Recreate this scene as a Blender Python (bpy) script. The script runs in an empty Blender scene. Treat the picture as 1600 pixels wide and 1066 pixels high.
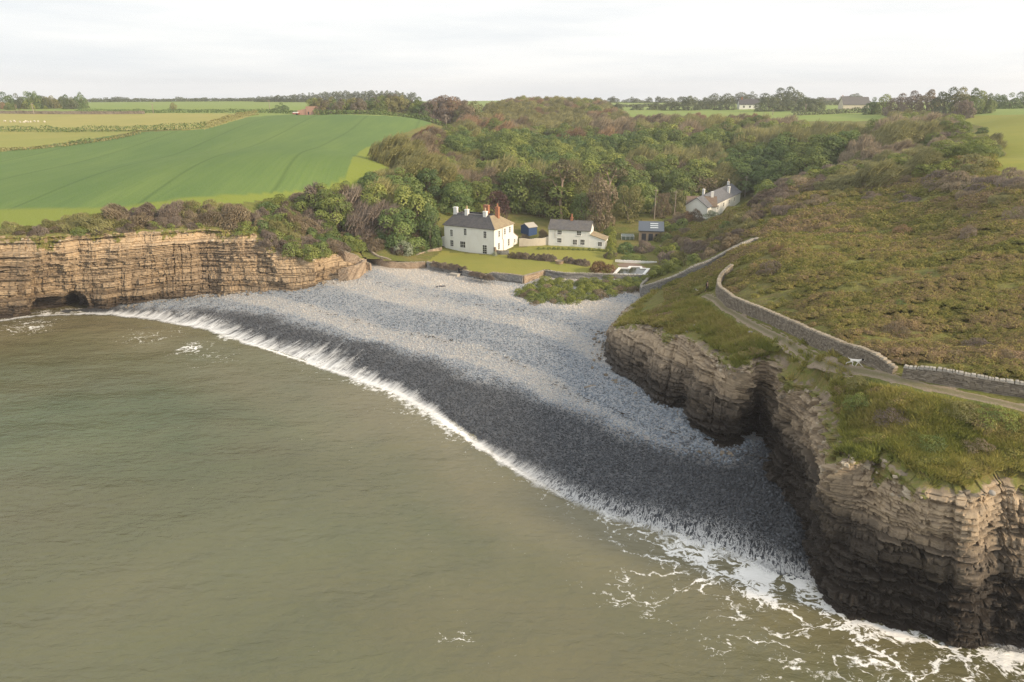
import bpy, bmesh, math, random
import numpy as np
from mathutils import Vector, Matrix

random.seed(7); RNG = np.random.default_rng(11)
SC = bpy.context.scene
COL = SC.collection
R = math.radians

# ------------------------------------------------------------------ camera
CAM_Z = 40.0
PITCH = 19.84
cam_d = bpy.data.cameras.new('camera')
cam = bpy.data.objects.new('camera', cam_d)
COL.objects.link(cam)
cam.location = (0, 0, CAM_Z)
cam.rotation_euler = (R(90 - PITCH), 0, 0)
cam_d.sensor_width = 36; cam_d.lens = 24
cam_d.clip_start = 0.5; cam_d.clip_end = 20000
SC.camera = cam

# ------------------------------------------------------------------ sun and sky
SUN_DIR = Vector((0.89, -0.43, 0.45)).normalized()      # towards the sun
SUN_EL = math.asin(SUN_DIR.z)
SUN_AZ = math.atan2(SUN_DIR.x, SUN_DIR.y)
sun_d = bpy.data.lights.new('sun', 'SUN')
sun_d.energy = 4.0; sun_d.angle = R(7); sun_d.color = (1.0, 0.80, 0.56)
sun = bpy.data.objects.new('sun', sun_d); COL.objects.link(sun)
sun.location = (200, -60, 120)
sun.rotation_euler = SUN_DIR.to_track_quat('Z', 'Y').to_euler()

world = bpy.data.worlds.new('World'); SC.world = world; world.use_nodes = True
wn = world.node_tree.nodes; wl = world.node_tree.links; wn.clear()
def wnode(t, **k):
    n = wn.new(t)
    for a, b in k.items(): setattr(n, a, b)
    return n
w_out = wnode('ShaderNodeOutputWorld'); w_bg = wnode('ShaderNodeBackground')
w_sky = wnode('ShaderNodeTexSky', sky_type='NISHITA', sun_disc=False)
w_sky.sun_elevation = SUN_EL; w_sky.sun_rotation = SUN_AZ
w_sky.air_density = 1.0; w_sky.dust_density = 2.0; w_sky.ozone_density = 1.0
w_tc = wnode('ShaderNodeTexCoord'); w_map = wnode('ShaderNodeMapping')
w_map.inputs['Scale'].default_value = (1.0, 1.0, 9.0); w_map.inputs['Rotation'].default_value = (0.05, -0.06, 0.3)
w_no = wnode('ShaderNodeTexNoise'); w_no.inputs['Scale'].default_value = 2.3; w_no.inputs['Detail'].default_value = 6; w_no.inputs['Roughness'].default_value = 0.55
w_cr = wnode('ShaderNodeValToRGB')
w_cr.color_ramp.elements[0].position = 0.30; w_cr.color_ramp.elements[0].color = (7.3, 7.6, 7.85, 1)
w_cr.color_ramp.elements[1].position = 0.72; w_cr.color_ramp.elements[1].color = (9.9, 9.75, 9.4, 1)
w_mix = wnode('ShaderNodeMix', data_type='RGBA'); w_mix.inputs[0].default_value = 0.93
wl.new(w_tc.outputs['Generated'], w_map.inputs[0]); wl.new(w_map.outputs[0], w_no.inputs['Vector'])
wl.new(w_no.outputs[0], w_cr.inputs[0]); wl.new(w_sky.outputs[0], w_mix.inputs[6]); wl.new(w_cr.outputs[0], w_mix.inputs[7])
wl.new(w_mix.outputs[2], w_bg.inputs[0]); w_bg.inputs[1].default_value = 0.098
wl.new(w_bg.outputs[0], w_out.inputs[0])

vs = SC.view_settings
SC.display_settings.display_device = 'sRGB'
vs.view_transform = 'Standard'; vs.look = 'None'; vs.exposure = 0.33; vs.gamma = 1.0; vs.use_curve_mapping = False
SC.cycles.max_bounces = 6; SC.cycles.diffuse_bounces = 3; SC.cycles.glossy_bounces = 2
SC.cycles.transmission_bounces = 2; SC.cycles.transparent_max_bounces = 4; SC.cycles.volume_bounces = 0
SC.cycles.use_denoising = True; SC.cycles.denoiser = 'OPENIMAGEDENOISE'; SC.cycles.denoising_prefilter = 'NONE'; SC.cycles.caustics_reflective = False; SC.cycles.caustics_refractive = False

# ------------------------------------------------------------------ survey: sight lines from the camera station to the land
CP, SP = math.cos(R(PITCH)), math.sin(R(PITCH))
FP = 800.0 / (18.0 / 24.0)
def ray(px, py):
    u = (px - 800.0) / FP; v = (533.0 - py) / FP
    return u, CP + v * SP, -SP + v * CP
def G(px, py, z):                      # the point of that sight line at height z
    a, b, c = ray(px, py); t = (z - CAM_Z) / c
    return (a * t, b * t, z)
def D(px, py, Y):                      # ... at distance Y
    a, b, c = ray(px, py); t = Y / b
    return (a * t, Y, CAM_Z + c * t)
def PX(x, y, z):
    dz = np.asarray(z) - CAM_Z
    d = y * CP - dz * SP; h = y * SP + dz * CP
    return 800 + FP * x / d, 533 - FP * h / d

# ------------------------------------------------------------------ noise
def _h(ix, iy, seed):
    ix = np.asarray(ix).astype(np.int64); iy = np.asarray(iy).astype(np.int64)
    n = (ix * 374761393 + iy * 668265263 + seed * 974711) & 0xFFFFFFFF
    n = ((n ^ (n >> 13)) * 1274126177) & 0xFFFFFFFF
    n = ((n ^ (n >> 16)) * 2246822519) & 0xFFFFFFFF
    n = n ^ (n >> 15)
    return (n & 0xFFFFFF) / float(0xFFFFFF)
def vn(x, y, seed=0):
    x = np.asarray(x, float); y = np.asarray(y, float) + 0 * x; x = x + 0 * y
    ix = np.floor(x); iy = np.floor(y); fx = x - ix; fy = y - iy
    fx = fx * fx * fx * (fx * (fx * 6 - 15) + 10); fy = fy * fy * fy * (fy * (fy * 6 - 15) + 10)
    a = _h(ix, iy, seed); b = _h(ix + 1, iy, seed); c = _h(ix, iy + 1, seed); d = _h(ix + 1, iy + 1, seed)
    return (a + (b - a) * fx) * (1 - fy) + (c + (d - c) * fx) * fy
def fbm(x, y, seed=0, octv=4, gain=0.5):
    t = 0; a = 1.0; s = 0
    x = np.asarray(x, float); y = np.asarray(y, float)
    for o in range(octv):
        t = t + a * (vn(x * 2 ** o + 3.7 * o, y * 2 ** o - 1.3 * o, seed + o * 17) * 2 - 1); s += a; a *= gain
    return t / s
def sstep(a, b, x):
    t = np.clip((np.asarray(x, float) - a) / (b - a), 0, 1); return t * t * (3 - 2 * t)
def inpoly(px, py, poly):
    px = np.asarray(px, float); py = np.asarray(py, float); r = np.zeros(px.shape, bool)
    n = len(poly); j = n - 1
    for i in range(n):
        xi, yi = poly[i][:2]; xj, yj = poly[j][:2]
        if yi != yj:
            r ^= ((yi > py) != (yj > py)) & (px < (xj - xi) * (py - yi) / (yj - yi) + xi)
        j = i
    return r
def polydist(x, y, pl, closed=False):
    """distance to a polyline, arc length of the nearest point, signed side (left > 0)"""
    x = np.asarray(x, float); y = np.asarray(y, float)
    best = np.full(x.shape, 1e9); arc = np.zeros(x.shape); side = np.zeros(x.shape); acc = 0.0
    pts = list(pl) + ([pl[0]] if closed else [])
    for (ax, ay), (bx, by) in zip([p[:2] for p in pts[:-1]], [p[:2] for p in pts[1:]]):
        dx, dy = bx - ax, by - ay; L2 = dx * dx + dy * dy; L = math.sqrt(L2) or 1e-9
        t = np.clip(((x - ax) * dx + (y - ay) * dy) / (L2 or 1e-9), 0, 1)
        qx = ax + t * dx; qy = ay + t * dy
        d = np.hypot(x - qx, y - qy); m = d < best
        cr = dx * (y - ay) - dy * (x - ax)
        best = np.where(m, d, best); arc = np.where(m, acc + t * L, arc); side = np.where(m, np.sign(cr), side)
        acc += L
    return best, arc, side
def spline(pts, step):
    """Catmull-Rom through n-dim points, resampled at even arc length (first two coordinates)"""
    P = np.array(pts, float); out = []
    Q = np.vstack([2 * P[0] - P[1], P, 2 * P[-1] - P[-2]])
    for i in range(1, len(Q) - 2):
        p0, p1, p2, p3 = Q[i - 1], Q[i], Q[i + 1], Q[i + 2]
        for t in np.linspace(0, 1, 24, endpoint=False):
            out.append(0.5 * (2 * p1 + (p2 - p0) * t + (2 * p0 - 5 * p1 + 4 * p2 - p3) * t * t + (3 * p1 - p0 - 3 * p2 + p3) * t ** 3))
    out.append(P[-1]); out = np.array(out)
    s = np.concatenate([[0], np.cumsum(np.hypot(*np.diff(out[:, :2], axis=0).T))])
    ns = np.linspace(0, s[-1], max(2, int(s[-1] / step)))
    return np.stack([np.interp(ns, s, out[:, k]) for k in range(out.shape[1])], 1), ns

# ------------------------------------------------------------------ mesh helpers
def mesh_from(name, V, F, mat=None, smooth=True, attrs=None, mats=None, midx=None):
    V = np.asarray(V, np.float32); me = bpy.data.meshes.new(name)
    if not isinstance(F, (list, tuple)): F = [F]
    F = [np.asarray(f, np.int32) for f in F if len(f)]
    nf = sum(len(f) for f in F); nl = sum(f.size for f in F)
    me.vertices.add(len(V)); me.vertices.foreach_set('co', V.ravel())
    me.loops.add(nl); me.polygons.add(nf)
    if nf:
        me.loops.foreach_set('vertex_index', np.concatenate([f.ravel() for f in F]))
        tot = np.concatenate([np.full(len(f), f.shape[1], np.int32) for f in F])
        st = np.concatenate([[0], np.cumsum(tot)[:-1]]).astype(np.int32)
        me.polygons.foreach_set('loop_start', st)
        me.polygons.foreach_set('loop_total', tot)
        me.polygons.foreach_set('use_smooth', np.full(nf, bool(smooth)))
        if midx is not None: me.polygons.foreach_set('material_index', np.asarray(midx, np.int32))
    for m in (mats or ([mat] if mat else [])): me.materials.append(m)
    for k, a in (attrs or {}).items():
        a = np.asarray(a, np.float32)
        if a.ndim == 1: at = me.attributes.new(k, 'FLOAT', 'POINT'); at.data.foreach_set('value', a)
        elif a.shape[1] == 3: at = me.attributes.new(k, 'FLOAT_VECTOR', 'POINT'); at.data.foreach_set('vector', a.ravel())
        else: at = me.attributes.new(k, 'FLOAT_COLOR', 'POINT'); at.data.foreach_set('color', a.ravel())
    me.update(calc_edges=True)
    return me
def put(name, me, parent=None, label=None, cat=None, group=None, kind=None, loc=None):
    o = bpy.data.objects.new(name, me); COL.objects.link(o)
    if parent is not None: o.parent = parent
    if loc is not None: o.location = loc
    tag(o, label, cat, group, kind); return o
def tag(o, label=None, cat=None, group=None, kind=None):
    if label: o['label'] = label
    if cat: o['category'] = cat
    if group: o['group'] = group
    if kind: o['kind'] = kind
def empty(name, loc, label, cat, group=None, rotz=0):
    o = bpy.data.objects.new(name, None); COL.objects.link(o); o.location = loc; o.rotation_euler = (0, 0, rotz)
    o.empty_display_size = 0.5
    tag(o, label, cat, group); return o
def grid_faces(nr, nc, off=0):
    i = np.arange(nr - 1)[:, None] * nc + np.arange(nc - 1)[None, :]; i = i.ravel() + off
    return np.stack([i, i + 1, i + nc + 1, i + nc], 1)

# a small collector of boxes / prisms / tubes -> one mesh
class MB:
    def __init__(s): s.v = []; s.q = []; s.t = []
    def quad(s, a, b, c, d):
        n = len(s.v); s.v += [a, b, c, d]; s.q.append((n, n + 1, n + 2, n + 3))
    def tri(s, a, b, c):
        n = len(s.v); s.v += [a, b, c]; s.t.append((n, n + 1, n + 2))
    def hexa(s, p):                 # 8 points: bottom loop then top loop
        n = len(s.v); s.v += [tuple(x) for x in p]
        for f in ((3, 2, 1, 0), (4, 5, 6, 7), (0, 1, 5, 4), (1, 2, 6, 5), (2, 3, 7, 6), (3, 0, 4, 7)): s.q.append(tuple(n + k for k in f))
    def box(s, x0, x1, y0, y1, z0, z1):
        s.hexa([(x0, y0, z0), (x1, y0, z0), (x1, y1, z0), (x0, y1, z0), (x0, y0, z1), (x1, y0, z1), (x1, y1, z1), (x0, y1, z1)])
    def tube(s, pts, rad, n=8, cap=True):
        pts = [Vector(p) for p in pts]; rad = rad if isinstance(rad, (list, tuple)) else [rad] * len(pts); rings = []
        for i, p in enumerate(pts):
            d = (pts[min(i + 1, len(pts) - 1)] - pts[max(i - 1, 0)]).normalized()
            a = d.cross(Vector((0.31, 0.95, 0.05))).normalized(); b = d.cross(a)
            k = len(s.v)
            for j in range(n):
                w = 2 * math.pi * j / n; s.v.append(tuple(p + (a * math.cos(w) + b * math.sin(w)) * rad[i]))
            rings.append(k)
        for a, b in zip(rings[:-1], rings[1:]):
            for j in range(n): s.q.append((a + j, a + (j + 1) % n, b + (j + 1) % n, b + j))
        if cap:
            for r0 in (rings[0], rings[-1]):
                for j in range(1, n - 1): s.t.append((r0, r0 + j, r0 + j + 1))
    def mesh(s, name, mat, smooth=False):
        return mesh_from(name, np.array(s.v), [np.array(s.q, int).reshape(-1, 4), np.array(s.t, int).reshape(-1, 3)], mat, smooth)
    def build(s, name, mat, parent=None, smooth=False, **k):
        return put(name, s.mesh(name, mat, smooth), parent, **k)

# ------------------------------------------------------------------ materials
class NT:
    def __init__(s, name):
        s.m = bpy.data.materials.new(name); s.m.use_nodes = True; s.n = s.m.node_tree.nodes; s.l = s.m.node_tree.links; s.n.clear()
        s.out = s.n.new('ShaderNodeOutputMaterial')
    def add(s, t, ins=None, **k):
        n = s.n.new(t)
        for a, b in k.items(): setattr(n, a, b)
        for a, b in (ins or {}).items(): s.put(n.inputs[a], b)
        return n
    def put(s, sock, v):
        if isinstance(v, bpy.types.NodeSocket): s.l.new(v, sock)
        elif hasattr(v, 'outputs'): s.l.new(v.outputs[0], sock)
        else:
            if isinstance(v, (tuple, list)) and len(v) == 3 and sock.type == 'RGBA': v = tuple(v) + (1,)
            sock.default_value = v
    def attr(s, name, t='GEOMETRY', o='Fac'): return s.add('ShaderNodeAttribute', attribute_name=name, attribute_type=t).outputs[o]
    def pos(s): return s.add('ShaderNodeNewGeometry').outputs['Position']
    def mapv(s, v, scale=(1, 1, 1), rot=(0, 0, 0)): return s.add('ShaderNodeMapping', {0: v, 'Scale': scale, 'Rotation': rot}).outputs[0]
    def noise(s, v, scale, detail=4, rough=0.55, dist=0.0, o=0): return s.add('ShaderNodeTexNoise', {'Vector': v, 'Scale': scale, 'Detail': detail, 'Roughness': rough, 'Distortion': dist}).outputs[o]
    def voro(s, v, scale, feature='F1', o='Distance', rnd=1.0): return s.add('ShaderNodeTexVoronoi', {'Vector': v, 'Scale': scale, 'Randomness': rnd}, feature=feature).outputs[o]
    def ramp(s, f, stops, interp='LINEAR'):
        n = s.add('ShaderNodeValToRGB', {0: f}); n.color_ramp.interpolation = interp; e = n.color_ramp.elements
        while len(e) < len(stops): e.new(0.5)
        for x, (p, c) in zip(e, stops):
            x.position = p; x.color = (c, c, c, 1) if isinstance(c, (int, float)) else tuple(c) + (1,)
        return n.outputs[0]
    def mix(s, f, a, b, mode='MIX'): return s.add('ShaderNodeMix', {0: f, 6: a, 7: b}, data_type='RGBA', blend_type=mode).outputs[2]
    def math(s, op, a, b=0.0, c=0.0, clamp=False): return s.add('ShaderNodeMath', {0: a, 1: b, 2: c}, operation=op, use_clamp=clamp).outputs[0]
    def mr(s, v, a, b, c=0.0, d=1.0): return s.add('ShaderNodeMapRange', {0: v, 1: a, 2: b, 3: c, 4: d}).outputs[0]
    def bump(s, h, strength=0.5, dist=0.1, n=None):
        i = {'Height': h, 'Strength': strength, 'Distance': dist}
        if n is not None: i['Normal'] = n
        return s.add('ShaderNodeBump', i).outputs[0]
    def bsdf(s, col, rough=0.9, spec=0.2, normal=None, **k):
        i = {'Base Color': col, 'Roughness': rough, 'Specular IOR Level': spec}
        if normal is not None: i['Normal'] = normal
        i.update(k); b = s.add('ShaderNodeBsdfPrincipled', i); s.l.new(b.outputs[0], s.out.inputs[0]); return s.m
# ------------------------------------------------------------------ survey of the coast (sight lines -> points)
LEFT_BASE = [G(0, 502, -.3), G(60, 489, -.2), G(130, 485, -.1), G(190, 478, .2), G(250, 470, .6), G(310, 460, 1.2), G(360, 456, 1.7), G(400, 454, 2.0), G(440, 454, 2.3),
             G(468, 454, 2.5), G(488, 449, 2.8), G(500, 440, 3.1), G(520, 437, 3.4), G(540, 433, 3.7), G(575, 425, 4.2)]
LEFT_RIM = [G(0, 373, 15.3), G(60, 371, 15.2), G(125, 369, 15.0), G(190, 366, 14.8), G(250, 363, 14.6), G(300, 361, 14.3), G(350, 363, 13.9), G(395, 368, 13.0), G(425, 386, 10.8),
            G(460, 395, 9.4), G(480, 401, 9.0), G(502, 402, 8.6), G(522, 394, 8.6), G(545, 397, 7.8), G(570, 402, 6.4)]
b0 = LEFT_BASE[0]; r0 = LEFT_RIM[0]
LEFT_BASE = [(b0[0] - 75, b0[1] - 42, -1), (b0[0] - 30, b0[1] - 16, -.6)] + LEFT_BASE
LEFT_RIM = [(r0[0] - 75, r0[1] - 38, 16.2), (r0[0] - 30, r0[1] - 13, 15.6)] + LEFT_RIM
HEAD = [((1004, 470, 4.5), (1006, 462, 5.6)), ((975, 490, 4.2), (982, 478, 6.2)), ((955, 520, 3.6), (964, 497, 6.8)), ((949, 560, 3.0), (957, 511, 7.2)),
        ((957, 585, 2.8), (976, 509, 8.0)), ((985, 599, 2.6), (1005, 515, 8.7)), ((1016, 627, 2.4), (1032, 522, 9.4)), ((1045, 641, 2.2), (1058, 526, 10.0)),
        ((1070, 643, 2.1), (1080, 532, 10.6)), ((1082, 672, 1.9), (1092, 545, 10.8)), ((1110, 694, 1.7), (1118, 562, 11.0)), ((1140, 699, 1.6), (1145, 575, 11.3)),
        ((1165, 680, 1.5), (1170, 580, 11.6)), ((1187, 672, 1.5), (1194, 566, 12.0)), ((1204, 700, 1.4), (1222, 592, 11.8)), ((1206, 737, 1.2), (1245, 606, 11.9)),
        ((1222, 765, .9), (1266, 622, 12.0)), ((1240, 800, .6), (1275, 652, 12.0)), ((1256, 845, .2), (1287, 692, 12.2)), ((1263, 885, -.1), (1299, 722, 12.5)),
        ((1275, 935, -.2), (1325, 714, 13.0)), ((1310, 968, -.2), (1360, 714, 13.0)), ((1370, 983, -.2), (1402, 745, 12.7)), ((1440, 990, -.2), (1450, 772, 12.5)),
        ((1500, 1015, -.2), (1520, 785, 12.7)), ((1560, 1024, -.2), (1570, 770, 12.9)), ((1640, 1035, -.2), (1650, 772, 12.9))]
HEAD_BASE = [G(*a) for a, b in HEAD] + [(58, 32, -.4), (85, 14, -.6), (120, -20, -.6)]
HEAD_RIM = [G(*b) for a, b in HEAD] + [(59, 36, 13.2), (87, 18, 14), (122, -16, 15)]
GARDEN_LINE = [G(*p) for p in [(571, 418, 4.6), (585, 419, 4.5), (607, 421, 4.4), (664, 421, 4.2), (703, 426, 4.1), (719, 431, 4.0), (762, 438, 4.0), (817, 444, 4.0),
               (852, 428, 4.6), (882, 433, 4.6), (1012, 437, 4.8), (1001, 456, 4.6), (1006, 467, 4.6)]]
PATH = [G(*p) for p in [(1100, 462, 11.5), (1112, 468, 11.9), (1130, 482, 12.5), (1170, 504, 13.3), (1230, 534, 14.1), (1290, 563, 15.0), (1340, 577, 15.6), (1400, 593, 15.9), (1450, 605, 16.0), (1530, 622, 16.0), (1600, 637, 16.0), (1700, 660, 16.0)]]
WALL_A = [G(*p) for p in [(1142, 424, 13.4), (1128, 438, 13.0), (1122, 450, 12.8), (1124, 461, 12.9), (1134, 472, 13.1), (1150, 482, 13.3), (1200, 503, 14.0), (1250, 525, 14.8), (1300, 546, 15.6), (1360, 569, 16.1), (1398, 581, 16.3)]]
WALL_A2 = [G(*p) for p in [(1410, 586, 16.3), (1470, 598, 16.3), (1540, 610, 16.3), (1600, 620, 16.3), (1700, 638, 16.3)]]
WALL_B = [G(*p) for p in [(1003, 467, 4.7), (1022, 459, 6.0), (1045, 448, 7.3), (1060, 440, 8.1), (1085, 427, 9.7), (1110, 415, 11.0), (1150, 395, 12.5), (1183, 379, 13.4)]]
SHORE = [G(*p, 0) for p in [(-120, 520), (-20, 505), (60, 494), (130, 491), (180, 492), (250, 500), (330, 515), (400, 540), (450, 557), (500, 573), (560, 592), (620, 612), (680, 645), (740, 690), (800, 728), (850, 757),
                           (900, 782), (960, 806), (1020, 826), (1100, 852), (1180, 880), (1262, 905)]] + [(40, 41.0, 0)]
SHORE_ARC = np.concatenate([[0], np.cumsum(np.hypot(*np.diff(np.array(SHORE)[:, :2], axis=0).T))])
SWASH_W = [2, 2, 2, 3, 8, 11.5, 12, 11.5, 11, 10, 8.5, 3.6, 2.2, 2.2, 3, 4, 4.5, 4.8, 5.4, 6, 6, 5, 4]
BREAK_W = [.3, .3, .3, .4, .6, .8, .85, .8, .8, .8, .85, .9, .9, .9, .85, .6, .42, .32, .25, .2, .2, .2, .2]
WET = [G(*p) for p in [(200, 478, .3), (250, 476, .7), (290, 482, .9), (330, 480, 1.0), (375, 482, 1.1), (440, 492, 1.2), (450, 500, 1.1), (495, 507, 1.1), (560, 525, 1.2), (640, 550, 1.3), (700, 566, 1.4), (760, 590, 1.4), (800, 602, 1.4),
                       (880, 628, 1.4), (950, 655, 1.3), (1010, 682, 1.3), (1060, 700, 1.3), (1110, 712, 1.25), (1150, 708, 1.3), (1200, 690, 1.4)]]

def K(px, py, Y, h):
    p = D(px, py, Y); return (p[0], p[1], p[2] - h)
CT = []
CT += LEFT_RIM[::1] + HEAD_RIM
CT += [D(*p) for p in [(0, 340, 137), (200, 326, 146), (400, 298, 166), (530, 272, 186), (300, 240, 229), (120, 260, 205), (0, 238, 238), (490, 180, 380), (650, 186, 350), (600, 230, 245), (604, 268, 190),
                       (100, 205, 310), (0, 178, 400), (300, 184, 370), (150, 160, 800), (400, 160, 800), (700, 168, 600), (1590, 270, 133), (1590, 185, 260), (1590, 225, 180), (1520, 205, 230),
                       (1600, 560, 57), (1600, 450, 75), (1600, 370, 95), (1600, 300, 115), (1400, 450, 80), (1250, 450, 88), (1400, 400, 98), (1400, 370, 115), (1250, 382, 112),
                       (1400, 330, 130), (1300, 330, 140), (1200, 330, 150), (1200, 300, 165), (1400, 280, 150), (1500, 250, 150), (1165, 318, 200), (1480, 545, 64), (1300, 500, 74), (1180, 450, 92)]]
CT += [K(*p) for p in [(650, 205, 260, 6), (640, 240, 215, 5.5), (700, 260, 200, 7), (760, 200, 330, 7), (730, 185, 380, 7), (830, 152, 480, 8), (930, 156, 520, 8), (900, 200, 330, 8), (900, 260, 225, 9), (1050, 172, 400, 7),
                       (1050, 230, 260, 9), (1200, 190, 330, 7), (1200, 235, 235, 9), (1290, 200, 300, 8), (1400, 205, 215, 5), (1300, 245, 185, 5), (1500, 180, 260, 6), (1450, 240, 165, 3), (1530, 222, 170, 4),
                       (500, 290, 170, 5), (560, 280, 178, 7), (610, 285, 172, 8)]]
CT += [G(*p) for p in [(640, 388, 6.5), (600, 385, 8), (690, 393, 5.5), (770, 398, 5.5), (850, 388, 6), (940, 391, 6), (800, 425, 5.2), (900, 425, 5.2), (985, 428, 5.2), (985, 395, 5.6), (1000, 378, 6.6), (960, 345, 8), (1040, 352, 8.6),
                       (820, 370, 6.5), (760, 378, 5.8), (690, 412, 5.3), (667, 410, 5.4), (812, 436, 5.1), (1080, 338, 8.5), (800, 338, 9), (1040, 420, 5.6), (1055, 402, 6.6), (1095, 378, 9), (1110, 440, 11.4), (1085, 470, 11), (1050, 490, 10), (1020, 490, 8)]]
CT += [(50, 171, 10.2), (52, 168, 11.6), (54, 168, 12.9), (56, 166.5, 14.2), (56, 185, 7.4), (61, 191, 7.6), (66, 199, 7.8), (72, 208, 8.2), (77, 217, 8.8), (50, 190, 8), (62, 206, 8.5)]
CT += PATH + WALL_A + WALL_A2 + WALL_B
CT += [(20, 230, 9.5), (25, 270, 11.5), (30, 310, 14), (75, 42, 17), (72, 60, 20), (100, 60, 22), (115, 100, 25), (125, 150, 27), (150, 200, 30), (-140, 135, 17), (-170, 190, 20), (-220, 260, 24), (-250, 150, 18), (140, 20, 17)]
for k in range(-66, 67, 12):
    CT += [(900 * math.sin(R(k)), 900 * math.cos(R(k)), 32.3), (620 * math.sin(R(k)), 620 * math.cos(R(k)), 31.5 if abs(k) > 8 else 29)]

class TPS:
    def __init__(s, pts, lam=2e-3):
        P = np.array(pts, float); s.c = P[:, :2] / 100; z = P[:, 2]; n = len(P)
        A = np.zeros((n + 3, n + 3)); A[:n, :n] = s.phi(s.c[:, None] - s.c[None]); A[:n, :n] += lam * np.eye(n)
        A[:n, n] = 1; A[:n, n + 1:] = s.c; A[n, :n] = 1; A[n + 1:, :n] = s.c.T
        s.w = np.linalg.solve(A, np.concatenate([z, [0, 0, 0]])); s.n = n
    def phi(s, d):
        r2 = (d ** 2).sum(-1); return 0.5 * r2 * np.log(r2 + 1e-12)
    def __call__(s, x, y):
        x = np.asarray(x, float); y = np.asarray(y, float); sh = x.shape; q = np.stack([x.ravel(), y.ravel()], 1) / 100; o = np.empty(len(q))
        for i in range(0, len(q), 20000):
            b = q[i:i + 20000]; r2 = (b[:, :1] - s.c[None, :, 0]) ** 2 + (b[:, 1:] - s.c[None, :, 1]) ** 2
            o[i:i + 20000] = 0.5 * (r2 * np.log(r2 + 1e-12)) @ s.w[:s.n] + s.w[s.n] + b @ s.w[s.n + 1:]
        return o.reshape(sh)
def dedupe(pts, eps=0.8):
    out = []
    for p in pts:
        if all((p[0] - q[0]) ** 2 + (p[1] - q[1]) ** 2 > eps * eps for q in out): out.append(p)
    return out
T_RAW = TPS(dedupe(CT), 4e-4)
BUMP_ZONES = {}
LAWN = [G(*p, 5.4) for p in [(668, 409), (690, 394), (770, 400), (800, 392), (858, 386), (942, 390), (958, 396), (954, 428), (880, 428), (852, 424), (817, 434), (762, 430), (720, 420)]]
def groundz(x, y, bumps=True):
    x = np.asarray(x, float); y = np.asarray(y, float); r = np.hypot(x, y)
    z = T_RAW(x, y); f = sstep(650, 1000, r); z = z * (1 - f) + (32.3 - 34 * sstep(920, 1700, r)) * f + fbm(x / 260, y / 260, 5) * 1.5 * sstep(500, 900, r)
    if bumps:
        px, py = PX(x, y, z)
        hw = sstep(1.0, 3.0, polydist(x, y, PATH)[0]) * (x > 10) * sstep(150, 120, y) * sstep(4, 12, x)
        z = z + hw * (fbm(x / 7, y / 3.4, 31, 4) * 0.75 + 0.18 * fbm(x / 1.3, y / 1.1, 35, 3))
        z = z + 0.05 * fbm(x / 2, y / 2, 37, 2) * sstep(250, 100, r)
    return z

# bay = everything seaward of the cliff shoulders and of the garden wall
def offset_line(pl, d):
    P = np.array(pl)[:, :2]; t = np.gradient(P, axis=0); t /= np.hypot(t[:, 0], t[:, 1])[:, None]
    n = np.stack([-t[:, 1], t[:, 0]], 1); return P + n * d          # landward is on the left of travel
def clean_line(P, base, d):
    # drop points that came too near the original line (folds in concave corners)
    dd = polydist(P[:, 0], P[:, 1], base)[0]
    return P[dd > d * 0.85]
lrim_s, _ = spline([p[:3] for p in LEFT_RIM], 1.0); hrim_s, _ = spline([p[:3] for p in HEAD_RIM], 1.0)
SHL, SHH = 1.6, 1.7
inl = clean_line(offset_line(lrim_s, SHL), lrim_s, SHL); inh = clean_line(offset_line(hrim_s, SHH), hrim_s, SHH)
gl = np.array(GARDEN_LINE)[:, :2]
HOLE = [(-400, 60)] + [(-300, 40)] + [tuple(p) for p in inl] + [tuple(p) for p in gl] + [tuple(p) for p in inh[1:]] + [(200, -120), (-400, -120)]

# ------------------------------------------------------------------ the ground sheet, a fan of cells that grow with distance
ang = np.linspace(R(-57), R(57), 1000)
rad = np.concatenate([[30.0], 30.0 * np.cumprod(np.full(560, 1.0093))]); rad = rad[rad < 2300]
RR, AA = np.meshgrid(rad, ang, indexing='ij'); gx = RR * np.sin(AA); gy = RR * np.cos(AA)
gz = groundz(gx, gy)
hole = inpoly(gx, gy, HOLE)
POLY = {   # field outlines as seen along the sight lines, resolved on the land below
 'crop': [(-300, 372), (-300, 255), (0, 238), (110, 222), (215, 207), (320, 203), (383, 184), (440, 179.5), (500, 178.5), (600, 181.5), (690, 187), (640, 205), (612, 215), (604, 240), (606, 280), (540, 300), (400, 316), (260, 335), (100, 352), (0, 362)],
 'bright': [(538, 280), (550, 246), (574, 230), (620, 224), (620, 290), (536, 292)],
 'pasture_a': [(-300, 255), (-300, 204), (0, 203.5), (215, 206), (110, 222), (0, 238)],
 'pasture_b': [(-300, 201), (-300, 177.5), (0, 177.5), (400, 177.5), (383, 184), (320, 203), (215, 204), (0, 202)],
 'pasture_c': [(80, 176.5), (140, 158.6), (520, 158.6), (520, 176.5)],
 'pasture_d': [(-700, 177), (-700, 147), (520, 147), (2400, 150), (2400, 178), (1520, 181), (1340, 190), (940, 190), (700, 186)],
 'right_field': [(1540, 200), (1500, 192), (1520, 181), (1700, 178), (1700, 300), (1560, 290)],
}
ppx, ppy = PX(gx, gy, gz)
r_ = np.hypot(gx, gy)
far = r_ > 126
region = np.zeros(gx.shape, int)     # 0 ground, 1 crop, 2.. pastures, 5 right field, 6 lawn, 7 path
wob = fbm(gx / 9, gy / 9, 77, 3)
for i, k in enumerate(['crop', 'pasture_a', 'pasture_b', 'pasture_c', 'right_field', 'lawn_', 'path_', 'pasture_d'], 1):
    if k.endswith('_'): continue
    if k == 'pasture_d': region[inpoly(ppx, ppy, POLY[k]) & (r_ > 330) & (region == 0)] = 8; continue
    region[inpoly(ppx + .6 * wob, ppy + .5 * wob, POLY[k]) & far & (gz < 39)] = i
region[inpoly(gx, gy, LAWN)] = 6
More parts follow.
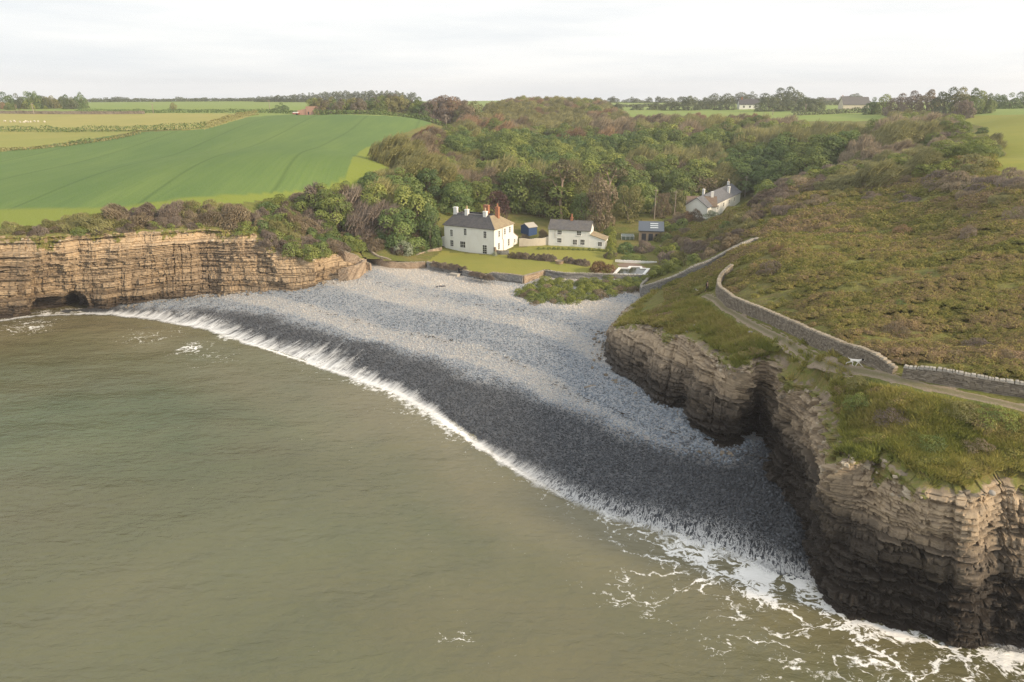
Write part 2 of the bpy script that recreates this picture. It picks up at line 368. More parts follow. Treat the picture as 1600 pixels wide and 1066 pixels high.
pd, parc, _s = polydist(gx, gy, PATH)
pw = 0.95 + 0.55 * fbm(gx / 1.6, gy / 1.6, 3, 3)

fz = lambda a: 0.25 * (a[:-1, :-1] + a[1:, :-1] + a[1:, 1:] + a[:-1, 1:])
freg = region[:-1, :-1]; fhole = hole[:-1, :-1] | hole[1:, :-1] | hole[1:, 1:] | hole[:-1, 1:]
allq = grid_faces(*gx.shape)
# masks for the soil and plant cover
cropd = polydist(ppx, ppy, POLY['crop'], True)[0]      # image-distance only used to find the margin strip
mline = [D(-120, 358, 130), D(0, 345, 136), D(180, 331, 143), D(400, 303, 163), D(530, 279, 183), D(575, 273, 192)]
md, ma_, ms_ = polydist(gx, gy, mline); md = md * ms_
marg = inpoly(ppx, ppy, POLY['crop']) * 1.0 * sstep(1.2, .8, md / np.interp(ppx, [0, 200, 400, 540], [8, 3.4, 1.0, .6]) + .18 * wob)
marg = np.maximum(marg, inpoly(ppx + wob * 3, ppy, POLY['bright']) * 1.0)
heath = sstep(2, 9, gx) * sstep(165, 140, gy) * (1 - inpoly(gx, gy, LAWN))
wa = polydist(gx, gy, WALL_A + WALL_A2)
seaside = ((wa[2] < 0) & (gx > 5) & (gy < 110)).astype(float)
turf = np.clip(seaside + (1 - heath), 0, 1)
GATTR = {'margin': marg, 'turf': turf, 'heath': heath, 'pathd': pd}
# ------------------------------------------------------------------ land materials
def m_crop():
    t = NT('young_crop'); p = t.pos()
    rows = t.noise(t.mapv(p, (0.9, 0.03, 0.0), (0, 0, R(-3.4))), 1.0, 3, 0.6)
    big = t.noise(t.mapv(p, (0.05, 0.012, 0), (0, 0, R(-3.4))), 1.0, 4, 0.6)
    fine = t.noise(p, 1.7, 4, 0.7)
    tram = t.math('PINGPONG', t.math('MULTIPLY', t.add('ShaderNodeSeparateXYZ', {0: t.mapv(p, (1, 1, 1), (0, 0, R(-3.4)))}).outputs[0], 1 / 12.0), 1.0)
    tram = t.mr(tram, 0.0, 0.07, 0.55, 1.0)
    c = t.mix(t.ramp(big, [(0.38, 0.0), (0.64, 1.0)]), (0.112, 0.175, 0.058), (0.165, 0.228, 0.068))
    c = t.mix(t.mr(rows, .35, .65, 0, .45), c, (0.095, 0.150, 0.055))
    c = t.mix(t.mr(fine, .3, .7, 0, .35), c, (0.10, 0.19, 0.05))
    c = t.mix(t.math('SUBTRACT', 1.0, tram), c, (0.05, 0.09, 0.03))
    c = t.mix(t.attr('margin'), c, (0.195, 0.235, 0.050))
    return t.bsdf(c, 0.95, 0.1, t.bump(fine, 0.6, 0.25))
def m_grass(name, a, b, c3, sc=0.05):
    t = NT(name); p = t.pos()
    big = t.noise(p, sc, 5, 0.6); fine = t.noise(p, 1.3, 4, 0.7); st = t.noise(t.mapv(p, (0.03, 0.4, 0), (0, 0, R(8))), 1, 3, .6)
    c = t.mix(t.ramp(big, [(0.35, 0.0), (0.65, 1.0)]), a, b)
    c = t.mix(t.mr(st, .4, .7, 0, .5), c, c3)
    c = t.mix(t.mr(fine, .3, .75, 0, .3), c, a)
    return t.bsdf(c, 0.95, 0.1, t.bump(fine, 0.5, 0.15))
def m_ground():
    t = NT('heath_and_turf'); p = t.pos()
    n1 = t.noise(p, 0.16, 6, 0.65); n2 = t.noise(t.mapv(p, (0.5, 1.6, 1)), 0.9, 5, 0.65); n3 = t.noise(p, 4.0, 4, 0.7)
    hc = t.mix(t.ramp(n1, [(0.38, 0), (0.62, 1)]), (0.165, 0.165, 0.052), (0.185, 0.155, 0.065))
    hc = t.mix(t.ramp(n2, [(0.45, 0), (0.62, 1)]), hc, (0.215, 0.215, 0.062))
    tc = t.mix(t.ramp(n1, [(0.4, 0), (0.6, 1)]), (0.195, 0.205, 0.055), (0.27, 0.215, 0.085))
    tc = t.mix(t.ramp(n2, [(0.40, 0), (0.66, 1)]), tc, (0.14, 0.165, 0.045))
    c = t.mix(t.attr('turf'), hc, tc)
    c = t.mix(t.mr(n3, .35, .75, 0, .55), c, (0.045, 0.05, 0.018))
    return t.bsdf(c, 0.95, 0.1, t.bump(n3, 0.8, 0.2, t.bump(n2, 0.5, 0.3)))
def m_path():
    t = NT('worn_earth_track'); p = t.pos(); pd = t.attr('pathd')
    n = t.noise(p, 1.6, 5, .65); f = t.noise(p, 7, 4, .7)
    c = t.mix(t.mr(n, .3, .7), (0.30, 0.24, 0.175), (0.22, 0.175, 0.125))
    c = t.mix(t.mr(f, .35, .7, 0, .5), c, (0.44, 0.37, 0.285))
    rut = t.mr(t.math('ADD', pd, t.mr(n, 0, 1, -.35, .35)), .12, .4, 1, 0)
    c = t.mix(t.math('MULTIPLY', rut, 0.6, clamp=True), c, (0.115, 0.12, 0.04))
    return t.bsdf(c, 0.95, 0.15, t.bump(f, 0.6, 0.12))
def m_rock(name, dry, dry2, grey, low):
    t = NT(name); p = t.pos(); bed = t.attr('bed'); blk = t.attr('blk'); hh = t.attr('hh'); turf = t.attr('turf'); gro = t.attr('groove')
    s = t.add('ShaderNodeCombineXYZ', {0: t.attr('ss'), 1: t.attr('zz'), 2: 0.0}).outputs[0]
    n1 = t.noise(t.mapv(s, (0.10, 0.16, 1)), 1.0, 6, .62); n2 = t.noise(t.mapv(s, (0.5, 3.5, 1)), 1.0, 5, .65); n3 = t.noise(p, 5.5, 5, .7); n4 = t.noise(p, 1.1, 5, .6)
    c = t.mix(t.ramp(n1, [(.36, 0), (.64, 1)]), dry, grey)
    c = t.mix(t.mr(blk, 0, 1, 0, .65), c, dry2)
    c = t.mix(t.ramp(bed, [(.55, 0), (.9, .65)]), c, grey)
    c = t.mix(t.ramp(n2, [(.42, .0), (.70, .6)]), c, tuple(x * .45 for x in grey))
    c = t.mix(t.ramp(n4, [(.55, .0), (.75, .5)]), c, tuple(x * 1.25 for x in dry2))
    st = t.noise(t.mapv(s, (.9, .10, 1)), 1.0, 5, .6); c = t.mix(t.ramp(st, [(.50, .0), (.68, .65)]), c, tuple(x * .42 for x in grey))
    c = t.mix(t.math('MULTIPLY', gro, 0.8), c, tuple(x * .25 for x in grey))
    c = t.mix(t.mr(n3, .3, .7, 0, .3), c, tuple(x * .5 for x in dry))
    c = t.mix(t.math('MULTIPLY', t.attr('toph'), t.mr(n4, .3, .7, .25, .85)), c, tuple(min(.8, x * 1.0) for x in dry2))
    c = t.mix(hh, low, c)                                   # low: wet stone, and on the headland also shade painted into the colour
    tn = t.noise(p, 1.4, 4, .6); tf = t.noise(p, 6, 4, .7)
    tc = t.mix(t.ramp(tn, [(.38, 0), (.62, 1)]), (0.185, 0.195, 0.05), (0.25, 0.195, 0.075))
    tc = t.mix(t.mr(tf, .35, .7, 0, .6), tc, (0.085, 0.11, 0.03))
    tw = t.ramp(t.math('ADD', turf, t.mr(n4, .3, .7, -.28, .28)), [(.42, 0), (.56, 1)])
    c = t.mix(tw, c, tc)
    rough = t.mr(hh, 0, 1, .45, .92)
    return t.bsdf(c, rough, .25, t.bump(n3, .7, .12, t.bump(n2, .45, .2)))
def m_beach():
    t = NT('shingle'); p = t.pos(); wet = t.attr('wetness'); band = t.attr('band'); sd = t.attr('shored'); sa = t.attr('shorea')
    v = t.voro(p, 3.4, 'F1', 'Color'); vd = t.voro(p, 3.4, 'DISTANCE_TO_EDGE'); v2 = t.voro(p, 7.5, 'F1', 'Color')
    n = t.noise(p, .25, 5, .6); n2 = t.noise(p, 9, 3, .7)
    sv = t.add('ShaderNodeSeparateColor', {0: v}).outputs[0]; sv2 = t.add('ShaderNodeSeparateColor', {0: v2}).outputs[1]
    c = t.mix(band, (0.215, 0.258, 0.312), (0.485, 0.435, 0.375))
    c = t.mix(t.math('MULTIPLY', sv, .5), c, (0.25, 0.265, 0.29)); c = t.mix(t.math('MULTIPLY', sv2, .45), c, (0.66, 0.61, 0.54))
    c = t.mix(t.mr(vd, .0, .10, .6, 0), c, (0.10, 0.10, 0.10))
    wetc = t.mix(sv, (0.045, 0.050, 0.058), (0.10, 0.105, 0.115))
    wetc = t.mix(t.mr(vd, .0, .08, .7, 0), wetc, (0.014, 0.014, 0.016))
    c = t.mix(wet, c, wetc)
    # thin running foam between the stones just above the water's edge, drawn out down the slope
    fv = t.add('ShaderNodeCombineXYZ', {0: sa, 1: sd, 2: 0.0}).outputs[0]
    f1 = t.noise(t.mapv(fv, (2.4, .22, 1)), 1.0, 6, .68, .6); f2 = t.noise(t.mapv(fv, (.12, .05, 1)), 1.0, 3, .5)
    reach = t.attr('reach')
    edge = t.mr(t.math('ADD', f1, t.math('MULTIPLY', t.math('SUBTRACT', reach, .5), 1.15)), .60, .80, 0, 1)
    fo = t.math('MULTIPLY', edge, t.mr(reach, 0.0, .25, 0, 1), clamp=True)
    rough = t.mr(wet, 0, 1, .9, .38)
    return t.bsdf(c, rough, t.mr(wet, 0, 1, .15, .45), t.bump(vd, .9, .10, t.bump(n2, .3, .05)))
def m_sea():
    t = NT('murky_sea'); p = t.pos(); sd = t.attr('shored'); sa = t.attr('shorea'); fz = t.attr('foamy')
    n0 = t.noise(t.mapv(p, (.03, .05, 1)), 1, 4, .55); n1 = t.noise(t.mapv(p, (.012, .02, 1)), 1, 3, .5)
    c = t.mix(t.ramp(n0, [(.35, 0), (.65, 1)]), (0.050, 0.075, 0.028), (0.085, 0.106, 0.043))
    c = t.mix(t.ramp(n1, [(.40, 0), (.64, 1)]), c, (0.112, 0.098, 0.046))
    c = t.mix(t.attr('sandy'), c, (0.190, 0.168, 0.098))
    # foam: lacy cells stretched by the backwash
    w = t.mapv(p, (1, 1, 0)); wd = t.add('ShaderNodeTexNoise', {'Vector': w, 'Scale': .7, 'Detail': 3}).outputs[1]
    wv = t.add('ShaderNodeVectorMath', {0: w, 1: t.add('ShaderNodeVectorMath', {0: wd, 1: (2.2, 2.2, 0)}, operation='MULTIPLY').outputs[0]}, operation='ADD').outputs[0]
    nz = t.noise(p, .35, 5, .6); nf = t.noise(p, 2.6, 4, .7)
    rid = lambda sc, sx, w_: t.mr(t.math('ABSOLUTE', t.math('SUBTRACT', t.noise(t.mapv(wv, (sc * sx, sc, 1), (0, 0, R(-25))), 1.0, 4, .55, .7), .5)), 0, w_, 1, 0)
    lace = t.math('MAXIMUM', rid(.32, .55, .085), t.math('MULTIPLY', rid(.95, .6, .09), .78))
    lace = t.math('ADD', lace, t.mr(nf, .3, .7, -.25, .25))
    thr = t.math('SUBTRACT', 1.22, t.math('MULTIPLY', fz, t.mr(nz, .25, .7, .35, 1.15)))
    f = t.mr(t.math('SUBTRACT', lace, thr), -.05, .22, 0, 1)
    brk = t.attr('breaker'); fb = t.mr(t.math('ADD', brk, t.mr(t.noise(p, 1.5, 4, .65), .3, .7, -.45, .35)), .35, .75, 0, 1)
    # loose flecks that drifted out
    fl = t.math('MULTIPLY', t.mr(t.noise(p, 1.1, 5, .75), .68, .73, 0, 1), t.mr(t.noise(p, .09, 3, .5), .50, .62, 0, 1))
    f = t.math('MAXIMUM', t.math('MAXIMUM', f, fb), t.math('MULTIPLY', fl, t.attr('fleck')), clamp=True)
    c = t.mix(f, c, (0.82, 0.82, 0.80))
    r1 = t.noise(t.mapv(p, (.75, 1.6, 1), (0, 0, R(14))), 1.0, 6, .62, .4); r2 = t.noise(t.mapv(p, (.09, .17, 1), (0, 0, R(-8))), 1.0, 4, .5)
    nb = t.bump(r1, .65, .26, t.bump(r2, .6, 1.4))
    return t.bsdf(c, t.mr(f, 0, 1, .16, .8), t.mr(f, 0, 1, .5, .1), nb)
def m_swash():
    t = NT('swash_film'); p = t.pos(); sd = t.attr('shored'); sa = t.attr('shorea'); reach = t.attr('reach')
    fv = t.add('ShaderNodeCombineXYZ', {0: t.math('ADD', sa, t.math('MULTIPLY', sd, .22)), 1: sd, 2: 0.0}).outputs[0]
    f1 = t.noise(t.mapv(fv, (1.5, .17, 1)), 1.0, 6, .66, .5); f3 = t.noise(t.mapv(fv, (.45, .20, 1)), 1.0, 4, .6, .3)
    l1 = t.mr(t.math('ABSOLUTE', t.math('SUBTRACT', t.noise(t.mapv(fv, (2.7, .75, 1)), 1.0, 5, .62, .7), .5)), 0, .10, 1, 0)
    bl = t.noise(t.mapv(p, (1, 1, 0)), .75, 4, .6)
    st = t.mr(t.math('ADD', t.math('ADD', t.math('MULTIPLY', f1, .75), t.math('MULTIPLY', f3, .45)), t.math('MULTIPLY', t.math('SUBTRACT', reach, .5), .62)), .62, .96, 0, 1)
    st = t.math('MULTIPLY', st, t.mr(t.math('ADD', bl, t.math('MULTIPLY', reach, .25)), .42, .66, .12, 1))
    lc = t.mr(t.math('ADD', l1, t.math('MULTIPLY', t.math('SUBTRACT', reach, .55), 1.5)), .50, 1.35, 0, 1)
    la = t.attr('laceness'); m = t.math('ADD', t.math('MULTIPLY', st, t.math('SUBTRACT', 1.0, la)), t.math('MULTIPLY', lc, la))
    m = t.math('MULTIPLY', t.math('MULTIPLY', m, t.mr(reach, 0, .18, 0, 1)), t.math('MULTIPLY', t.attr('froth'), t.mr(t.math('ADD', sd, t.mr(f3, .3, .7, -.5, .5)), -1.3, -.5, 0, 1)), clamp=True)
    d = t.add('ShaderNodeBsdfDiffuse', {0: (.80, .81, .81, 1)}); tr = t.add('ShaderNodeBsdfTransparent'); x = t.add('ShaderNodeMixShader', {0: m, 1: tr.outputs[0], 2: d.outputs[0]})
    t.l.new(x.outputs[0], t.out.inputs[0]); return t.m
M_SWASH = m_swash()
M_CROP = m_crop(); M_GROUND = m_ground(); M_PATH = m_path()
M_PAST = [m_grass('pasture_grass', (0.25, 0.26, 0.075), (0.31, 0.285, 0.09), (0.21, 0.245, 0.065)), m_grass('grazed_grass', (0.33, 0.30, 0.105), (0.27, 0.275, 0.085), (0.37, 0.32, 0.115)),
          m_grass('hill_grass', (0.20, 0.27, 0.075), (0.24, 0.28, 0.085), (0.17, 0.25, 0.07)), m_grass('right_grass', (0.22, 0.235, 0.05), (0.26, 0.25, 0.06), (0.19, 0.22, 0.045))]
M_LAWN = m_grass('mown_lawn', (0.225, 0.230, 0.055), (0.27, 0.25, 0.065), (0.19, 0.21, 0.05), .12)
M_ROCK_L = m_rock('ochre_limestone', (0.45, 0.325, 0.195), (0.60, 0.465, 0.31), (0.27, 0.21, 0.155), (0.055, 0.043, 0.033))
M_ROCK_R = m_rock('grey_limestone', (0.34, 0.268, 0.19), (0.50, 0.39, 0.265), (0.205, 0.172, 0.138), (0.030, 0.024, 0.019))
M_BEACH = m_beach(); M_SEA = m_sea()
# ------------------------------------------------------------------ build ground, fields, path
def sub_grid(name, mask, mat, kind='structure', lift=0.0, smooth=True):
    q = allq[mask.ravel()]
    if not len(q): return None
    u, inv = np.unique(q.ravel(), return_inverse=True)
    V = np.stack([gx.ravel()[u], gy.ravel()[u], gz.ravel()[u] + lift], 1)
    me = mesh_from(name, V, inv.reshape(-1, 4), mat, smooth, {k: np.asarray(a, float).ravel()[u] for k, a in GATTR.items()})
    return put(name, me, kind=kind)
vis = ~fhole
sub_grid('ground', vis & (freg == 0), M_GROUND)
sub_grid('crop_field', vis & (freg == 1), M_CROP)
for k, i in enumerate((2, 3, 4, 5, 8)): sub_grid('pasture', vis & (freg == i), M_PAST[k % 4 if k < 4 else 2])
sub_grid('lawn', vis & (freg == 6), M_LAWN)
Pp, ps = spline(PATH, .16); kw = np.linspace(-1, 1, 19); tp = np.gradient(Pp[:, :2], axis=0); tp /= np.hypot(tp[:, 0], tp[:, 1])[:, None]
wl_p = .72 + .30 * fbm(ps / 1.7, 0 * ps, 3, 4); wr_p = .66 + .30 * fbm(ps / 1.7, 0 * ps + 9, 4, 4)
Wp = np.where(kw[None] < 0, kw[None] * wr_p[:, None], kw[None] * wl_p[:, None]); xp_ = Pp[:, 0][:, None] - tp[:, 1][:, None] * Wp; yp_ = Pp[:, 1][:, None] + tp[:, 0][:, None] * Wp
zp_ = groundz(xp_, yp_) + .05 - .06 * np.exp(-((np.abs(Wp) - .55) / .2) ** 2) + .03 * fbm(xp_ / .5, yp_ / .5, 6, 3) - .12 * (np.abs(kw[None]) > .97)
put('path', mesh_from('path', np.stack([xp_.ravel(), yp_.ravel(), zp_.ravel()], 1), grid_faces(*xp_.shape), M_PATH, True, {'pathd': np.abs(Wp).ravel()}), kind='structure')

# ------------------------------------------------------------------ cliffs: bedded rock, every bed and block its own step
def strata(s, z, seed, dip=0.0, blockw=1.0):
    rg = np.random.default_rng(seed); th = np.where(rg.uniform(0, 1, 160) < .82, rg.uniform(.13, .46, 160), rg.uniform(.55, 1.05, 160)); edges = np.concatenate([[-6], -6 + np.cumsum(th)])
    zz = z + .45 * (vn(s * .035, 0 * s, seed) - .5) * 2 + .10 * fbm(s * .4, 0 * s, seed + 3) + dip * s
    i = np.clip(np.searchsorted(edges, zz) - 1, 0, len(th) - 1); f = (zz - edges[i]) / th[i]
    brand = _h(i, 7, seed); L = (.5 + 1.9 * _h(i, 3, seed)) * blockw
    u = (s + .25 * fbm(s * .8, zz * 2, seed + 9)) / L + brand * 13; bi = np.floor(u); fu = u - bi
    k = _h(i * 131 + 5, bi, seed + 1); k2 = _h(i * 17 + 2, bi, seed + 2)
    de = np.minimum(f, 1 - f) * th[i]; dj = np.minimum(fu, 1 - fu) * L
    groove = np.maximum(1 - de / .07, .8 * (1 - dj / .07)); groove = np.sqrt(np.clip(groove, 0, 1))
    out = (brand - .5) * .95 * (.40 + .8 * vn(s * .11, i * 3.7, seed + 5)) + (k - .5) * .62 * (0.4 + brand) * (.4 + .9 * vn(s * .2, zz * .25, seed + 6)) - groove * .26 * (.45 + .8 * vn(s * .3, zz * .6, seed + 7)) + (_h(np.floor(s / .42 + 3 * _h(np.floor(zz / .2), 1, seed)), np.floor(zz / .2), seed + 8) - .5) * .17
    out -= ((k2 > .90) * .35)                                                   # fallen blocks leave sockets
    return out, brand, k, groove
def cliff(name, base, rim, mat, ds, dz, seed, apron_w, wet_shade_z, dip, big, blockw=1.0, caves=(), shoulder=1.2, label=None):
    B, _ = spline([p[:3] for p in base], ds); n = len(B)
    # pair the rim with the base station by station
    def para(P, n):
        P = np.array([p[:3] for p in P], float); Q = np.vstack([2 * P[0] - P[1], P, 2 * P[-1] - P[-2]]); outp = []; m = len(P)
        Bp = np.array([p[:2] for p in base]); s0 = np.concatenate([[0], np.cumsum(np.hypot(*np.diff(Bp, axis=0).T))])
        sb = np.concatenate([[0], np.cumsum(np.hypot(*np.diff(B[:, :2], axis=0).T))])
        # arc position of each station on the resampled base
        st = np.array([sb[np.argmin(np.hypot(B[:, 0] - b[0], B[:, 1] - b[1]))] for b in Bp]); st = np.maximum.accumulate(st + np.arange(len(st)) * 1e-6)
        tpar = np.interp(sb, st, np.arange(m)); i = np.clip(tpar.astype(int), 0, m - 2); t = (tpar - i)[:, None]
        p0, p1, p2, p3 = Q[i], Q[i + 1], Q[i + 2], Q[i + 3]
        return 0.5 * (2 * p1 + (p2 - p0) * t + (2 * p0 - 5 * p1 + 4 * p2 - p3) * t * t + (3 * p1 - p0 - 3 * p2 + p3) * t ** 3), sb
    Rm, sb = para(rim, n)
    sm = lambda a, w: np.stack([np.convolve(np.pad(a[:, k], w, mode='edge'), np.ones(2 * w + 1) / (2 * w + 1), 'valid') for k in range(a.shape[1])], 1)
    t = np.gradient(sm(B[:, :2], int(1.5 / ds)), axis=0); t /= np.hypot(t[:, 0], t[:, 1])[:, None]
    nrm = np.stack([t[:, 1], -t[:, 0]], 1)
    tr = np.gradient(sm(Rm[:, :2], int(3 / ds)), axis=0); tr /= (np.hypot(tr[:, 0], tr[:, 1])[:, None] + 1e-9); inn = np.stack([-tr[:, 1], tr[:, 0]], 1)
    H = Rm[:, 2].max() + 1.5; nf = int(H / dz); na = int(apron_w / .28)
    tt = np.linspace(0, 1, nf)
    zb = B[:, 2] - 1.4
    Zf = zb[None] + (Rm[:, 2] - zb)[None] * tt[:, None]
    S = np.broadcast_to(sb[None], Zf.shape)
    lin = np.clip((Zf - B[:, 2]) / np.maximum(.5, Rm[:, 2] - B[:, 2]), 0, 1)
    px_ = B[:, 0][None] * (1 - lin) + Rm[:, 0][None] * lin; py_ = B[:, 1][None] * (1 - lin) + Rm[:, 1][None] * lin
    o, bed, blk, gro = strata(S, Zf, seed, dip, blockw)
    ht = (Rm[:, 2] - B[:, 2])[None]
    o = o + big * (fbm(S * .13, Zf * .05, seed + 20, 3) * .8 + np.floor(3.2 * fbm(S * .42, Zf * .10, seed + 24, 3)) / 3.2 * .55)
    cr = vn(S * .55 + .3 * fbm(S * .2, Zf * .3, seed + 31), Zf * .03, seed + 30); o = o - np.clip(1 - np.abs(cr - .5) / .035, 0, 1) * .55 * (vn(S * .1, Zf * .2, seed + 33) > .52)   # open joints
    o = o - .5 * sstep(.80, 1.0, lin) * shoulder + .25 * sstep(.25, .05, lin) - .35 * np.exp(-((Zf - B[:, 2][None] - .9) / .55) ** 2)
    for (cx_, cz_, rx_, rz_, dep) in caves:
        sc_ = sb[np.argmin(np.hypot(B[:, 0] - cx_[0], B[:, 1] - cx_[1]))]
        q = ((S - sc_) / rx_) ** 2 + ((Zf - cz_) / rz_) ** 2
        o = o - dep * sstep(1.15, .75, q + .25 * fbm(S * .7, Zf * .7, 91))
    o = o * sstep(0, .7, ht) * np.clip(ht / 6, .35, 1)
    fx = px_ + nrm[:, 0][None] * o; fy = py_ + nrm[:, 1][None] * o; fzv = Zf + .04 * fbm(S * 1.5, Zf * 1.5, seed + 40, 2) * sstep(.1, .3, lin)
    # turf shoulder running back from the rim on to the plateau
    w = np.linspace(0, apron_w, na)[1:]; W = np.broadcast_to(w[:, None], (na - 1, n)); Sa = np.broadcast_to(sb[None], W.shape)
    ax = fx[-1][None] + inn[:, 0][None] * W; ay = fy[-1][None] + inn[:, 1][None] * W
    g = groundz(ax, ay); k = sstep(0, apron_w * .55, W)
    az = fzv[-1][None] * (1 - k) + g * k + .16 * fbm(ax / .9, ay / .9, seed + 50, 3) * (1 - sstep(.5, .8, W / apron_w)) + .05 * np.sin(np.pi * np.clip(W / apron_w / .6, 0, 1)) - .9 * sstep(.62, 1.0, W / apron_w)
    X = np.vstack([fx, ax]); Y = np.vstack([fy, ay]); Z = np.vstack([fzv, az])
    edge = .24 * fbm(sb * .30, 0 * sb, seed + 60, 4)
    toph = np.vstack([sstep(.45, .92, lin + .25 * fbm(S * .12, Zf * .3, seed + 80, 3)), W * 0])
    tf = np.vstack([sstep(.86, 1.02, lin + edge[None] * .9 + .06 * fbm(S, Zf, seed + 61, 3)) * .62 * (ht > .8), np.clip(.32 + .85 * W / 1.9 + 1.25 * edge[None] + .25 * fbm(Sa / .8, W / .8, seed + 62, 3), 0, 1)])
    tloc = wet_shade_z * (.35 + .65 * sstep(B[:, 2].max(), -.2, B[:, 2]))[None]; hb = np.vstack([Zf - tloc, W * 0 + 20]); hh = sstep(-.6, 4.2, hb + 1.4 * fbm(np.vstack([S, Sa]) * .25, hb * .6, seed + 70, 3))
    pad = lambda a: np.vstack([a, W * 0 + .4])
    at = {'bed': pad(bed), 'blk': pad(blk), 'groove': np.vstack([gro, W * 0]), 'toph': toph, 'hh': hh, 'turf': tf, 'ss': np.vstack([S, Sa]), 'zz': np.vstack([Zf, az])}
    V = np.stack([X.ravel(), Y.ravel(), Z.ravel()], 1)
    me = mesh_from(name, V, grid_faces(*X.shape), mat, False, {k: v.ravel() for k, v in at.items()})
    sf = np.arange(len(me.polygons)) >= (nf - 1) * (n - 1); me.polygons.foreach_set('use_smooth', sf)
    o_ = put(name, me, kind='structure', label=label)
    return o_, (X, Y, Z, tf, sb)
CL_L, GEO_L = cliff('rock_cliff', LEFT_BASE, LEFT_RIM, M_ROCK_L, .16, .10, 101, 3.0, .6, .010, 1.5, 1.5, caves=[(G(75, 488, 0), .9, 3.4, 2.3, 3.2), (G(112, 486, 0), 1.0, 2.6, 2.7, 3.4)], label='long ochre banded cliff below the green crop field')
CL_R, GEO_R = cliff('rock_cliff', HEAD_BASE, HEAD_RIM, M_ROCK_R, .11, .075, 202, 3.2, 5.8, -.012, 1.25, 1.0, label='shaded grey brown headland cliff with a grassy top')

# ------------------------------------------------------------------ beach
BC = [G(*p, 0) for p in [(180, 492), (250, 500), (330, 515), (400, 540), (500, 573), (620, 612), (740, 690), (850, 757), (960, 806), (1100, 852), (1262, 905)]]
BC += [b for b in LEFT_BASE[3:]] + [b for b in HEAD_BASE[:19]] + GARDEN_LINE[:8] + [G(830, 470, 4.0), G(920, 465, 4.2)]
sh_n = offset_line(SHORE, 1.0)
BC += [(x, y, -1.6) for x, y in offset_line(SHORE[4:], -14.0)[::3]] + [(-110, 110, -1.2), (-95, 116, -1)]
BC += WET[3:-1:2]
B_S = TPS(dedupe([p for p in BC]), 1e-3)
bx_, by_ = np.meshgrid(np.arange(-100, 42, .4), np.arange(44, 166, .4), indexing='xy')
sd_, sa_, side_ = polydist(bx_, by_, SHORE); sdn = -sd_ * side_                   # positive seaward
bz = B_S(bx_, by_)
ridge = -sdn
bz = bz + .26 * np.sin(ridge / 2.6 + .9 * fbm(bx_ / 25, by_ / 25, 8)) * sstep(3, 8, ridge) * sstep(45, 25, ridge) + .07 * fbm(bx_ / 1.5, by_ / 1.5, 9, 3)
bz = bz + .10 * np.cos(sa_ * 2 * np.pi / 4.2 + 2 * fbm(sa_ / 9, ridge / 9, 12)) * np.exp(-((ridge - 6) / 5.0) ** 2)     # cusps
inside = inpoly(bx_, by_, HOLE); hd = polydist(bx_, by_, HOLE, True)[0]
keep = (inside | (hd < 2.5)) & (sdn < 9)
wd, wa_, ws = polydist(bx_, by_, WET)
wetw = np.where(ws > 0, -wd, wd)                                                   # seaward of the tide mark is positive
wetn = sstep(-2.2, 2.6, wetw - 1.0 + 1.8 * fbm(bx_ / 7, by_ / 7, 14, 4) + .6 * fbm(bx_ / 1.2, by_ / 1.2, 15, 2))
wetn = np.maximum(wetn, sstep(1, -.5, ridge))
bandn = .5 + .5 * np.sin((ridge - 12) / 2.1 + 1.6 * fbm(bx_ / 26, by_ / 26, 16, 3)); bb_ = sstep(20, 42, ridge + 9 * fbm(bx_ / 20, by_ / 20, 21, 3)); bandn = np.clip(bb_ * (.95 - .45 * sstep(.55, .95, 1 - bandn)) + (1 - bb_) * .62 * sstep(.55, .9, bandn) + .22 * fbm(bx_ / 3, by_ / 3, 17, 3), 0, 1)
slim = np.interp(sa_, [0, 40, 60, 80, 100, 118, 130, 150, 175, 230], [3, 5, 8.5, 8.5, 7.5, 4.5, 3.2, 3.0, 4.5, 5.0])
lob = slim * (.55 + .75 * vn(sa_ * .16, 0 * sa_, 18) + .35 * vn(sa_ * .55, 0 * sa_, 19))
reach = np.clip(1 - ridge / np.maximum(lob, .5), 0, 1) * (ridge > -12)
BATTR = {'wetness': wetn, 'band': bandn, 'shored': sdn, 'shorea': sa_, 'reach': reach, 'froth': np.interp(sa_, [0, 40, 60, 118, 135, 230], [.9, .9, 1, .95, .5, .42]) * np.ones(sa_.shape)}
kq = keep[:-1, :-1] & keep[1:, :-1] & keep[1:, 1:] & keep[:-1, 1:]
bq = grid_faces(*bx_.shape)[kq.ravel()]; u, inv = np.unique(bq.ravel(), return_inverse=True)
put('beach', mesh_from('beach', np.stack([bx_.ravel()[u], by_.ravel()[u], bz.ravel()[u]], 1), inv.reshape(-1, 4), M_BEACH, True, {k: a.ravel()[u] for k, a in BATTR.items()}), kind='structure')
def beachz(x, y): return B_S(x, y)
Sp, Ss = spline([p[:2] for p in SHORE], .3); ts_ = np.gradient(Sp, axis=0); ts_ /= np.hypot(ts_[:, 0], ts_[:, 1])[:, None]; ns_ = np.stack([-ts_[:, 1], ts_[:, 0]], 1)
kz = int(4 / .3); ns_ = np.stack([np.convolve(np.pad(ns_[:, q], kz, mode='edge'), np.ones(2 * kz + 1) / (2 * kz + 1), 'valid') for q in (0, 1)], 1)
rg_s = np.arange(-1.6, 14.0, .25); fx_ = Sp[:, 0][None] + ns_[:, 0][None] * rg_s[:, None]; fy_ = Sp[:, 1][None] + ns_[:, 1][None] * rg_s[:, None]
fd_, fa_, fs_ = polydist(fx_, fy_, SHORE); fr = fd_ * fs_
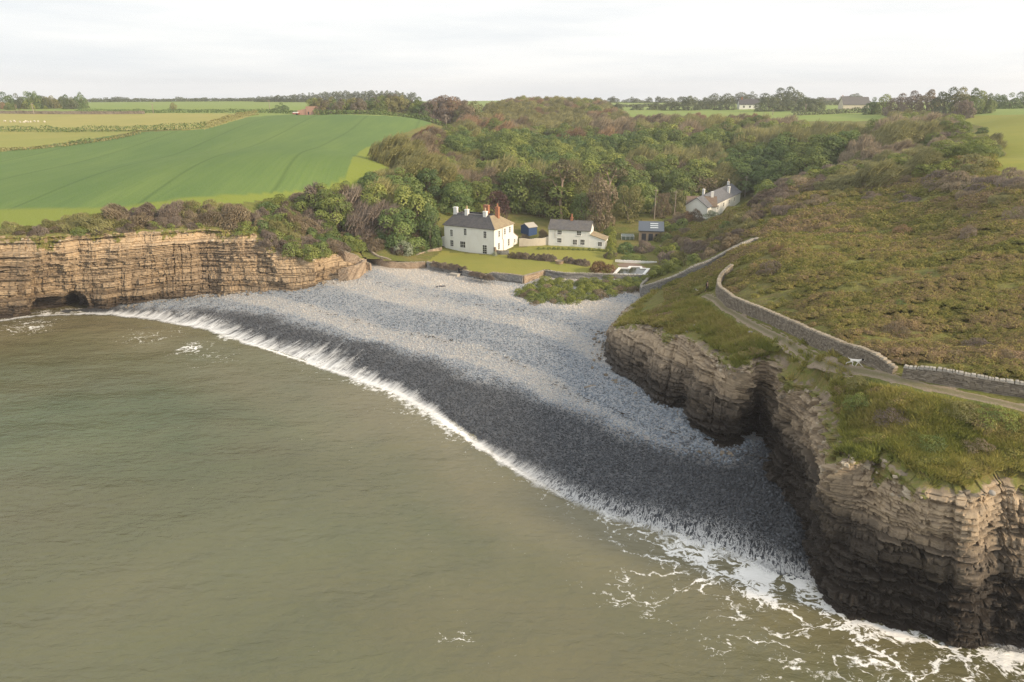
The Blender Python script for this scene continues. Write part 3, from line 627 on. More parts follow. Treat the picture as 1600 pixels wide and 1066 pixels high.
fzs = B_S(fx_, fy_) + .26 * np.sin(fr / 2.6 + .9 * fbm(fx_ / 25, fy_ / 25, 8)) * sstep(3, 8, fr) * sstep(45, 25, fr) + .10 * np.cos(fa_ * 2 * np.pi / 4.2 + 2 * fbm(fa_ / 9, fr / 9, 12)) * np.exp(-((fr - 6) / 5.0) ** 2) + .15
fzs = np.maximum(fzs, .22 * np.exp(-((fr + .9) / 1.1) ** 2) + .07)
lobf = np.interp(fa_, SHORE_ARC, SWASH_W) * (.50 + .85 * vn(fa_ * .085, 0 * fa_, 18) + .22 * vn(fa_ * .30, 0 * fa_, 19))
rch = np.clip(1 - fr / np.maximum(lobf, .5), 0, 1); insf = inpoly(fx_, fy_, HOLE); kf = insf[:-1, :-1] & insf[1:, :-1] & insf[1:, 1:] & insf[:-1, 1:] & (rch[:-1, :-1] + rch[1:, 1:] > 0)
qf = grid_faces(*fx_.shape)[kf.ravel()]; u, inv = np.unique(qf.ravel(), return_inverse=True)
put('swash', mesh_from('swash', np.stack([fx_.ravel()[u], fy_.ravel()[u], fzs.ravel()[u]], 1), inv.reshape(-1, 4), M_SWASH, True, {'shored': fr.ravel()[u], 'shorea': fa_.ravel()[u], 'reach': rch.ravel()[u],
    'laceness': sstep(SHORE_ARC[13], SHORE_ARC[17], fa_).ravel()[u], 'froth': np.interp(fa_, SHORE_ARC[[0, 10, 12, 17, 22]], [.9, .9, .8, .55, .6]).ravel()[u]}), kind='stuff')

# ------------------------------------------------------------------ sea
a2 = np.linspace(R(-100), R(100), 900); r2 = np.concatenate([np.linspace(6, 34, 30)[:-1], np.geomspace(34, 170, 330), np.geomspace(175, 900, 20)])
RR2, AA2 = np.meshgrid(r2, a2, indexing='ij'); wx = RR2 * np.sin(AA2); wy = RR2 * np.cos(AA2)
d0, sa2, sg2 = polydist(wx, wy, SHORE); off = -d0 * sg2                             # positive seaward
cst = polydist(wx, wy, [p[:2] for p in HEAD_BASE[17:]])[0]; cstl = polydist(wx, wy, [p[:2] for p in LEFT_BASE[:6]])[0]
near = sstep(9, 1, off)
patch_c = np.array(G(1110, 885, 0)[:2]); patch = np.exp(-(((wx - 19.5) / 9.5) ** 2 + ((wy - 51.5) / 7.5) ** 2))
foamy = np.clip(.34 * sstep(6, 0, off) * sstep(60, 95, sa2) + .78 * patch + .50 * sstep(3.0, .4, cst) + .30 * sstep(10, 2, cst) + .75 * sstep(4, .3, cstl), 0, 1.4)
for (c, s_, w_) in ((G(300, 545, 0), 3.2, .85), (G(240, 525, 0), 6, .45), (G(330, 560, 0), 5, .35), (G(715, 998, 0), 1.6, .62), (G(1000, 930, 0), 4, .5), (G(40, 510, 0), 6, .6), (G(1190, 990, 0), 5, .55), (G(1400, 1040, 0), 6, .75), (G(640, 640, 0), 5, .35)):
    foamy = np.maximum(foamy, w_ * np.exp(-(((wx - c[0]) / s_) ** 2 + ((wy - c[1]) / s_) ** 2)))
bw = np.interp(sa2, SHORE_ARC, BREAK_W)
breaker = np.exp(-((off - .35) / (.75 * bw)) ** 2) * np.clip(bw, 0, 1) + .5 * np.exp(-((off - 1.6) / .9) ** 2) * (vn(sa2 * .12, 0 * sa2, 41) > .45) * (sa2 > 60)
sandy = .75 * sstep(26, 3, off + 6 * fbm(wx / 12, wy / 12, 43, 3)) * sstep(205, 150, sa2) * (.55 + .45 * vn(wx / 9, wy / 16, 44))
sandy = np.maximum(sandy, .38 * sstep(45, 25, np.hypot(wx + 8, wy - 34)) )
fleck = np.maximum(sstep(40, 8, off), .9 * np.exp(-(((wx - 12) / 14) ** 2 + ((wy - 42) / 10) ** 2)))
wz = .34 * np.exp(-((off - .9) / 1.1) ** 2) * bw * .8 + .05 * fbm(wx / 3, wy / 2, 45, 3) + .16 * np.sin(off / 2.9 + 1.5 * fbm(wx / 20, wy / 20, 46)) * sstep(34, 5, off)
put('sea', mesh_from('sea', np.stack([wx.ravel(), wy.ravel(), wz.ravel()], 1), grid_faces(*wx.shape)[:, ::-1], M_SEA, True,
    {'shored': off.ravel(), 'shorea': sa2.ravel(), 'foamy': foamy.ravel(), 'breaker': breaker.ravel(), 'sandy': sandy.ravel(), 'fleck': fleck.ravel()}), kind='structure')
# ------------------------------------------------------------------ foliage
def m_leaf(name, stops, trans=.25, tint_src='mesh', rough=.75):
    t = NT(name); a = t.attr('leaf'); r = t.add('ShaderNodeObjectInfo').outputs['Random']
    f = t.math('ADD', t.math('MULTIPLY', a, .62), t.math('MULTIPLY', r, .38))
    c = t.ramp(f, stops)
    d = t.add('ShaderNodeBsdfDiffuse', {0: c}); tr = t.add('ShaderNodeBsdfTranslucent', {0: c})
    gl = t.add('ShaderNodeBsdfGlossy', {0: (1, 1, 1, 1), 'Roughness': .55})
    m1 = t.add('ShaderNodeMixShader', {0: trans, 1: d.outputs[0], 2: tr.outputs[0]}); m2 = t.add('ShaderNodeMixShader', {0: .03, 1: m1.outputs[0], 2: gl.outputs[0]})
    t.l.new(m2.outputs[0], t.out.inputs[0]); return t.m
def ml(name, a, b, c=None, **k):
    st = [(.1, a), (.55, b), (.95, c or tuple(x * 1.3 for x in b))]
    return m_leaf(name, st, **k)
LEAF = {
 'green': ml('leaf_fresh_green', (.095, .142, .038), (.20, .245, .056), (.35, .37, .085)),
 'deep': ml('leaf_deep_green', (.066, .120, .040), (.138, .205, .056), (.245, .31, .080)),
 'olive': ml('leaf_olive', (.155, .155, .056), (.25, .238, .084), (.36, .33, .125)),
 'brown': ml('twig_brown', (.155, .120, .075), (.260, .205, .125), (.35, .285, .18)),
 'rust': ml('twig_rust', (.185, .118, .066), (.29, .185, .10), (.36, .25, .135)),
 'mauve': ml('twig_mauve', (.135, .105, .082), (.215, .170, .130), (.30, .245, .185)),
 'copper': ml('leaf_copper', (.042, .022, .022), (.075, .038, .035), (.12, .065, .055)),
 'silver': ml('leaf_silver', (.20, .23, .15), (.30, .34, .23), (.40, .43, .31)),
 'lime': ml('leaf_lime', (.115, .145, .030), (.215, .245, .045), (.33, .34, .07)),
 'pine': ml('needle_pine', (.095, .095, .048), (.175, .150, .070), (.25, .20, .095)),
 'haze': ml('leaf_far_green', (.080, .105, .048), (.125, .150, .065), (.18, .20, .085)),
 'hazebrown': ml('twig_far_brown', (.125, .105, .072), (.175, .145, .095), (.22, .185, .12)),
}
def m_bark(name, a, b):
    t = NT(name); p = t.pos(); n = t.noise(t.mapv(p, (3, 3, .6)), 1.5, 4, .6)
    return t.bsdf(t.mix(t.mr(n, .3, .7), a, b), .9, .15, t.bump(n, .6, .05))
M_BARK = m_bark('grey_bark', (.10, .08, .06), (.19, .155, .12)); M_PALEBARK = m_bark('pale_pine_bark', (.32, .22, .155), (.46, .36, .28))
M_POLE = m_bark('weathered_pole', (.26, .22, .18), (.38, .33, .27))

def leaf_quads(P, N, size, rg, aspect=1.5, up=0.0):
    n = len(P); N = N / (np.linalg.norm(N, axis=1)[:, None] + 1e-9)
    a = rg.normal(size=(n, 3)); a[:, 2] += up; a -= (a * N).sum(1)[:, None] * N; a /= np.linalg.norm(a, axis=1)[:, None] + 1e-9
    b = np.cross(N, a); s = (size * rg.uniform(.6, 1.35, n))[:, None]
    c0 = P - a * s * aspect * .5; c1 = P + b * s * .5; c2 = P + a * s * aspect * .5; c3 = P - b * s * .5
    V = np.stack([c0, c1, c2, c3], 1).reshape(-1, 3); F = np.arange(4 * n).reshape(-1, 4); return V, F
def crown_mesh(name, seed, rx, ry, rz, nl, leaf, lobes=18, lob_r=.36, mat=None, twig=0.0, lean=(0, 0), flat=.25, skirt=.15, twl=1.2):
    """crown of leaf-sized faces gathered in clumps over a dome; z=0 is the crown's foot"""
    rg = np.random.default_rng(seed); Rm = (rx * ry * rz) ** (1 / 3)
    d = rg.normal(size=(lobes * 3, 3)); d[:, 2] = np.abs(d[:, 2]) * 1.05 - skirt; d /= np.linalg.norm(d, axis=1)[:, None]
    sel = [0]
    for i in range(1, len(d)):
        if len(sel) >= lobes: break
        if min(np.linalg.norm(d[i] - d[j]) for j in sel) > .42: sel.append(i)
    d = d[sel]; k = len(d); rad = rg.uniform(.60, .86, k)
    C = d * np.array([rx, ry, rz]) * rad[:, None]; LR = lob_r * Rm * rg.uniform(.75, 1.3, k); lt = rg.uniform(0, 1, k)
    C = np.vstack([C, [[0, 0, rz * .25]]]); LR = np.append(LR, Rm * .55); lt = np.append(lt, .3)
    w = LR ** 2; w[-1] *= .35; idx = rg.choice(len(C), size=int(nl * 1.7), p=w / w.sum())
    u = rg.normal(size=(len(idx), 3)); u[:, 2] += .45; u /= np.linalg.norm(u, axis=1)[:, None]
    P = C[idx] + u * (LR[idx] * rg.uniform(.78, 1.06, len(idx)))[:, None] * np.array([1, 1, .8])
    dd = np.linalg.norm((P[:, None] - C[None]) / np.array([1, 1, .8]), axis=2) / LR[None]; dd[np.arange(len(idx)), idx] = 9
    ok = (dd.min(1) > .80) & (P[:, 2] > -rz * .12); P = P[ok][:nl]; u = u[ok][:nl]; li = idx[ok][:nl]
    base = P.copy(); out = P / (np.linalg.norm(P, axis=1)[:, None] + 1e-9)
    N = u * .8 + out * .3 + rg.normal(size=P.shape) * .40 + np.array([0, 0, .55])
    nt = int(len(P) * twig)
    lv = np.clip(lt[li] * .72 + rg.uniform(0, .28, len(P)), 0, 1)
    V, F = leaf_quads(P[nt:], N[nt:], leaf, rg, 1.2); A = np.repeat(lv[nt:], 4)
    if nt:
        p = P[:nt]; dirn = out[:nt] * .40 + np.array([lean[0], lean[1], 1.0]) + rg.normal(size=p.shape) * .22; dirn /= np.linalg.norm(dirn, axis=1)[:, None]
        ln = (twl * rg.uniform(.5, 1.2, nt))[:, None]; sd = np.cross(dirn, rg.normal(size=p.shape)); sd /= np.linalg.norm(sd, axis=1)[:, None] + 1e-9; sd *= leaf * .24
        q0 = p - dirn * ln * .6; V2 = np.stack([q0 - sd, q0 + sd, p + dirn * ln * .4 + sd * .3, p + dirn * ln * .4 - sd * .3], 1).reshape(-1, 3)
        F = np.vstack([F, np.arange(4 * nt).reshape(-1, 4) + len(V)]); V = np.vstack([V, V2]); A = np.concatenate([A, np.repeat(lv[:nt], 4)])
    V[:, 2] /= np.percentile(V[:, 2], 99.5); V[:, :2] /= np.percentile(np.hypot(V[:, 0], V[:, 1]), 95); rz = 1.0
    zz = np.clip(V[:, 2] / rz, 0, 1); V = V + np.stack([lean[0] * zz * rz * .35, lean[1] * zz * rz * .35, 0 * zz], 1)
    return mesh_from(name, V, F, mat, False, {'leaf': A})
def trunk_mesh(name, seed, h, r, mat, limbs=4, spread=2.0):
    rg = random.Random(seed); m = MB(); top = (rg.uniform(-.3, .3), rg.uniform(-.3, .3), h)
    m.tube([(0, 0, -.5), (0, 0, .0), (top[0] * .4, top[1] * .4, h * .5), top], [r * 1.4, r * 1.1, r * .8, r * .35], 7)
    for i in range(limbs):
        a = 2 * math.pi * (i + rg.random()) / limbs; z0 = h * rg.uniform(.35, .7); z1 = z0 + h * rg.uniform(.2, .4); l = spread * rg.uniform(.6, 1.1)
        m.tube([(0, 0, z0), (math.cos(a) * l * .5, math.sin(a) * l * .5, z0 + (z1 - z0) * .45), (math.cos(a) * l, math.sin(a) * l, z1)], [r * .5, r * .35, r * .12], 5)
    return m.mesh(name, mat, True)
WIND = (.55, .35)
CROWN = {'gorse': [crown_mesh('crown', 395 + i, 1, 1, .9, 4200, .046, 18, .36, twig=.35, skirt=.5, twl=.12) for i in range(3)],
         'broad': [crown_mesh('crown', 300 + i, 1, 1, 1.5, 6500, .052, 30, .255) for i in range(5)],
         'twig': [crown_mesh('crown', 320 + i, 1, 1, 1.15, 5600, .050, 30, .27, twig=.62, lean=WIND, twl=.40) for i in range(5)],
         'loose': [crown_mesh('crown', 340 + i, 1, 1, 2.1, 3400, .066, 24, .26, twig=.30, twl=.22) for i in range(3)],
         'bush': [crown_mesh('crown', 360 + i, 1, 1, 1.0, 2200, .085, 16, .38, skirt=.45) for i in range(4)],
         'scrub': [crown_mesh('crown', 380 + i, 1, 1, 1.0, 2400, .075, 16, .38, twig=.6, lean=WIND, skirt=.4, twl=.26) for i in range(4)]}
TRUNK = [trunk_mesh('trunk', 50 + i, 1.0, .055, M_BARK, 5, .5) for i in range(3)]
def obj_mat(o, mat):
    if not o.data.materials: o.data.materials.append(None)
    o.material_slots[0].link = 'OBJECT'; o.material_slots[0].material = mat
def plant(name, xyz, rad, h, crown, leafk, label, cat, group=None, foot=.28, rotz=None, trunk=True, sq=1.0, tilt=0.0):
    """a tree or bush: an Empty at its foot > crown, trunk. h overall height, rad crown radius, foot = bare share of the height"""
    rz_ = RNG.uniform(0, 6.28) if rotz is None else rotz
    ms = CROWN[crown]; me = ms[int(RNG.integers(len(ms)))]
    if trunk: t = empty(name, xyz, label, cat, group, rz_); c = put('crown', me, t)
    else: t = c = put(name, me, None, label, cat, group)
    topz = 1.0
    if trunk: c.location = (0, 0, h * foot)
    else: c.location = (xyz[0], xyz[1], xyz[2] + h * foot); c.rotation_euler = (0, 0, rz_)
    c.scale = (rad, rad * sq, h * (1 - foot) / topz); obj_mat(c, LEAF[leafk])
    if trunk:
        k = put('trunk', TRUNK[int(RNG.integers(3))], t); k.scale = (h * .55, h * .55, h * .72)
    return t

# ------------------------------------------------------------------ scattering of what nobody could count
def scatter(name, pts, scl, tint, sources, kind='stuff', rot=None, idx=None, sq=None):
    n = len(pts); me = bpy.data.meshes.new(name); me.vertices.add(n); me.vertices.foreach_set('co', np.asarray(pts, np.float32).ravel())
    def at(k, t, key, a): x = me.attributes.new(k, t, 'POINT'); x.data.foreach_set(key, np.asarray(a).ravel())
    s3 = np.asarray(scl, np.float32); s3 = np.repeat(s3[:, None], 3, 1) if s3.ndim == 1 else s3
    at('scl', 'FLOAT_VECTOR', 'vector', s3.astype(np.float32))
    if rot is None: rot = np.stack([RNG.uniform(-.12, .12, n), RNG.uniform(-.12, .12, n), RNG.uniform(0, 6.28, n)], 1)
    at('rot', 'FLOAT_VECTOR', 'vector', rot.astype(np.float32)); at('tint', 'FLOAT', 'value', np.asarray(tint, np.float32))
    at('pick', 'INT', 'value', (RNG.integers(0, len(sources), n) if idx is None else np.asarray(idx)).astype(np.int32))
    o = put(name, me, kind=kind)
    g = bpy.data.node_groups.new(name + '_nodes', 'GeometryNodeTree')
    g.interface.new_socket('Geometry', in_out='INPUT', socket_type='NodeSocketGeometry'); g.interface.new_socket('Geometry', in_out='OUTPUT', socket_type='NodeSocketGeometry')
    N = g.nodes; Lk = g.links; gi = N.new('NodeGroupInput'); go = N.new('NodeGroupOutput')
    m2p = N.new('GeometryNodeMeshToPoints'); iop = N.new('GeometryNodeInstanceOnPoints'); g2i = N.new('GeometryNodeGeometryToInstance')
    Lk.new(gi.outputs[0], m2p.inputs[0]); Lk.new(m2p.outputs[0], iop.inputs['Points'])
    for src in reversed(sources):                    # the socket keeps the last link first
        oi = N.new('GeometryNodeObjectInfo'); oi.inputs['Object'].default_value = src; oi.transform_space = 'ORIGINAL'; Lk.new(oi.outputs['Geometry'], g2i.inputs[0])
    Lk.new(g2i.outputs[0], iop.inputs['Instance']); iop.inputs['Pick Instance'].default_value = True
    def na(k, t):
        x = N.new('GeometryNodeInputNamedAttribute'); x.data_type = t; x.inputs[0].default_value = k; return x.outputs[0]
    Lk.new(na('pick', 'INT'), iop.inputs['Instance Index']); Lk.new(na('scl', 'FLOAT_VECTOR'), iop.inputs['Scale'])
    e2r = N.new('FunctionNodeEulerToRotation'); Lk.new(na('rot', 'FLOAT_VECTOR'), e2r.inputs[0]); Lk.new(e2r.outputs[0], iop.inputs['Rotation'])
    Lk.new(iop.outputs[0], go.inputs[0])
    md = o.modifiers.new('scatter', 'NODES'); md.node_group = g
    return o
def src(me):
    return bpy.data.objects.new(me.name + '_source', me)      # never linked to the scene, only instanced
def m_tint(name, stops, mode='INSTANCER', leafmix=.35, trans=.2, rough=None, spec=.2):
    t = NT(name); a = t.attr('tint', mode); r = t.add('ShaderNodeObjectInfo').outputs['Random']
    if leafmix: f = t.math('ADD', t.math('MULTIPLY', a, 1 - leafmix), t.math('MULTIPLY', t.math('ADD', t.math('MULTIPLY', t.attr('leaf'), .7), t.math('MULTIPLY', r, .3)), leafmix))
    else: f = a
    c = t.ramp(f, stops)
    if rough is not None: return t.bsdf(c, rough, spec)
    d = t.add('ShaderNodeBsdfDiffuse', {0: c}); tr = t.add('ShaderNodeBsdfTranslucent', {0: c}); m1 = t.add('ShaderNodeMixShader', {0: trans, 1: d.outputs[0], 2: tr.outputs[0]})
    t.l.new(m1.outputs[0], t.out.inputs[0]); return t.m
# ------------------------------------------------------------------ the wooded valley
WOOD = [(455, 292), (540, 276), (606, 240), (612, 208), (700, 189), (745, 170), (765, 158), (820, 148), (930, 148), (960, 168), (1000, 175), (1060, 175), (1120, 170), (1200, 178), (1290, 190), (1345, 194),
        (1400, 168), (1480, 172), (1520, 198), (1556, 202), (1580, 226), (1570, 262), (1440, 262), (1330, 262), (1240, 262), (1170, 272), (1150, 284), (1075, 272), (1000, 282), (950, 272), (880, 272), (840, 292), (812, 300), (700, 300), (690, 312), (690, 325), (650, 330), (600, 325), (500, 318), (455, 320)]
def near_poly(x, y, pts, d): return polydist(np.array([x]), np.array([y]), pts)[0][0] < d
cand = []
row = 0; yv = 150.0
while yv < 620:
    st = 7.0 if yv < 330 else 8.0
    for xv in np.arange(-75, 175, st + .8) + (st / 2 if row % 2 else 0):
        cand.append((xv + RNG.uniform(-2.6, 2.6), yv + RNG.uniform(-2.4, 2.4)))
    row += 1; yv += st
cand = np.array(cand); cz = groundz(cand[:, 0], cand[:, 1], False); cpx, cpy0 = PX(cand[:, 0], cand[:, 1], cz)
val = vn(cand[:, 0] / 16, cand[:, 1] / 20, 61) + .35 * (RNG.uniform(0, 1, len(cand)) - .5)      # patches of one kind
hh_ = np.where((cpx > 770) & (cpx < 1340) & (cand[:, 1] < 345) & (cpy0 > 215), 10.0, 7.2)
hh_ = np.where((cpx < 700) & (cand[:, 1] < 200), 7.6, hh_); hh_ = np.where((cpx > 1230) & (cand[:, 1] < 205), 4.2, hh_)
hh_ = hh_ * RNG.uniform(.80, 1.30, len(cand))
_, cpy = PX(cand[:, 0], cand[:, 1], cz + hh_)
ok = inpoly(cpx, cpy, WOOD) & (cz < 36)
# keep the buildings, lawn and the crop clear
ok &= ~((cpx > 665) & (cpx < 1075) & (cand[:, 1] < 186)) & ~inpoly(cpx, cpy0, POLY['crop']) & ~inpoly(cpx, cpy0, POLY['right_field'])
ok &= ~((cand[:, 0] > 38) & (cand[:, 0] < 78) & (cand[:, 1] > 178) & (cand[:, 1] < 224)) & ~((cpx > 1040) & (cpx < 1350) & (cand[:, 1] < 206))
cand, cz, hh_, cpx, cpy, val = cand[ok], cz[ok], hh_[ok], cpx[ok], cpy[ok], val[ok]
kindl = []
for i in range(len(cand)):
    x, y, v, p, q = cand[i, 0], cand[i, 1], val[i], cpx[i], cpy[i]
    if 690 < p < 1345 and q > 200 and y < 345: k = 'deep' if v < .40 else 'green' if v < .84 else 'olive' if v < .95 else 'brown'
    elif 540 < p < 800 and y < 205 and q > 255: k = 'green' if v < .55 else 'deep' if v < .72 else 'olive' if v < .85 else 'mauve'
    elif p < 560: k = 'brown' if v < .45 else 'mauve' if v < .65 else 'green'
    elif p > 1230: k = 'brown' if v < .30 else 'olive' if v < .60 else 'green' if v < .80 else 'mauve'
    elif y > 360: k = 'olive' if v < .46 else 'brown' if v < .56 else 'green' if v < .70 else 'rust' if v < .80 else 'olive'
    else: k = 'olive' if v < .44 else 'green' if v < .58 else 'brown' if v < .74 else 'rust' if v < .80 else 'olive'
    kindl.append(k)
def wplace(px, py, y):
    if px < 620: return 'on the bank beside the crop field'
    if px < 800: return 'on the left ridge above the farmhouse' if y < 300 else 'at the head of the left ridge'
    if px < 1000: return 'in the valley behind the cottage' if y < 300 else 'on the far wooded rise'
    if px < 1230: return 'behind the hillside house' if y < 300 else 'on the far wooded crest'
    return 'on the right-hand slope by the far meadow'
WLAB = {'green': ('fresh green broadleaf tree', 'broad'), 'deep': ('dark green full-leaved tree', 'broad'),
        'olive': ('olive budding tree', 'twig'), 'brown': ('bare brown-twigged tree', 'twig'),
        'rust': ('rust-coloured budding tree', 'twig'), 'mauve': ('mauve-grey leafless tree', 'twig')}
order = np.argsort(np.hypot(cand[:, 0], cand[:, 1]) / hh_); NIND = 250
print('TREES', len(cand))
for i in order[:NIND]:
    lab, cr = WLAB[kindl[i]]; rad = (5.7 if cr == 'broad' else 6.6) * (hh_[i] / 8) ** .8 * RNG.uniform(.85, 1.15)
    if hh_[i] < 5.2: rad = 4.2 * RNG.uniform(.8, 1.2)
    plant('woodland_tree', (cand[i, 0], cand[i, 1], cz[i] - .2), rad, hh_[i], cr, kindl[i], lab + ' ' + wplace(cpx[i], cpy[i], cand[i, 1]), 'tree', 'trees of the valley wood, ' + kindl[i], foot=.10 if cr == 'twig' else .16, rotz=RNG.uniform(-.5, .5) if cr == 'twig' else None)
rest = order[NIND:]; srcs = []; sidx = {}
for k, (lab, cr) in WLAB.items():
    for m in CROWN[cr][:3]:
        mm = m.copy(); mm.materials.clear(); mm.materials.append(LEAF[k]); sidx.setdefault(k, []).append(len(srcs)); srcs.append(src(mm))
pk = np.array([sidx[kindl[i]][int(RNG.integers(3))] for i in rest])
rr = np.array([(6.0 if WLAB[kindl[i]][1] == 'broad' else 7.0) * (hh_[i] / 8) ** .8 * RNG.uniform(.85, 1.15) for i in rest])
rt = np.stack([0 * rr, 0 * rr, np.where([WLAB[kindl[i]][1] == 'twig' for i in rest], RNG.uniform(-.5, .5, len(rest)), RNG.uniform(0, 6.28, len(rest)))], 1)
scatter('distant_woodland', np.stack([cand[rest, 0], cand[rest, 1], cz[rest] + hh_[rest] * .06], 1), np.stack([rr, rr, hh_[rest] * .9], 1), 0 * rr, srcs, rot=rt, idx=pk)

# ------------------------------------------------------------------ heath cover on the headland slope, grass on its turf
def clump_mesh(name, seed, n, leaf, rz=.55, mat=None, up=.3):
    rg = np.random.default_rng(seed); u = rg.normal(size=(n, 3)); u[:, 2] = np.abs(u[:, 2]); u /= np.linalg.norm(u, axis=1)[:, None]
    P = u * rg.uniform(.6, 1.08, n)[:, None] * np.array([1, 1, rz]); V, F = leaf_quads(P, u + rg.normal(size=u.shape) * .5 + np.array([0, 0, .4]), leaf, rg, 1.7, up)
    return mesh_from(name, V, F, mat, False, {'leaf': np.repeat(rg.uniform(0, 1, n), 4)})
def tuft_mesh(name, seed, n, mat, w=.035, h=.5):
    rg = np.random.default_rng(seed); a = rg.uniform(0, 6.28, n); r = rg.uniform(0, .55, n); b = np.stack([np.cos(a) * r, np.sin(a) * r, 0 * a - .05], 1)
    d = np.stack([np.cos(a) * .5 + WIND[0] * .6, np.sin(a) * .5 + WIND[1] * .6, .9 + 0 * a], 1) + rg.normal(size=(n, 3)) * .25; l = h * rg.uniform(.5, 1.2, n)[:, None]
    s = np.cross(d, rg.normal(size=(n, 3))); s /= np.linalg.norm(s, axis=1)[:, None]; s *= w
    V = np.stack([b - s, b + s, b + d * l], 1).reshape(-1, 3)
    return mesh_from(name, V, np.arange(3 * n).reshape(-1, 3), mat, False, {'leaf': np.repeat(rg.uniform(0, 1, n), 3)})
M_HEATH = m_tint('heath_cover_leaf', [(.05, (.095, .108, .036)), (.24, (.185, .195, .055)), (.42, (.275, .265, .078)), (.56, (.34, .275, .115)), (.70, (.26, .19, .118)), (.88, (.41, .30, .19))], leafmix=.45)
M_TUFT = m_tint('headland_grass_blade', [(.05, (.125, .155, .042)), (.40, (.25, .265, .065)), (.65, (.38, .34, .105)), (.92, (.47, .37, .165))], leafmix=.35, trans=.3)
hs = [src(clump_mesh('heath_clump', 400 + i, 200, .15, .62, M_HEATH)) for i in range(4)]
ts = [src(tuft_mesh('grass_tuft', 420 + i, 70, M_TUFT, .055)) for i in range(3)]
def area_points(n, x0, x1, y0, y1, dens_near=True):
    # more points close by, where they show larger
    r0 = 42.0; r1 = 190.0; u = RNG.uniform(0, 1, n); r = r0 * (r1 / r0) ** u; a = RNG.uniform(R(2), R(52), n)
    x = r * np.sin(a); y = r * np.cos(a); m = (x > x0) & (x < x1) & (y > y0) & (y < y1); return x[m], y[m]
x, y = area_points(120000, 8, 120, 30, 172)
pd_ = polydist(x, y, PATH)[0]; wA = polydist(x, y, WALL_A + WALL_A2); wB = polydist(x, y, WALL_B)
z = groundz(x, y); qx, qy = PX(x, y, z)
onh = ~inpoly(x, y, HOLE) & (qx < 1700) & ~inpoly(qx, qy, POLY['right_field'])
inland = (wA[2] > 0) | (y > 100)
m = onh & inland & (wA[0] > .7) & (wB[0] > .6) & (pd_ > 2.0) & (((wB[2] < 0) & (qx > 1003)) | (qy < 372) | (qx > 1185)) & (qx > 1040)
m &= RNG.uniform(0, 1, len(x)) < .62
r = np.hypot(x, y); sc = (.26 + .28 * RNG.uniform(0, 1, len(x)) ** 2.5) * (r / 80) ** .55 * (1 + .5 * sstep(90, 150, r))
pf = fbm(x / 5.5, y / 1.9, 101, 4) + .35 * fbm(x / 14, y / 7, 102, 2); tn = .41 + .56 * fbm(x / 10, y / 4.5, 63, 3) + .26 * pf + .06 * RNG.normal(size=len(x)) + .16 * sstep(95, 60, y)
grassy = pf < -.17; mound = .46 * sstep(-.22, .42, pf) * (1 - sstep(140, 170, y)) * sstep(.8, 3.0, wB[0]) * sstep(.6, 1.8, wA[0]); z = z + mound
kk = m & ~(grassy & (RNG.uniform(0, 1, len(x)) < .93))
kk |= onh & ~inland & (pd_ > 1.9) & (wA[0] > .6) & (vn(x / 3.2, y / 2.6, 73) > .44) & (RNG.uniform(0, 1, len(x)) < .62)
scatter('heath_cover', np.stack([x, y, z - .06], 1)[kk], np.stack([sc * 1.25, sc, sc * RNG.uniform(.75, 1.5, len(x))], 1)[kk], np.clip(tn, 0, 1)[kk], hs,
        rot=np.stack([0 * sc, 0 * sc, RNG.uniform(-.4, .4, len(x))], 1)[kk])
# turf between path and cliff edge: also on the cliff's own grassy shoulder
X_, Y_, Z_, TF_, SB_ = GEO_R
ii = RNG.integers(0, X_.size, 90000); ii = ii[(TF_.ravel()[ii] > .72)]; ii = ii[RNG.uniform(0, 1, len(ii)) < .55]
tx = X_.ravel()[ii]; ty = Y_.ravel()[ii]; tz = Z_.ravel()[ii]
m2 = onh & ~inland & (pd_ > 1.3) & (wA[0] > .5)
tx = np.concatenate([tx, x[m2]]); ty = np.concatenate([ty, y[m2]]); tz = np.concatenate([tz, (z - mound)[m2]]); tr = np.hypot(tx, ty)
kp = tz > 4
tx, ty, tz, tr = tx[kp], ty[kp], tz[kp], tr[kp]
scatter('headland_grass', np.stack([tx, ty, tz], 1), (.50 + .40 * RNG.uniform(0, 1, len(tx))) * (tr / 60) ** .5, np.clip(.52 + .6 * fbm(tx / 4, ty / 4, 71, 4) + .08 * RNG.normal(size=len(tx)), 0, 1), ts)
print('HEATH', kk.sum(), 'TUFT', len(tx))
# ------------------------------------------------------------------ buildings
def m_plaster(name, a, b, stain, sc=1.0):
    t = NT(name); p = t.pos(); n = t.noise(t.mapv(p, (.8, .8, .35)), sc, 5, .65); f = t.noise(p, 6, 4, .7)
    c = t.mix(t.ramp(n, [(.45, 0), (.75, .6)]), a, b); c = t.mix(t.ramp(t.noise(t.mapv(p, (2.2, 2.2, .35)), 1.0, 5, .7), [(.58, 0), (.75, .5)]), c, stain)
    return t.bsdf(c, .85, .2, t.bump(f, .25, .03))
def m_slate(name, a, b, lichen, am):
    t = NT(name); p = t.pos(); br = t.voro(t.mapv(p, (3.2, 3.2, 5.5)), 1.0, 'F1', 'Color'); sv = t.add('ShaderNodeSeparateColor', {0: br}).outputs[0]
    c = t.mix(sv, a, b); c = t.mix(t.ramp(t.noise(p, .9, 5, .7), [(.5 - am * .2, 0), (.72, am)]), c, lichen)
    return t.bsdf(c, .75, .25, t.bump(sv, .4, .03))
def m_flat(name, c, rough=.6, spec=.3, var=.25, sc=3.0, **k):
    t = NT(name); n = t.noise(t.pos(), sc, 4, .6); return t.bsdf(t.mix(t.mr(n, .3, .7, 0, var), c, tuple(x * .6 for x in c)), rough, spec, **k)
M_WHITE = m_plaster('white_limewash', (.80, .80, .78), (.72, .70, .66), (.58, .54, .48)); M_OLDWHITE = m_plaster('stained_render', (.62, .56, .47), (.50, .43, .35), (.30, .25, .20), 1.6)
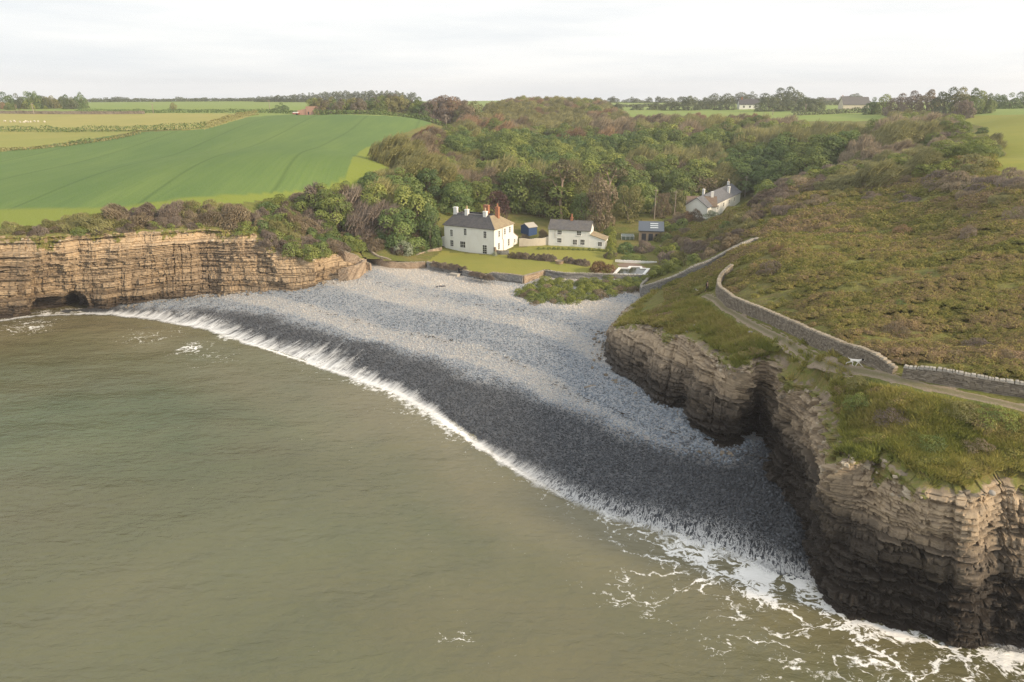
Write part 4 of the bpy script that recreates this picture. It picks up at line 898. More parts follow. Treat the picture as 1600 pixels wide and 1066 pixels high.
M_SLATE = m_slate('dark_slate', (.060, .060, .066), (.095, .094, .100), (.13, .12, .10), .35); M_MOSS = m_slate('mossy_slate', (.21, .165, .115), (.30, .24, .165), (.36, .30, .18), .8)
M_SLATE2 = m_slate('grey_slate', (.10, .10, .105), (.145, .142, .145), (.17, .15, .12), .5); M_TILE = m_slate('brown_tile', (.15, .105, .080), (.21, .155, .12), (.20, .18, .12), .5)
M_BLUEROOF = m_flat('blue_grey_sheet', (.085, .105, .135), .5, .4)
M_BRICK = m_slate('orange_brick', (.33, .145, .085), (.42, .20, .115), (.30, .13, .08), .4); M_POT = m_flat('buff_pot', (.55, .42, .27), .8)
M_FRAME = m_flat('white_frame', (.80, .80, .78), .5); M_GLASS = m_flat('window_glass', (.022, .026, .030), .08, .6, .3); M_BLUE = m_flat('blue_boards', (.035, .075, .185), .6)
M_DARKIRON = m_flat('dark_iron', (.03, .035, .045), .6); M_WOOD = m_flat('grey_wood', (.25, .20, .15), .85); M_CONC = m_flat('pale_concrete', (.45, .42, .37), .9); M_PINKBRICK = m_slate('pink_brick', (.36, .21, .165), (.45, .28, .22), (.30, .20, .16), .5)
M_PAVE = m_flat('brown_paving', (.23, .17, .135), .9, .2, .4, 1.5); M_POOLW = m_flat('green_pool_water', (.020, .026, .014), .06, .6, .3, .5); M_SKYL = m_flat('skylight_glass', (.55, .60, .62), .25, .5)
def window(par, p0, ux, uy, w, h, bars=(1, 2), proud=.05, name='window', sill=True):
    """window on a wall: p0 lower left corner (local), ux along the wall, uy out of the wall. window (frame) > pane, sill"""
    p0, ux, uy = Vector(p0), Vector(ux), Vector(uy); uz = Vector((0, 0, 1)); m = MB()
    def bx(m_, x0, x1, z0, z1, d0, d1):
        P = lambda x, z, d: tuple(p0 + ux * x + uz * z + uy * d)
        m_.hexa([P(x0, z0, d0), P(x1, z0, d0), P(x1, z0, d1), P(x0, z0, d1), P(x0, z1, d0), P(x1, z1, d0), P(x1, z1, d1), P(x0, z1, d1)])
    t = .075
    bx(m, -t, w + t, -t, 0, -.01, proud); bx(m, -t, w + t, h, h + t, -.01, proud); bx(m, -t, 0, 0, h, -.01, proud); bx(m, w, w + t, 0, h, -.01, proud)
    for i in range(1, bars[0] + 1): x = w * i / (bars[0] + 1); bx(m, x - .025, x + .025, 0, h, 0, proud * .7)
    for i in range(1, bars[1] + 1): z = h * i / (bars[1] + 1); bx(m, 0, w, z - .025, z + .025, 0, proud * .68)
    f = m.build(name, M_FRAME, par)
    g = MB(); bx(g, 0, w, 0, h, -.01, .012); g.build('pane', M_GLASS, f)
    if sill: s = MB(); bx(s, -.15, w + .15, -t - .08, -t - .002, -.01, .13); s.build('sill', M_FRAME, f)
    return f
def chimney(par, x, y, z0, z1, w, d, mat, pot=True, cap=True, potmat=None):
    m = MB(); m.box(x - w / 2, x + w / 2, y - d / 2, y + d / 2, z0, z1)
    if cap: m.box(x - w / 2 - .07, x + w / 2 + .07, y - d / 2 - .07, y + d / 2 + .07, z1 - .22, z1 - .08)
    c = m.build('chimney', mat, par)
    if pot:
        q = MB(); q.tube([(x, y, z1 - .02), (x, y, z1 + .3), (x, y, z1 + .75)], [.20, .16, .19], 8); q.build('chimney_pot', potmat or M_POT, c)
    return c
# --- the white farmhouse
hz = groundz(-9, 157, False) * 0 + 5.35
fh = empty('farmhouse', (-16.0, 160.5, float(hz)), 'large white two-storey farmhouse with five chimneys at the top of the beach', 'house', rotz=R(-28.4))
L_, D_, H_ = 13.6, 9.2, 5.85
m = MB(); m.box(0, L_, 0, D_, -.6, H_); m.build('wall', M_WHITE, fh)
e, zr = .28, H_ + 2.35; E = [(-e, -e), (L_ + e, -e), (L_ + e, D_ + e), (-e, D_ + e)]; Ri = [(1.5, 3.0), (L_ - 3.0, 3.0), (L_ - 3.0, D_ - 3.0), (1.5, D_ - 3.0)]
def slope(m, a, b, c, d, th=.14):
    A, B, C, Dd = Vector(a), Vector(b), Vector(c), Vector(d); n = (B - A).cross(Dd - A).normalized() * th
    m.hexa([A, B, C, Dd, A + n, B + n, C + n, Dd + n])
ev = lambda k: (E[k][0], E[k][1], H_ - .06); rv = lambda k: (Ri[k][0], Ri[k][1], zr)
m = MB(); slope(m, ev(0), ev(1), rv(1), rv(0)); rf = m.build('roof', M_SLATE, fh)
m = MB(); slope(m, ev(1), ev(2), rv(2), rv(1)); m.build('roof_slope', M_MOSS, fh, label='mossy brown end slope of the roof')
m = MB(); slope(m, ev(2), ev(3), rv(3), rv(2)); slope(m, ev(3), ev(0), rv(0), rv(3)); m.build('roof_slope', M_SLATE, fh)
m = MB(); m.box(Ri[0][0] + .1, Ri[1][0] - .1, 3.1, D_ - 3.1, zr - .5, zr - .2); m.build('roof_valley', M_SLATE2, fh)
m = MB(); m.tube([(1.4, 2.95, zr + .1), (L_ - 2.95, 2.95, zr + .1)], .10, 6); m.tube([(L_ - 2.95, 2.95, zr + .1), (L_ - 2.95, D_ - 2.95, zr + .1)], .10, 6); m.tube([(L_ - 2.95, 2.95, zr + .12), (L_ + .25, -.25, H_ + .1)], .09, 6); m.build('ridge_tile', M_SLATE2, rf)
chimney(fh, 1.5, 2.9, zr - 1.0, zr + 1.55, .95, .7, M_WHITE, False); chimney(fh, 4.6, 2.9, zr - .9, zr + 1.25, .8, .8, M_WHITE); chimney(fh, 9.6, 2.9, zr - .9, zr + 1.15, .85, .8, M_WHITE)
chimney(fh, 7.9, 6.4, zr - .7, zr + 2.0, 1.25, .8, M_BRICK, False); chimney(fh, 11.4, 5.4, zr - .8, zr + 1.95, .85, .75, M_BRICK, True, True, M_BRICK)
for (f0, z0, w, h, b) in ((.128, 3.35, .62, 1.5, (1, 3)), (.405, 3.95, .66, 1.45, (1, 2)), (.795, 3.75, .70, 1.5, (1, 2)), (.122, .95, .82, 1.4, (1, 2)), (.325, .95, 1.35, 1.4, (2, 1))): window(fh, (f0 * L_, 0, z0), (1, 0, 0), (0, -1, 0), w, h, b)
fd = window(fh, (.775 * L_, 0, .12), (1, 0, 0), (0, -1, 0), 1.05, 1.95, (1, 3), name='french_door', sill=False)
for (y0, z0, w, h, b) in ((1.9, 3.9, .65, 1.35, (1, 2)), (4.6, 4.0, .65, 1.35, (1, 2)), (7.0, 4.05, .65, 1.35, (1, 2)), (1.7, 1.0, .7, 1.45, (1, 2)), (6.4, 1.0, .75, 1.6, (1, 2))): window(fh, (L_, y0, z0), (0, 1, 0), (1, 0, 0), w, h, b)
m = MB(); m.tube([(L_ + .08, 3.6, H_ - .1), (L_ + .08, 3.7, 3.2), (L_ + .08, 4.1, 2.9), (L_ + .08, 4.1, .1)], .05, 6); m.build('drainpipe', M_WOOD, fh)
m = MB(); m.box(L_ - .02, L_ + .4, -.35, .25, -.5, 1.9); m.build('door_pier', M_WOOD, fh)
m = MB(); m.box(-1.15, -.002, .4, 3.2, -.5, 2.75); m.build('side_lean_to', M_WHITE, fh)
ext = MB(); x0, x1, y0, y1 = L_ - 4.0, L_ - .4, D_ + .002, D_ + 3.0
ext.hexa([(x0, y0, -.5), (x1, y0, -.5), (x1, y1, -.5), (x0, y1, -.5), (x0, y0, 3.9), (x1, y0, 3.9), (x1, y1, 2.2), (x0, y1, 2.2)]); ext = ext.build('rear_extension', M_WHITE, fh)
m = MB(); m.hexa([(x0 - .1, y0, 3.92), (x1 + .12, y0, 3.92), (x1 + .12, y1 + .15, 2.13), (x0 - .1, y1 + .15, 2.13), (x0 - .1, y0, 4.04), (x1 + .12, y0, 4.04), (x1 + .12, y1 + .15, 2.25), (x0 - .1, y1 + .15, 2.25)]); m.build('roof', M_MOSS, ext)
window(ext, (x1, y0 + 1.1, 1.0), (0, 1, 0), (1, 0, 0), .5, .9, (1, 1))
def gable_house(par, L, Dp, H, rise, wall, roof, over=.2, y0=0.0, x0=0.0, zb=-.6):
    m = MB(); m.box(x0, x0 + L, y0, y0 + Dp, zb, H)
    yc = y0 + Dp / 2
    for x in (x0, x0 + L): m.tri((x, y0, H), (x, y0 + Dp, H), (x, yc, H + rise))
    w = m.build('wall', wall, par); o = over
    k = rise / (Dp / 2)
    m = MB(); slope(m, (x0 - o, y0 - o, H - o * k), (x0 + L + o, y0 - o, H - o * k), (x0 + L + o, yc, H + rise), (x0 - o, yc, H + rise)); slope(m, (x0 + L + o, y0 + Dp + o, H - o * k), (x0 - o, y0 + Dp + o, H - o * k), (x0 - o, yc, H + rise), (x0 + L + o, yc, H + rise))
    r = m.build('roof', roof, par)
    m = MB(); m.tube([(x0 - o, yc, H + rise + .10), (x0 + L + o, yc, H + rise + .10)], .10, 6); m.build('ridge_tile', roof, r)
    return w, r
# --- the white cottage with a lean-to
co = empty('cottage', (8.7, 161.2, 5.95), 'small white cottage with grey slate roof, lean-to and orange chimney', 'house', rotz=R(-16))
gable_house(co, 9.9, 5.0, 4.15, 1.75, M_WHITE, M_SLATE2); chimney(co, 5.0, 2.5, 5.6, 6.75, .55, .5, M_BRICK, True, True, M_BRICK)
for (f0, z0, w, h) in ((.22, 2.95, .95, .95), (.69, 3.0, .95, .95), (.22, 1.05, .95, 1.0), (.60, .75, .9, 1.15), (.78, .8, .95, 1.2)): window(co, (f0 * 9.9, 0, z0), (1, 0, 0), (0, -1, 0), w, h, (2, 1))
m = MB(); m.hexa([(9.902, .05, -.6), (13.5, .05, -.6), (13.5, 4.6, -.6), (9.902, 4.6, -.6), (9.902, .05, 3.2), (13.5, .05, 2.1), (13.5, 4.6, 2.1), (9.902, 4.6, 3.2)]); lt = m.build('lean_to', M_WHITE, co)
m = MB(); slope(m, (9.92, -.1, 3.22), (13.7, -.1, 2.07), (13.7, 4.75, 2.07), (9.92, 4.75, 3.22), .12); m.build('roof', M_MOSS, lt)
window(lt, (11.9, .05, .7), (1, 0, 0), (0, -1, 0), .85, 1.0, (2, 0))
m = MB(); m.tube([(1.55, -.06, 3.9), (1.55, -.06, 2.2), (2.0, -.06, 2.1)], .04, 6); m.build('drainpipe', M_WOOD, co)
# --- the long white house on the valley side
M_SLATE3 = m_slate('blue_grey_slate', (.105, .110, .122), (.16, .165, .18), (.17, .15, .12), .15)
uh = empty('hillside_house', (53.3, 187.2, 8.0), 'long white house with slate roof climbing the wooded hillside', 'house', rotz=math.atan2(219 - 187, 72.5 - 53.3))
gable_house(uh, 37, 6.4, 3.1, 2.3, M_WHITE, M_SLATE3, .25); chimney(uh, 26, 1.2, 3.0, 5.9, .8, .7, M_WHITE, False); chimney(uh, 14, 5.4, 3.4, 6.2, .7, .6, M_WHITE, False); chimney(uh, 33, 3.2, 5.0, 6.6, .6, .6, M_WHITE)
for k in range(5): window(uh, (4 + k * 6.2, 0, 1.2), (1, 0, 0), (0, -1, 0), 1.0, 1.1, (1, 1))
wg = empty('wing', (0, 0, 0), None, None); wg.parent = uh; ra = -R(8) - uh.rotation_euler.z; wg.rotation_euler = (0, 0, ra)
c_, s_ = math.cos(-uh.rotation_euler.z), math.sin(-uh.rotation_euler.z); dx, dy = 48.7 - 53.3, 191.3 - 187.2; wg.location = (dx * c_ - dy * s_, dx * s_ + dy * c_, 0)
gable_house(wg, 8.0, 5.6, 2.9, 2.2, M_WHITE, M_TILE, .2); chimney(wg, 6.9, 2.8, 4.6, 6.6, .7, .6, M_WHITE, False)
for k in (1.1, 2.2, 3.5): window(wg, (k, 0, .9), (1, 0, 0), (0, -1, 0), .8, 1.2, (1, 0))
# --- barn, shed, cold frame
ba = empty('barn', (30.6, 163.5, 6.5), 'low stone barn with blue-grey roof and three pale skylights', 'barn', rotz=R(-10))
m = MB(); m.hexa([(0, 0, -.6), (5.6, 0, -.6), (5.6, 5, -.6), (0, 5, -.6), (0, 0, 2.7), (5.6, 0, 2.7), (5.6, 5, 4.0), (0, 5, 4.0)]); m.build('wall', M_WOOD, ba)
m = MB(); slope(m, (-.2, -.25, 2.66), (5.9, -.25, 2.66), (5.9, 5.2, 4.07), (-.2, 5.2, 4.07)); br_ = m.build('roof', M_BLUEROOF, ba)
for k in range(3):
    m = MB(); y = 1.2 + k * 1.15; zz = 2.7 + (y + .25) * .26 + .13; slope(m, (2.6, y, zz), (4.5, y, zz), (4.5, y + .45, zz + .117), (2.6, y + .45, zz + .117), .05); m.build('skylight', M_SKYL, br_)
for k in (.7, 2.3, 3.9): m = MB(); m.box(k, k + 1.0, -.05, .0, 0, 2.1); m.build('door_board', M_DARKIRON, ba)
sh = empty('shed', (4.2, 170.2, 6.6), 'small bright blue shed with pale roof behind the stained garden wall', 'shed', rotz=R(35))
gable_house(sh, 2.6, 3.4, 2.1, .75, M_BLUE, M_CONC, .15)
cf = empty('cold_frame', G(971, 375, 6.6), 'small white-framed glass cold frame beside the barn', 'cold frame', rotz=R(-4))
m = MB()
for x in (0, 1, 2, 2.95): m.box(x, x + .08, 0, .08, 0, .9); m.box(x, x + .08, 1.5, 1.58, 0, 1.1)
m.box(0, 3.03, -.02, .06, .9, .98); m.box(0, 3.03, 1.52, 1.6, 1.1, 1.18); m.box(-.02, .06, 0, 1.6, .9, 1.0); m.box(2.97, 3.05, 0, 1.6, .9, 1.0); m.build('frame', M_FRAME, cf)
m = MB(); m.box(.06, 2.97, .02, .05, .02, .9); m.hexa([(.06, .06, .9), (2.97, .06, .9), (2.97, 1.52, 1.1), (.06, 1.52, 1.1), (.06, .06, .93), (2.97, .06, .93), (2.97, 1.52, 1.13), (.06, 1.52, 1.13)]); m.build('pane', m_flat('hazy_glass', (.16, .20, .17), .2, .5), cf)

# ------------------------------------------------------------------ dry stone walls
def m_stone(name, a, b, c3):
    t = NT(name); p = t.pos(); blk = t.attr('blk'); g = t.attr('groove'); n = t.noise(p, 1.2, 4, .6); f = t.noise(p, 9, 4, .7)
    c = t.mix(blk, a, b); c = t.mix(t.ramp(n, [(.45, 0), (.7, .6)]), c, c3); c = t.mix(t.math('MULTIPLY', g, .7), c, tuple(x * .3 for x in a)); c = t.mix(t.mr(f, .35, .7, 0, .35), c, tuple(x * .55 for x in a))
    return t.bsdf(c, .92, .15, t.bump(f, .5, .05))
M_STONE = m_stone('grey_field_stone', (.175, .150, .122), (.32, .28, .225), (.24, .20, .15)); M_STONE_W = m_stone('warm_wall_stone', (.34, .26, .19), (.50, .40, .30), (.40, .29, .19))
M_STONE_G = m_stone('cool_wall_stone', (.20, .20, .20), (.33, .32, .305), (.28, .27, .24)); M_COPE = m_stone('pale_coping_stone', (.26, .225, .175), (.40, .355, .285), (.34, .29, .21)); M_COPEW = m_stone('whitened_coping', (.30, .28, .245), (.47, .44, .385), (.32, .29, .245))
def stone_wall(label, line, h, th, mat, res=.1, cope=None, cope_h=.22, seed=5, hv=.12, smooth=True, course=.16, name='stone_wall', bury=.5):
    P, s = spline(line, res) if smooth else None, None
    if smooth: P, s = P
    else:
        A = np.array(line, float); sl = np.concatenate([[0], np.cumsum(np.hypot(*np.diff(A[:, :2], axis=0).T))]); s = np.linspace(0, sl[-1], int(sl[-1] / res)); P = np.stack([np.interp(s, sl, A[:, k]) for k in range(A.shape[1])], 1)
    hs_ = h if P.shape[1] < 4 else P[:, 3]
    t = np.gradient(P[:, :2], axis=0); t /= np.hypot(t[:, 0], t[:, 1])[:, None]; n = np.stack([-t[:, 1], t[:, 0]], 1)
    top = P[:, 2] + hs_ + hv * fbm(s / 3.0, 0 * s, seed, 3); bot = P[:, 2] - bury
    nz = max(4, int((np.max(hs_) + bury) / res)); k = np.linspace(0, 1, nz)
    rows = []; sd = []
    for side in (1, -1):
        kk = k if side == 1 else k[::-1]
        Z = bot[None] + (top - bot)[None] * kk[:, None]; S = np.broadcast_to(s[None], Z.shape) + (0 if side == 1 else 77.7)
        zi = Z + .03 * fbm(S * .7, 0 * S, seed + 2); ci = np.floor(zi / course); cf_ = zi / course - ci; Lb = .22 + .34 * _h(ci, 3, seed); u_ = S / Lb + 9 * _h(ci, 5, seed); bi = np.floor(u_); fu = u_ - bi
        gv = np.clip(np.maximum(1 - np.minimum(cf_, 1 - cf_) * course / .035, 1 - np.minimum(fu, 1 - fu) * Lb / .035), 0, 1); kb = _h(ci * 31, bi, seed + 4)
        d = (th / 2 + .06 * (1 - (Z - bot[None]) / (top - bot)[None]) + (kb - .5) * .07 - gv * .05) * side
        rows.append(np.stack([P[:, 0][None] + n[:, 0][None] * d, P[:, 1][None] + n[:, 1][None] * d, Z], 2)); sd.append((kb, gv))
    V = np.concatenate(rows, 0); kb = np.concatenate([a for a, b in sd]); gv = np.concatenate([b for a, b in sd])
    F = grid_faces(V.shape[0], V.shape[1]); nr, nc = V.shape[:2]; ends = []
    for c in (0, nc - 1):
        for r in range(nr // 2 - 1): a, b, c2, d2 = r * nc + c, (r + 1) * nc + c, (nr - 2 - r) * nc + c, (nr - 1 - r) * nc + c; ends.append((a, b, c2, d2))
    c0 = P[len(P) // 2]; w = empty(name, (float(c0[0]), float(c0[1]), float(c0[2])), label, 'wall')
    VV = V.reshape(-1, 3) - np.array(c0[:3])
    put('wall_face', mesh_from('wall_face', VV, np.vstack([F, np.array(ends)]), mat, False, {'blk': kb.ravel(), 'groove': gv.ravel()}), w)
    if cope:
        m = MB(); rg = random.Random(seed); q = 0.0
        while q < s[-1] - .1:
            l = rg.uniform(.16, .42); i = min(len(s) - 1, int((q + l / 2) / s[-1] * (len(s) - 1))); o_ = np.array([P[i, 0], P[i, 1], top[i]]) - np.array(c0[:3]); ta = t[i]; na = n[i]; hh2 = cope_h * rg.uniform(.65, 1.3); w2 = th / 2 * rg.uniform(.85, 1.15) + .02; tl = rg.uniform(-.06, .06)
            pt = lambda a, b, c: tuple(o_ + np.array([ta[0] * a + na[0] * b, ta[1] * a + na[1] * b, c]))
            a = l / 2 - .012; m.hexa([pt(-a, -w2, -.04), pt(a, -w2, -.04), pt(a, w2, -.04), pt(-a, w2, -.04), pt(-a * .8 + tl, -w2 * .75, hh2), pt(a * .8 + tl, -w2 * .8, hh2 * .95), pt(a * .8 + tl, w2 * .75, hh2), pt(-a * .8 + tl, w2 * .8, hh2 * .9)]); q += l
        me = m.mesh('coping_stones', cope, False); nv = len(me.vertices); bk = np.repeat(RNG.uniform(0, 1, nv // 8), 8).astype(np.float32)
        for kx, aa in (('blk', bk), ('groove', bk * 0)): me.attributes.new(kx, 'FLOAT', 'POINT').data.foreach_set('value', aa)
        put('coping_stones', me, w, kind='stuff')
    return w
def onland(line, dz=0.0, h=None): return [(p[0], p[1], float(groundz(p[0], p[1])) + dz) + ((h[i],) if h else ()) for i, p in enumerate(line)]
stone_wall('long dry stone wall curving beside the clifftop path, higher at its bend', onland(WALL_A, 0, [1.1, 1.2, 1.3, 1.45, 1.55, 1.5, 1.4, 1.25, 1.15, 1.1, .5]), 1.6, .55, M_STONE, .085, M_COPE, .14, 11, .12)
stone_wall('dry stone wall with upright coping beyond the broken gap by the path', onland(WALL_A2, 0, [1.0, 1.15, 1.15, 1.15, 1.15]), 1.5, .55, M_STONE, .07, M_COPEW, .17, 13, .10)
stone_wall('pale-topped stone wall climbing from the beach up the valley side', onland(WALL_B, -.1, [2.0, 1.9, 1.6, 1.5, 1.4, 1.3, 1.2, 1.1]), 1.6, .5, M_STONE_G, .12, M_COPEW, .18, 17, .10)
gw = lambda *q: [G(*p) for p in q]
stone_wall('tall warm stone wall curving down to the beach below the silver shrub', [a + (b,) for a, b in zip(gw((567, 404, 5.0), (578, 410, 4.6), (592, 417, 4.3), (607, 420, 4.2), (618, 421, 4.1), (640, 421, 4.1), (665, 420, 4.1)), (3.4, 3.0, 2.5, 2.3, 1.7, 1.6, 1.6))], 2, .5, M_STONE_W, .14, M_COPE, .10, 19, .08)
stone_wall('grey garden wall behind the beach to the left of the gate', [a + (b,) for a, b in zip(gw((668, 420, 4.1), (685, 423, 4.1), (703, 427, 4.0), (717, 430, 3.95)), (1.5, 1.55, 1.35, 1.2))], 1.5, .5, M_STONE_G, .14, M_COPE, .10, 23, .08)
stone_wall('grey garden wall dipping and rising above the shingle below the lawn', [a + (b,) for a, b in zip(gw((722, 431, 3.95), (745, 435, 3.95), (760, 438, 3.95), (770, 438.5, 3.95), (795, 441, 3.9), (817, 444, 3.9)), (1.35, 1.2, 1.15, 1.75, 1.75, 1.75))], 1.5, .5, M_STONE_G, .14, M_COPE, .10, 29, .05, False)
stone_wall('short warm stone return wall at the corner of the lawn', [a + (b,) for a, b in zip(gw((818, 443.6, 3.95), (834, 436, 4.3), (852, 428, 4.7)), (1.7, 1.2, .85))], 1.5, .45, M_STONE_W, .14, M_COPE, .10, 31, .05, False)
stone_wall('white-topped wall between the bramble patch and the old pool', [a + (b,) for a, b in zip(gw((853, 429, 4.7), (868, 432, 4.7), (882, 433.5, 4.7), (930, 435, 4.7), (1012, 437.5, 4.8)), (.9, .95, .95, .95, .95))], 1.0, .4, M_STONE_G, .15, M_COPEW, .16, 37, .05, False)
stone_wall('low pale wall running down beside the brambles to the headland wall', [a + (b,) for a, b in zip(gw((1014, 438, 4.8), (1007, 447, 4.6), (1001, 456, 4.5), (1003, 465, 4.5)), (.8, 1.0, 1.3, 1.8))], 1.0, .4, M_STONE_G, .15, M_COPEW, .14, 41, .05)
stone_wall('sloping coped wall stepping down from the cliff on to the shingle', [a + (b,) for a, b in zip(gw((526, 398, 7.6), (540, 404, 7.0), (559, 410, 6.0), (566, 417, 5.0), (580, 424, 4.2)), (1.4, 1.5, 1.5, 1.4, 1.6))], 1.3, .45, M_STONE_W, .14, M_COPE, .12, 43, .04, False)
stone_wall('squat retaining wall at the foot of the cliff end', [a + (b,) for a, b in zip(gw((530, 437, 3.4), (545, 437, 3.5), (560, 434, 3.7), (569, 428, 3.9), (572, 422, 4.2)), (2.2, 2.7, 2.8, 2.7, 2.4))], 2.5, .6, M_STONE_W, .14, None, .1, 47, .08, False)
stone_wall('low rough stone wall beside the farmhouse door', [a + (b,) for a, b in zip(gw((768, 398, 5.3), (782, 399.5, 5.3), (795, 399.5, 5.35)), (1.15, 1.1, 1.15))], 1.0, .45, M_STONE_G, .14, M_COPE, .1, 53, .05, False)
stone_wall('low sunlit stone wall edging the lawn left of the farmhouse', [a + (b,) for a, b in zip(gw((645, 406, 5.3), (656, 400, 5.4), (672, 394.5, 5.5), (690, 391, 5.6)), (.5, .6, .6, .7))], .6, .4, M_STONE_W, .14, M_COPE, .1, 59, .05)
rw = empty('rendered_wall', (0, 0, 0), 'curved off-white stained wall between farmhouse and cottage', 'wall'); m = MB()
ln, s_ = spline(gw((811, 387, 5.5), (825, 387.5, 5.5), (840, 387, 5.6), (857, 384.5, 5.9)), .4); o_ = offset_line(ln, .35)
for i in range(len(ln) - 1):
    h0 = 2.15 + .08 * math.sin(i * .9); a, b, c, d = ln[i], ln[i + 1], o_[i + 1], o_[i]; z = 5.2
    m.hexa([(a[0], a[1], z), (b[0], b[1], z), (c[0], c[1], z), (d[0], d[1], z), (a[0], a[1], a[2] + h0), (b[0], b[1], b[2] + h0), (c[0], c[1], b[2] + h0), (d[0], d[1], a[2] + h0)])
m.build('wall_face', M_OLDWHITE, rw)
# gate, block, planter, pool
gt = empty('garden_gate', G(719.5, 431, 3.95), 'dark narrow gate between two lengths of garden wall above the beach', 'gate', rotz=R(-38)); m = MB(); m.box(-.55, -.42, -.08, .08, 0, 1.7); m.box(.42, .55, -.08, .08, 0, 1.7); m.build('gate_post', M_DARKIRON, gt)
for k in range(6): m = MB(); m.box(-.40 + k * .137, -.29 + k * .137, -.03, .03, .1, 1.45); m.build('slat', M_DARKIRON, gt)
m = MB(); m.box(-.41, .41, .032, .06, .35, .45); m.box(-.41, .41, .032, .06, 1.1, 1.2); m.build('rail', M_DARKIRON, gt)
m = MB(); x, y, z = G(711, 432, 3.85); m.box(-1.0, 1.0, -.5, .5, -.3, .55); m.box(-1.08, 1.08, -.58, .58, .55, .66); o = m.build('concrete_block', M_CONC, label='pale concrete block beside the garden gate on the shingle', cat='block', loc=(x, y, z)); o.rotation_euler = (0, 0, R(-35))
pl = empty('stone_planter', G(874, 414, 5.2), 'round stone planter between the two clipped lavender hedges', 'planter'); m = MB(); m.tube([(0, 0, -.1), (0, 0, .75), (0, 0, .95)], [.75, .9, 1.0], 14, False); m.build('bowl', M_STONE_W, pl); m = MB(); m.tube([(0, 0, .8), (0, 0, .84)], [.85, .85], 14); m.build('soil', M_WOOD, pl)
pz = 5.15; po = empty('swimming_pool', G(986, 424, pz), 'disused swimming pool with dark water and white kerb in a paved terrace', 'pool'); c0 = Vector(po.location)
lp = lambda px, py, z=0.0: tuple(Vector(G(px, py, pz)) - c0 + Vector((0, 0, z)))
def sheet(m, pts, z0, z1):
    n = len(pts); b = [tuple(Vector(p) + Vector((0, 0, z0))) for p in pts]; t_ = [tuple(Vector(p) + Vector((0, 0, z1))) for p in pts]; k = len(m.v); m.v += b + t_
    for i in range(n): m.q.append((k + i, k + (i + 1) % n, k + n + (i + 1) % n, k + n + i))
    return k + n, n
m = MB(); tr_ = [lp(962, 410.5), lp(1025, 413.5), lp(1008, 434.5), lp(950, 433)]; sheet(m, tr_, -.3, .05); m.quad(*[tuple(Vector(p) + Vector((0, 0, .05))) for p in tr_]); m.build('terrace', M_PAVE, po)
wp = [lp(968, 420), lp(982, 420.5), lp(984.5, 417.8), lp(1001, 418.3), lp(1002, 420.8), lp(1013, 421.3), lp(1005.5, 430.5), lp(959.5, 429.8)]
m = MB(); cx = sum((Vector(p) for p in wp), Vector()) / 8
m.quad(*[tuple(Vector(wp[i]) + Vector((0, 0, .075))) for i in (0, 1, 6, 7)]); m.quad(*[tuple(Vector(wp[i]) + Vector((0, 0, .078))) for i in (1, 4, 5, 6)]); m.quad(*[tuple(Vector(wp[i]) + Vector((0, 0, .081))) for i in (1, 2, 3, 4)]); m.build('water', M_POOLW, po)
m = MB()
for i in range(8):
    a, b = Vector(wp[i]), Vector(wp[(i + 1) % 8]); d = (b - a).normalized(); n_ = Vector((-d.y, d.x, 0)) * .28; o2 = Vector((0, 0, .22)); a2, b2 = a - d * .25, b + d * .25
    m.hexa([a2 - n_, b2 - n_, b2 + n_, a2 + n_, a2 - n_ + o2 + Vector((0, 0, .003 * i)), b2 - n_ + o2 + Vector((0, 0, .003 * i)), b2 + n_ + o2 + Vector((0, 0, .003 * i)), a2 + n_ + o2 + Vector((0, 0, .003 * i))])
m.build('kerb', M_FRAME, po)
m = MB(); rg = random.Random(3)
for i in range(34):
    f = i / 33; p = Vector(lp(962 + 63 * f, 410.2 + 3 * f)); m.box(p.x - .12, p.x + .12, p.y - .15, p.y + .15, -.2, .55 + rg.uniform(0, .1)); 
m.build('coping_stones', M_FRAME, po, kind='stuff')
# ------------------------------------------------------------------ trees and bushes that can be told apart
def tree_at(pc, ptop, Y, wpx, crown, leafk, label, cat='tree', group=None, foot=.12, name='tree', zg=None, **k):
    p = D(pc, ptop, Y); x, y = p[0], p[1]; g = float(groundz(x, y, False)) if zg is None else zg; dist = math.hypot(Y * CP + (40 - g) * SP, 0)
    rad = wpx / 2 * dist / FP; h = max(1.0, p[2] - g)
    return plant(name, (x, y, g - .15), rad * .95, h, crown, leafk, label, cat, group, foot=foot, **k)
tree_at(638, 283, 163, 92, 'broad', 'green', 'big sunlit yellow-green tree above the curved beach wall', foot=.05)
tree_at(585, 282, 166, 70, 'broad', 'green', 'fresh green tree between the brown thicket and the big sunlit tree', foot=.05)
tree_at(668, 318, 160, 42, 'broad', 'deep', 'dark green tree close to the left end of the farmhouse', foot=.05)
tree_at(500, 285, 164, 80, 'scrub', 'mauve', 'wide bare brown thicket tree on the bank above the cliff end', foot=.02); tree_at(545, 287, 167, 60, 'scrub', 'brown', 'bare olive-brown tree right of the wide brown thicket', foot=.02)
tree_at(427, 304, 158, 58, 'broad', 'lime', 'bright lime-green bushy tree at the corner of the crop field', foot=.02); tree_at(466, 300, 168, 40, 'twig', 'brown', 'brown twiggy tree behind the lime-green bushy tree', foot=.02)
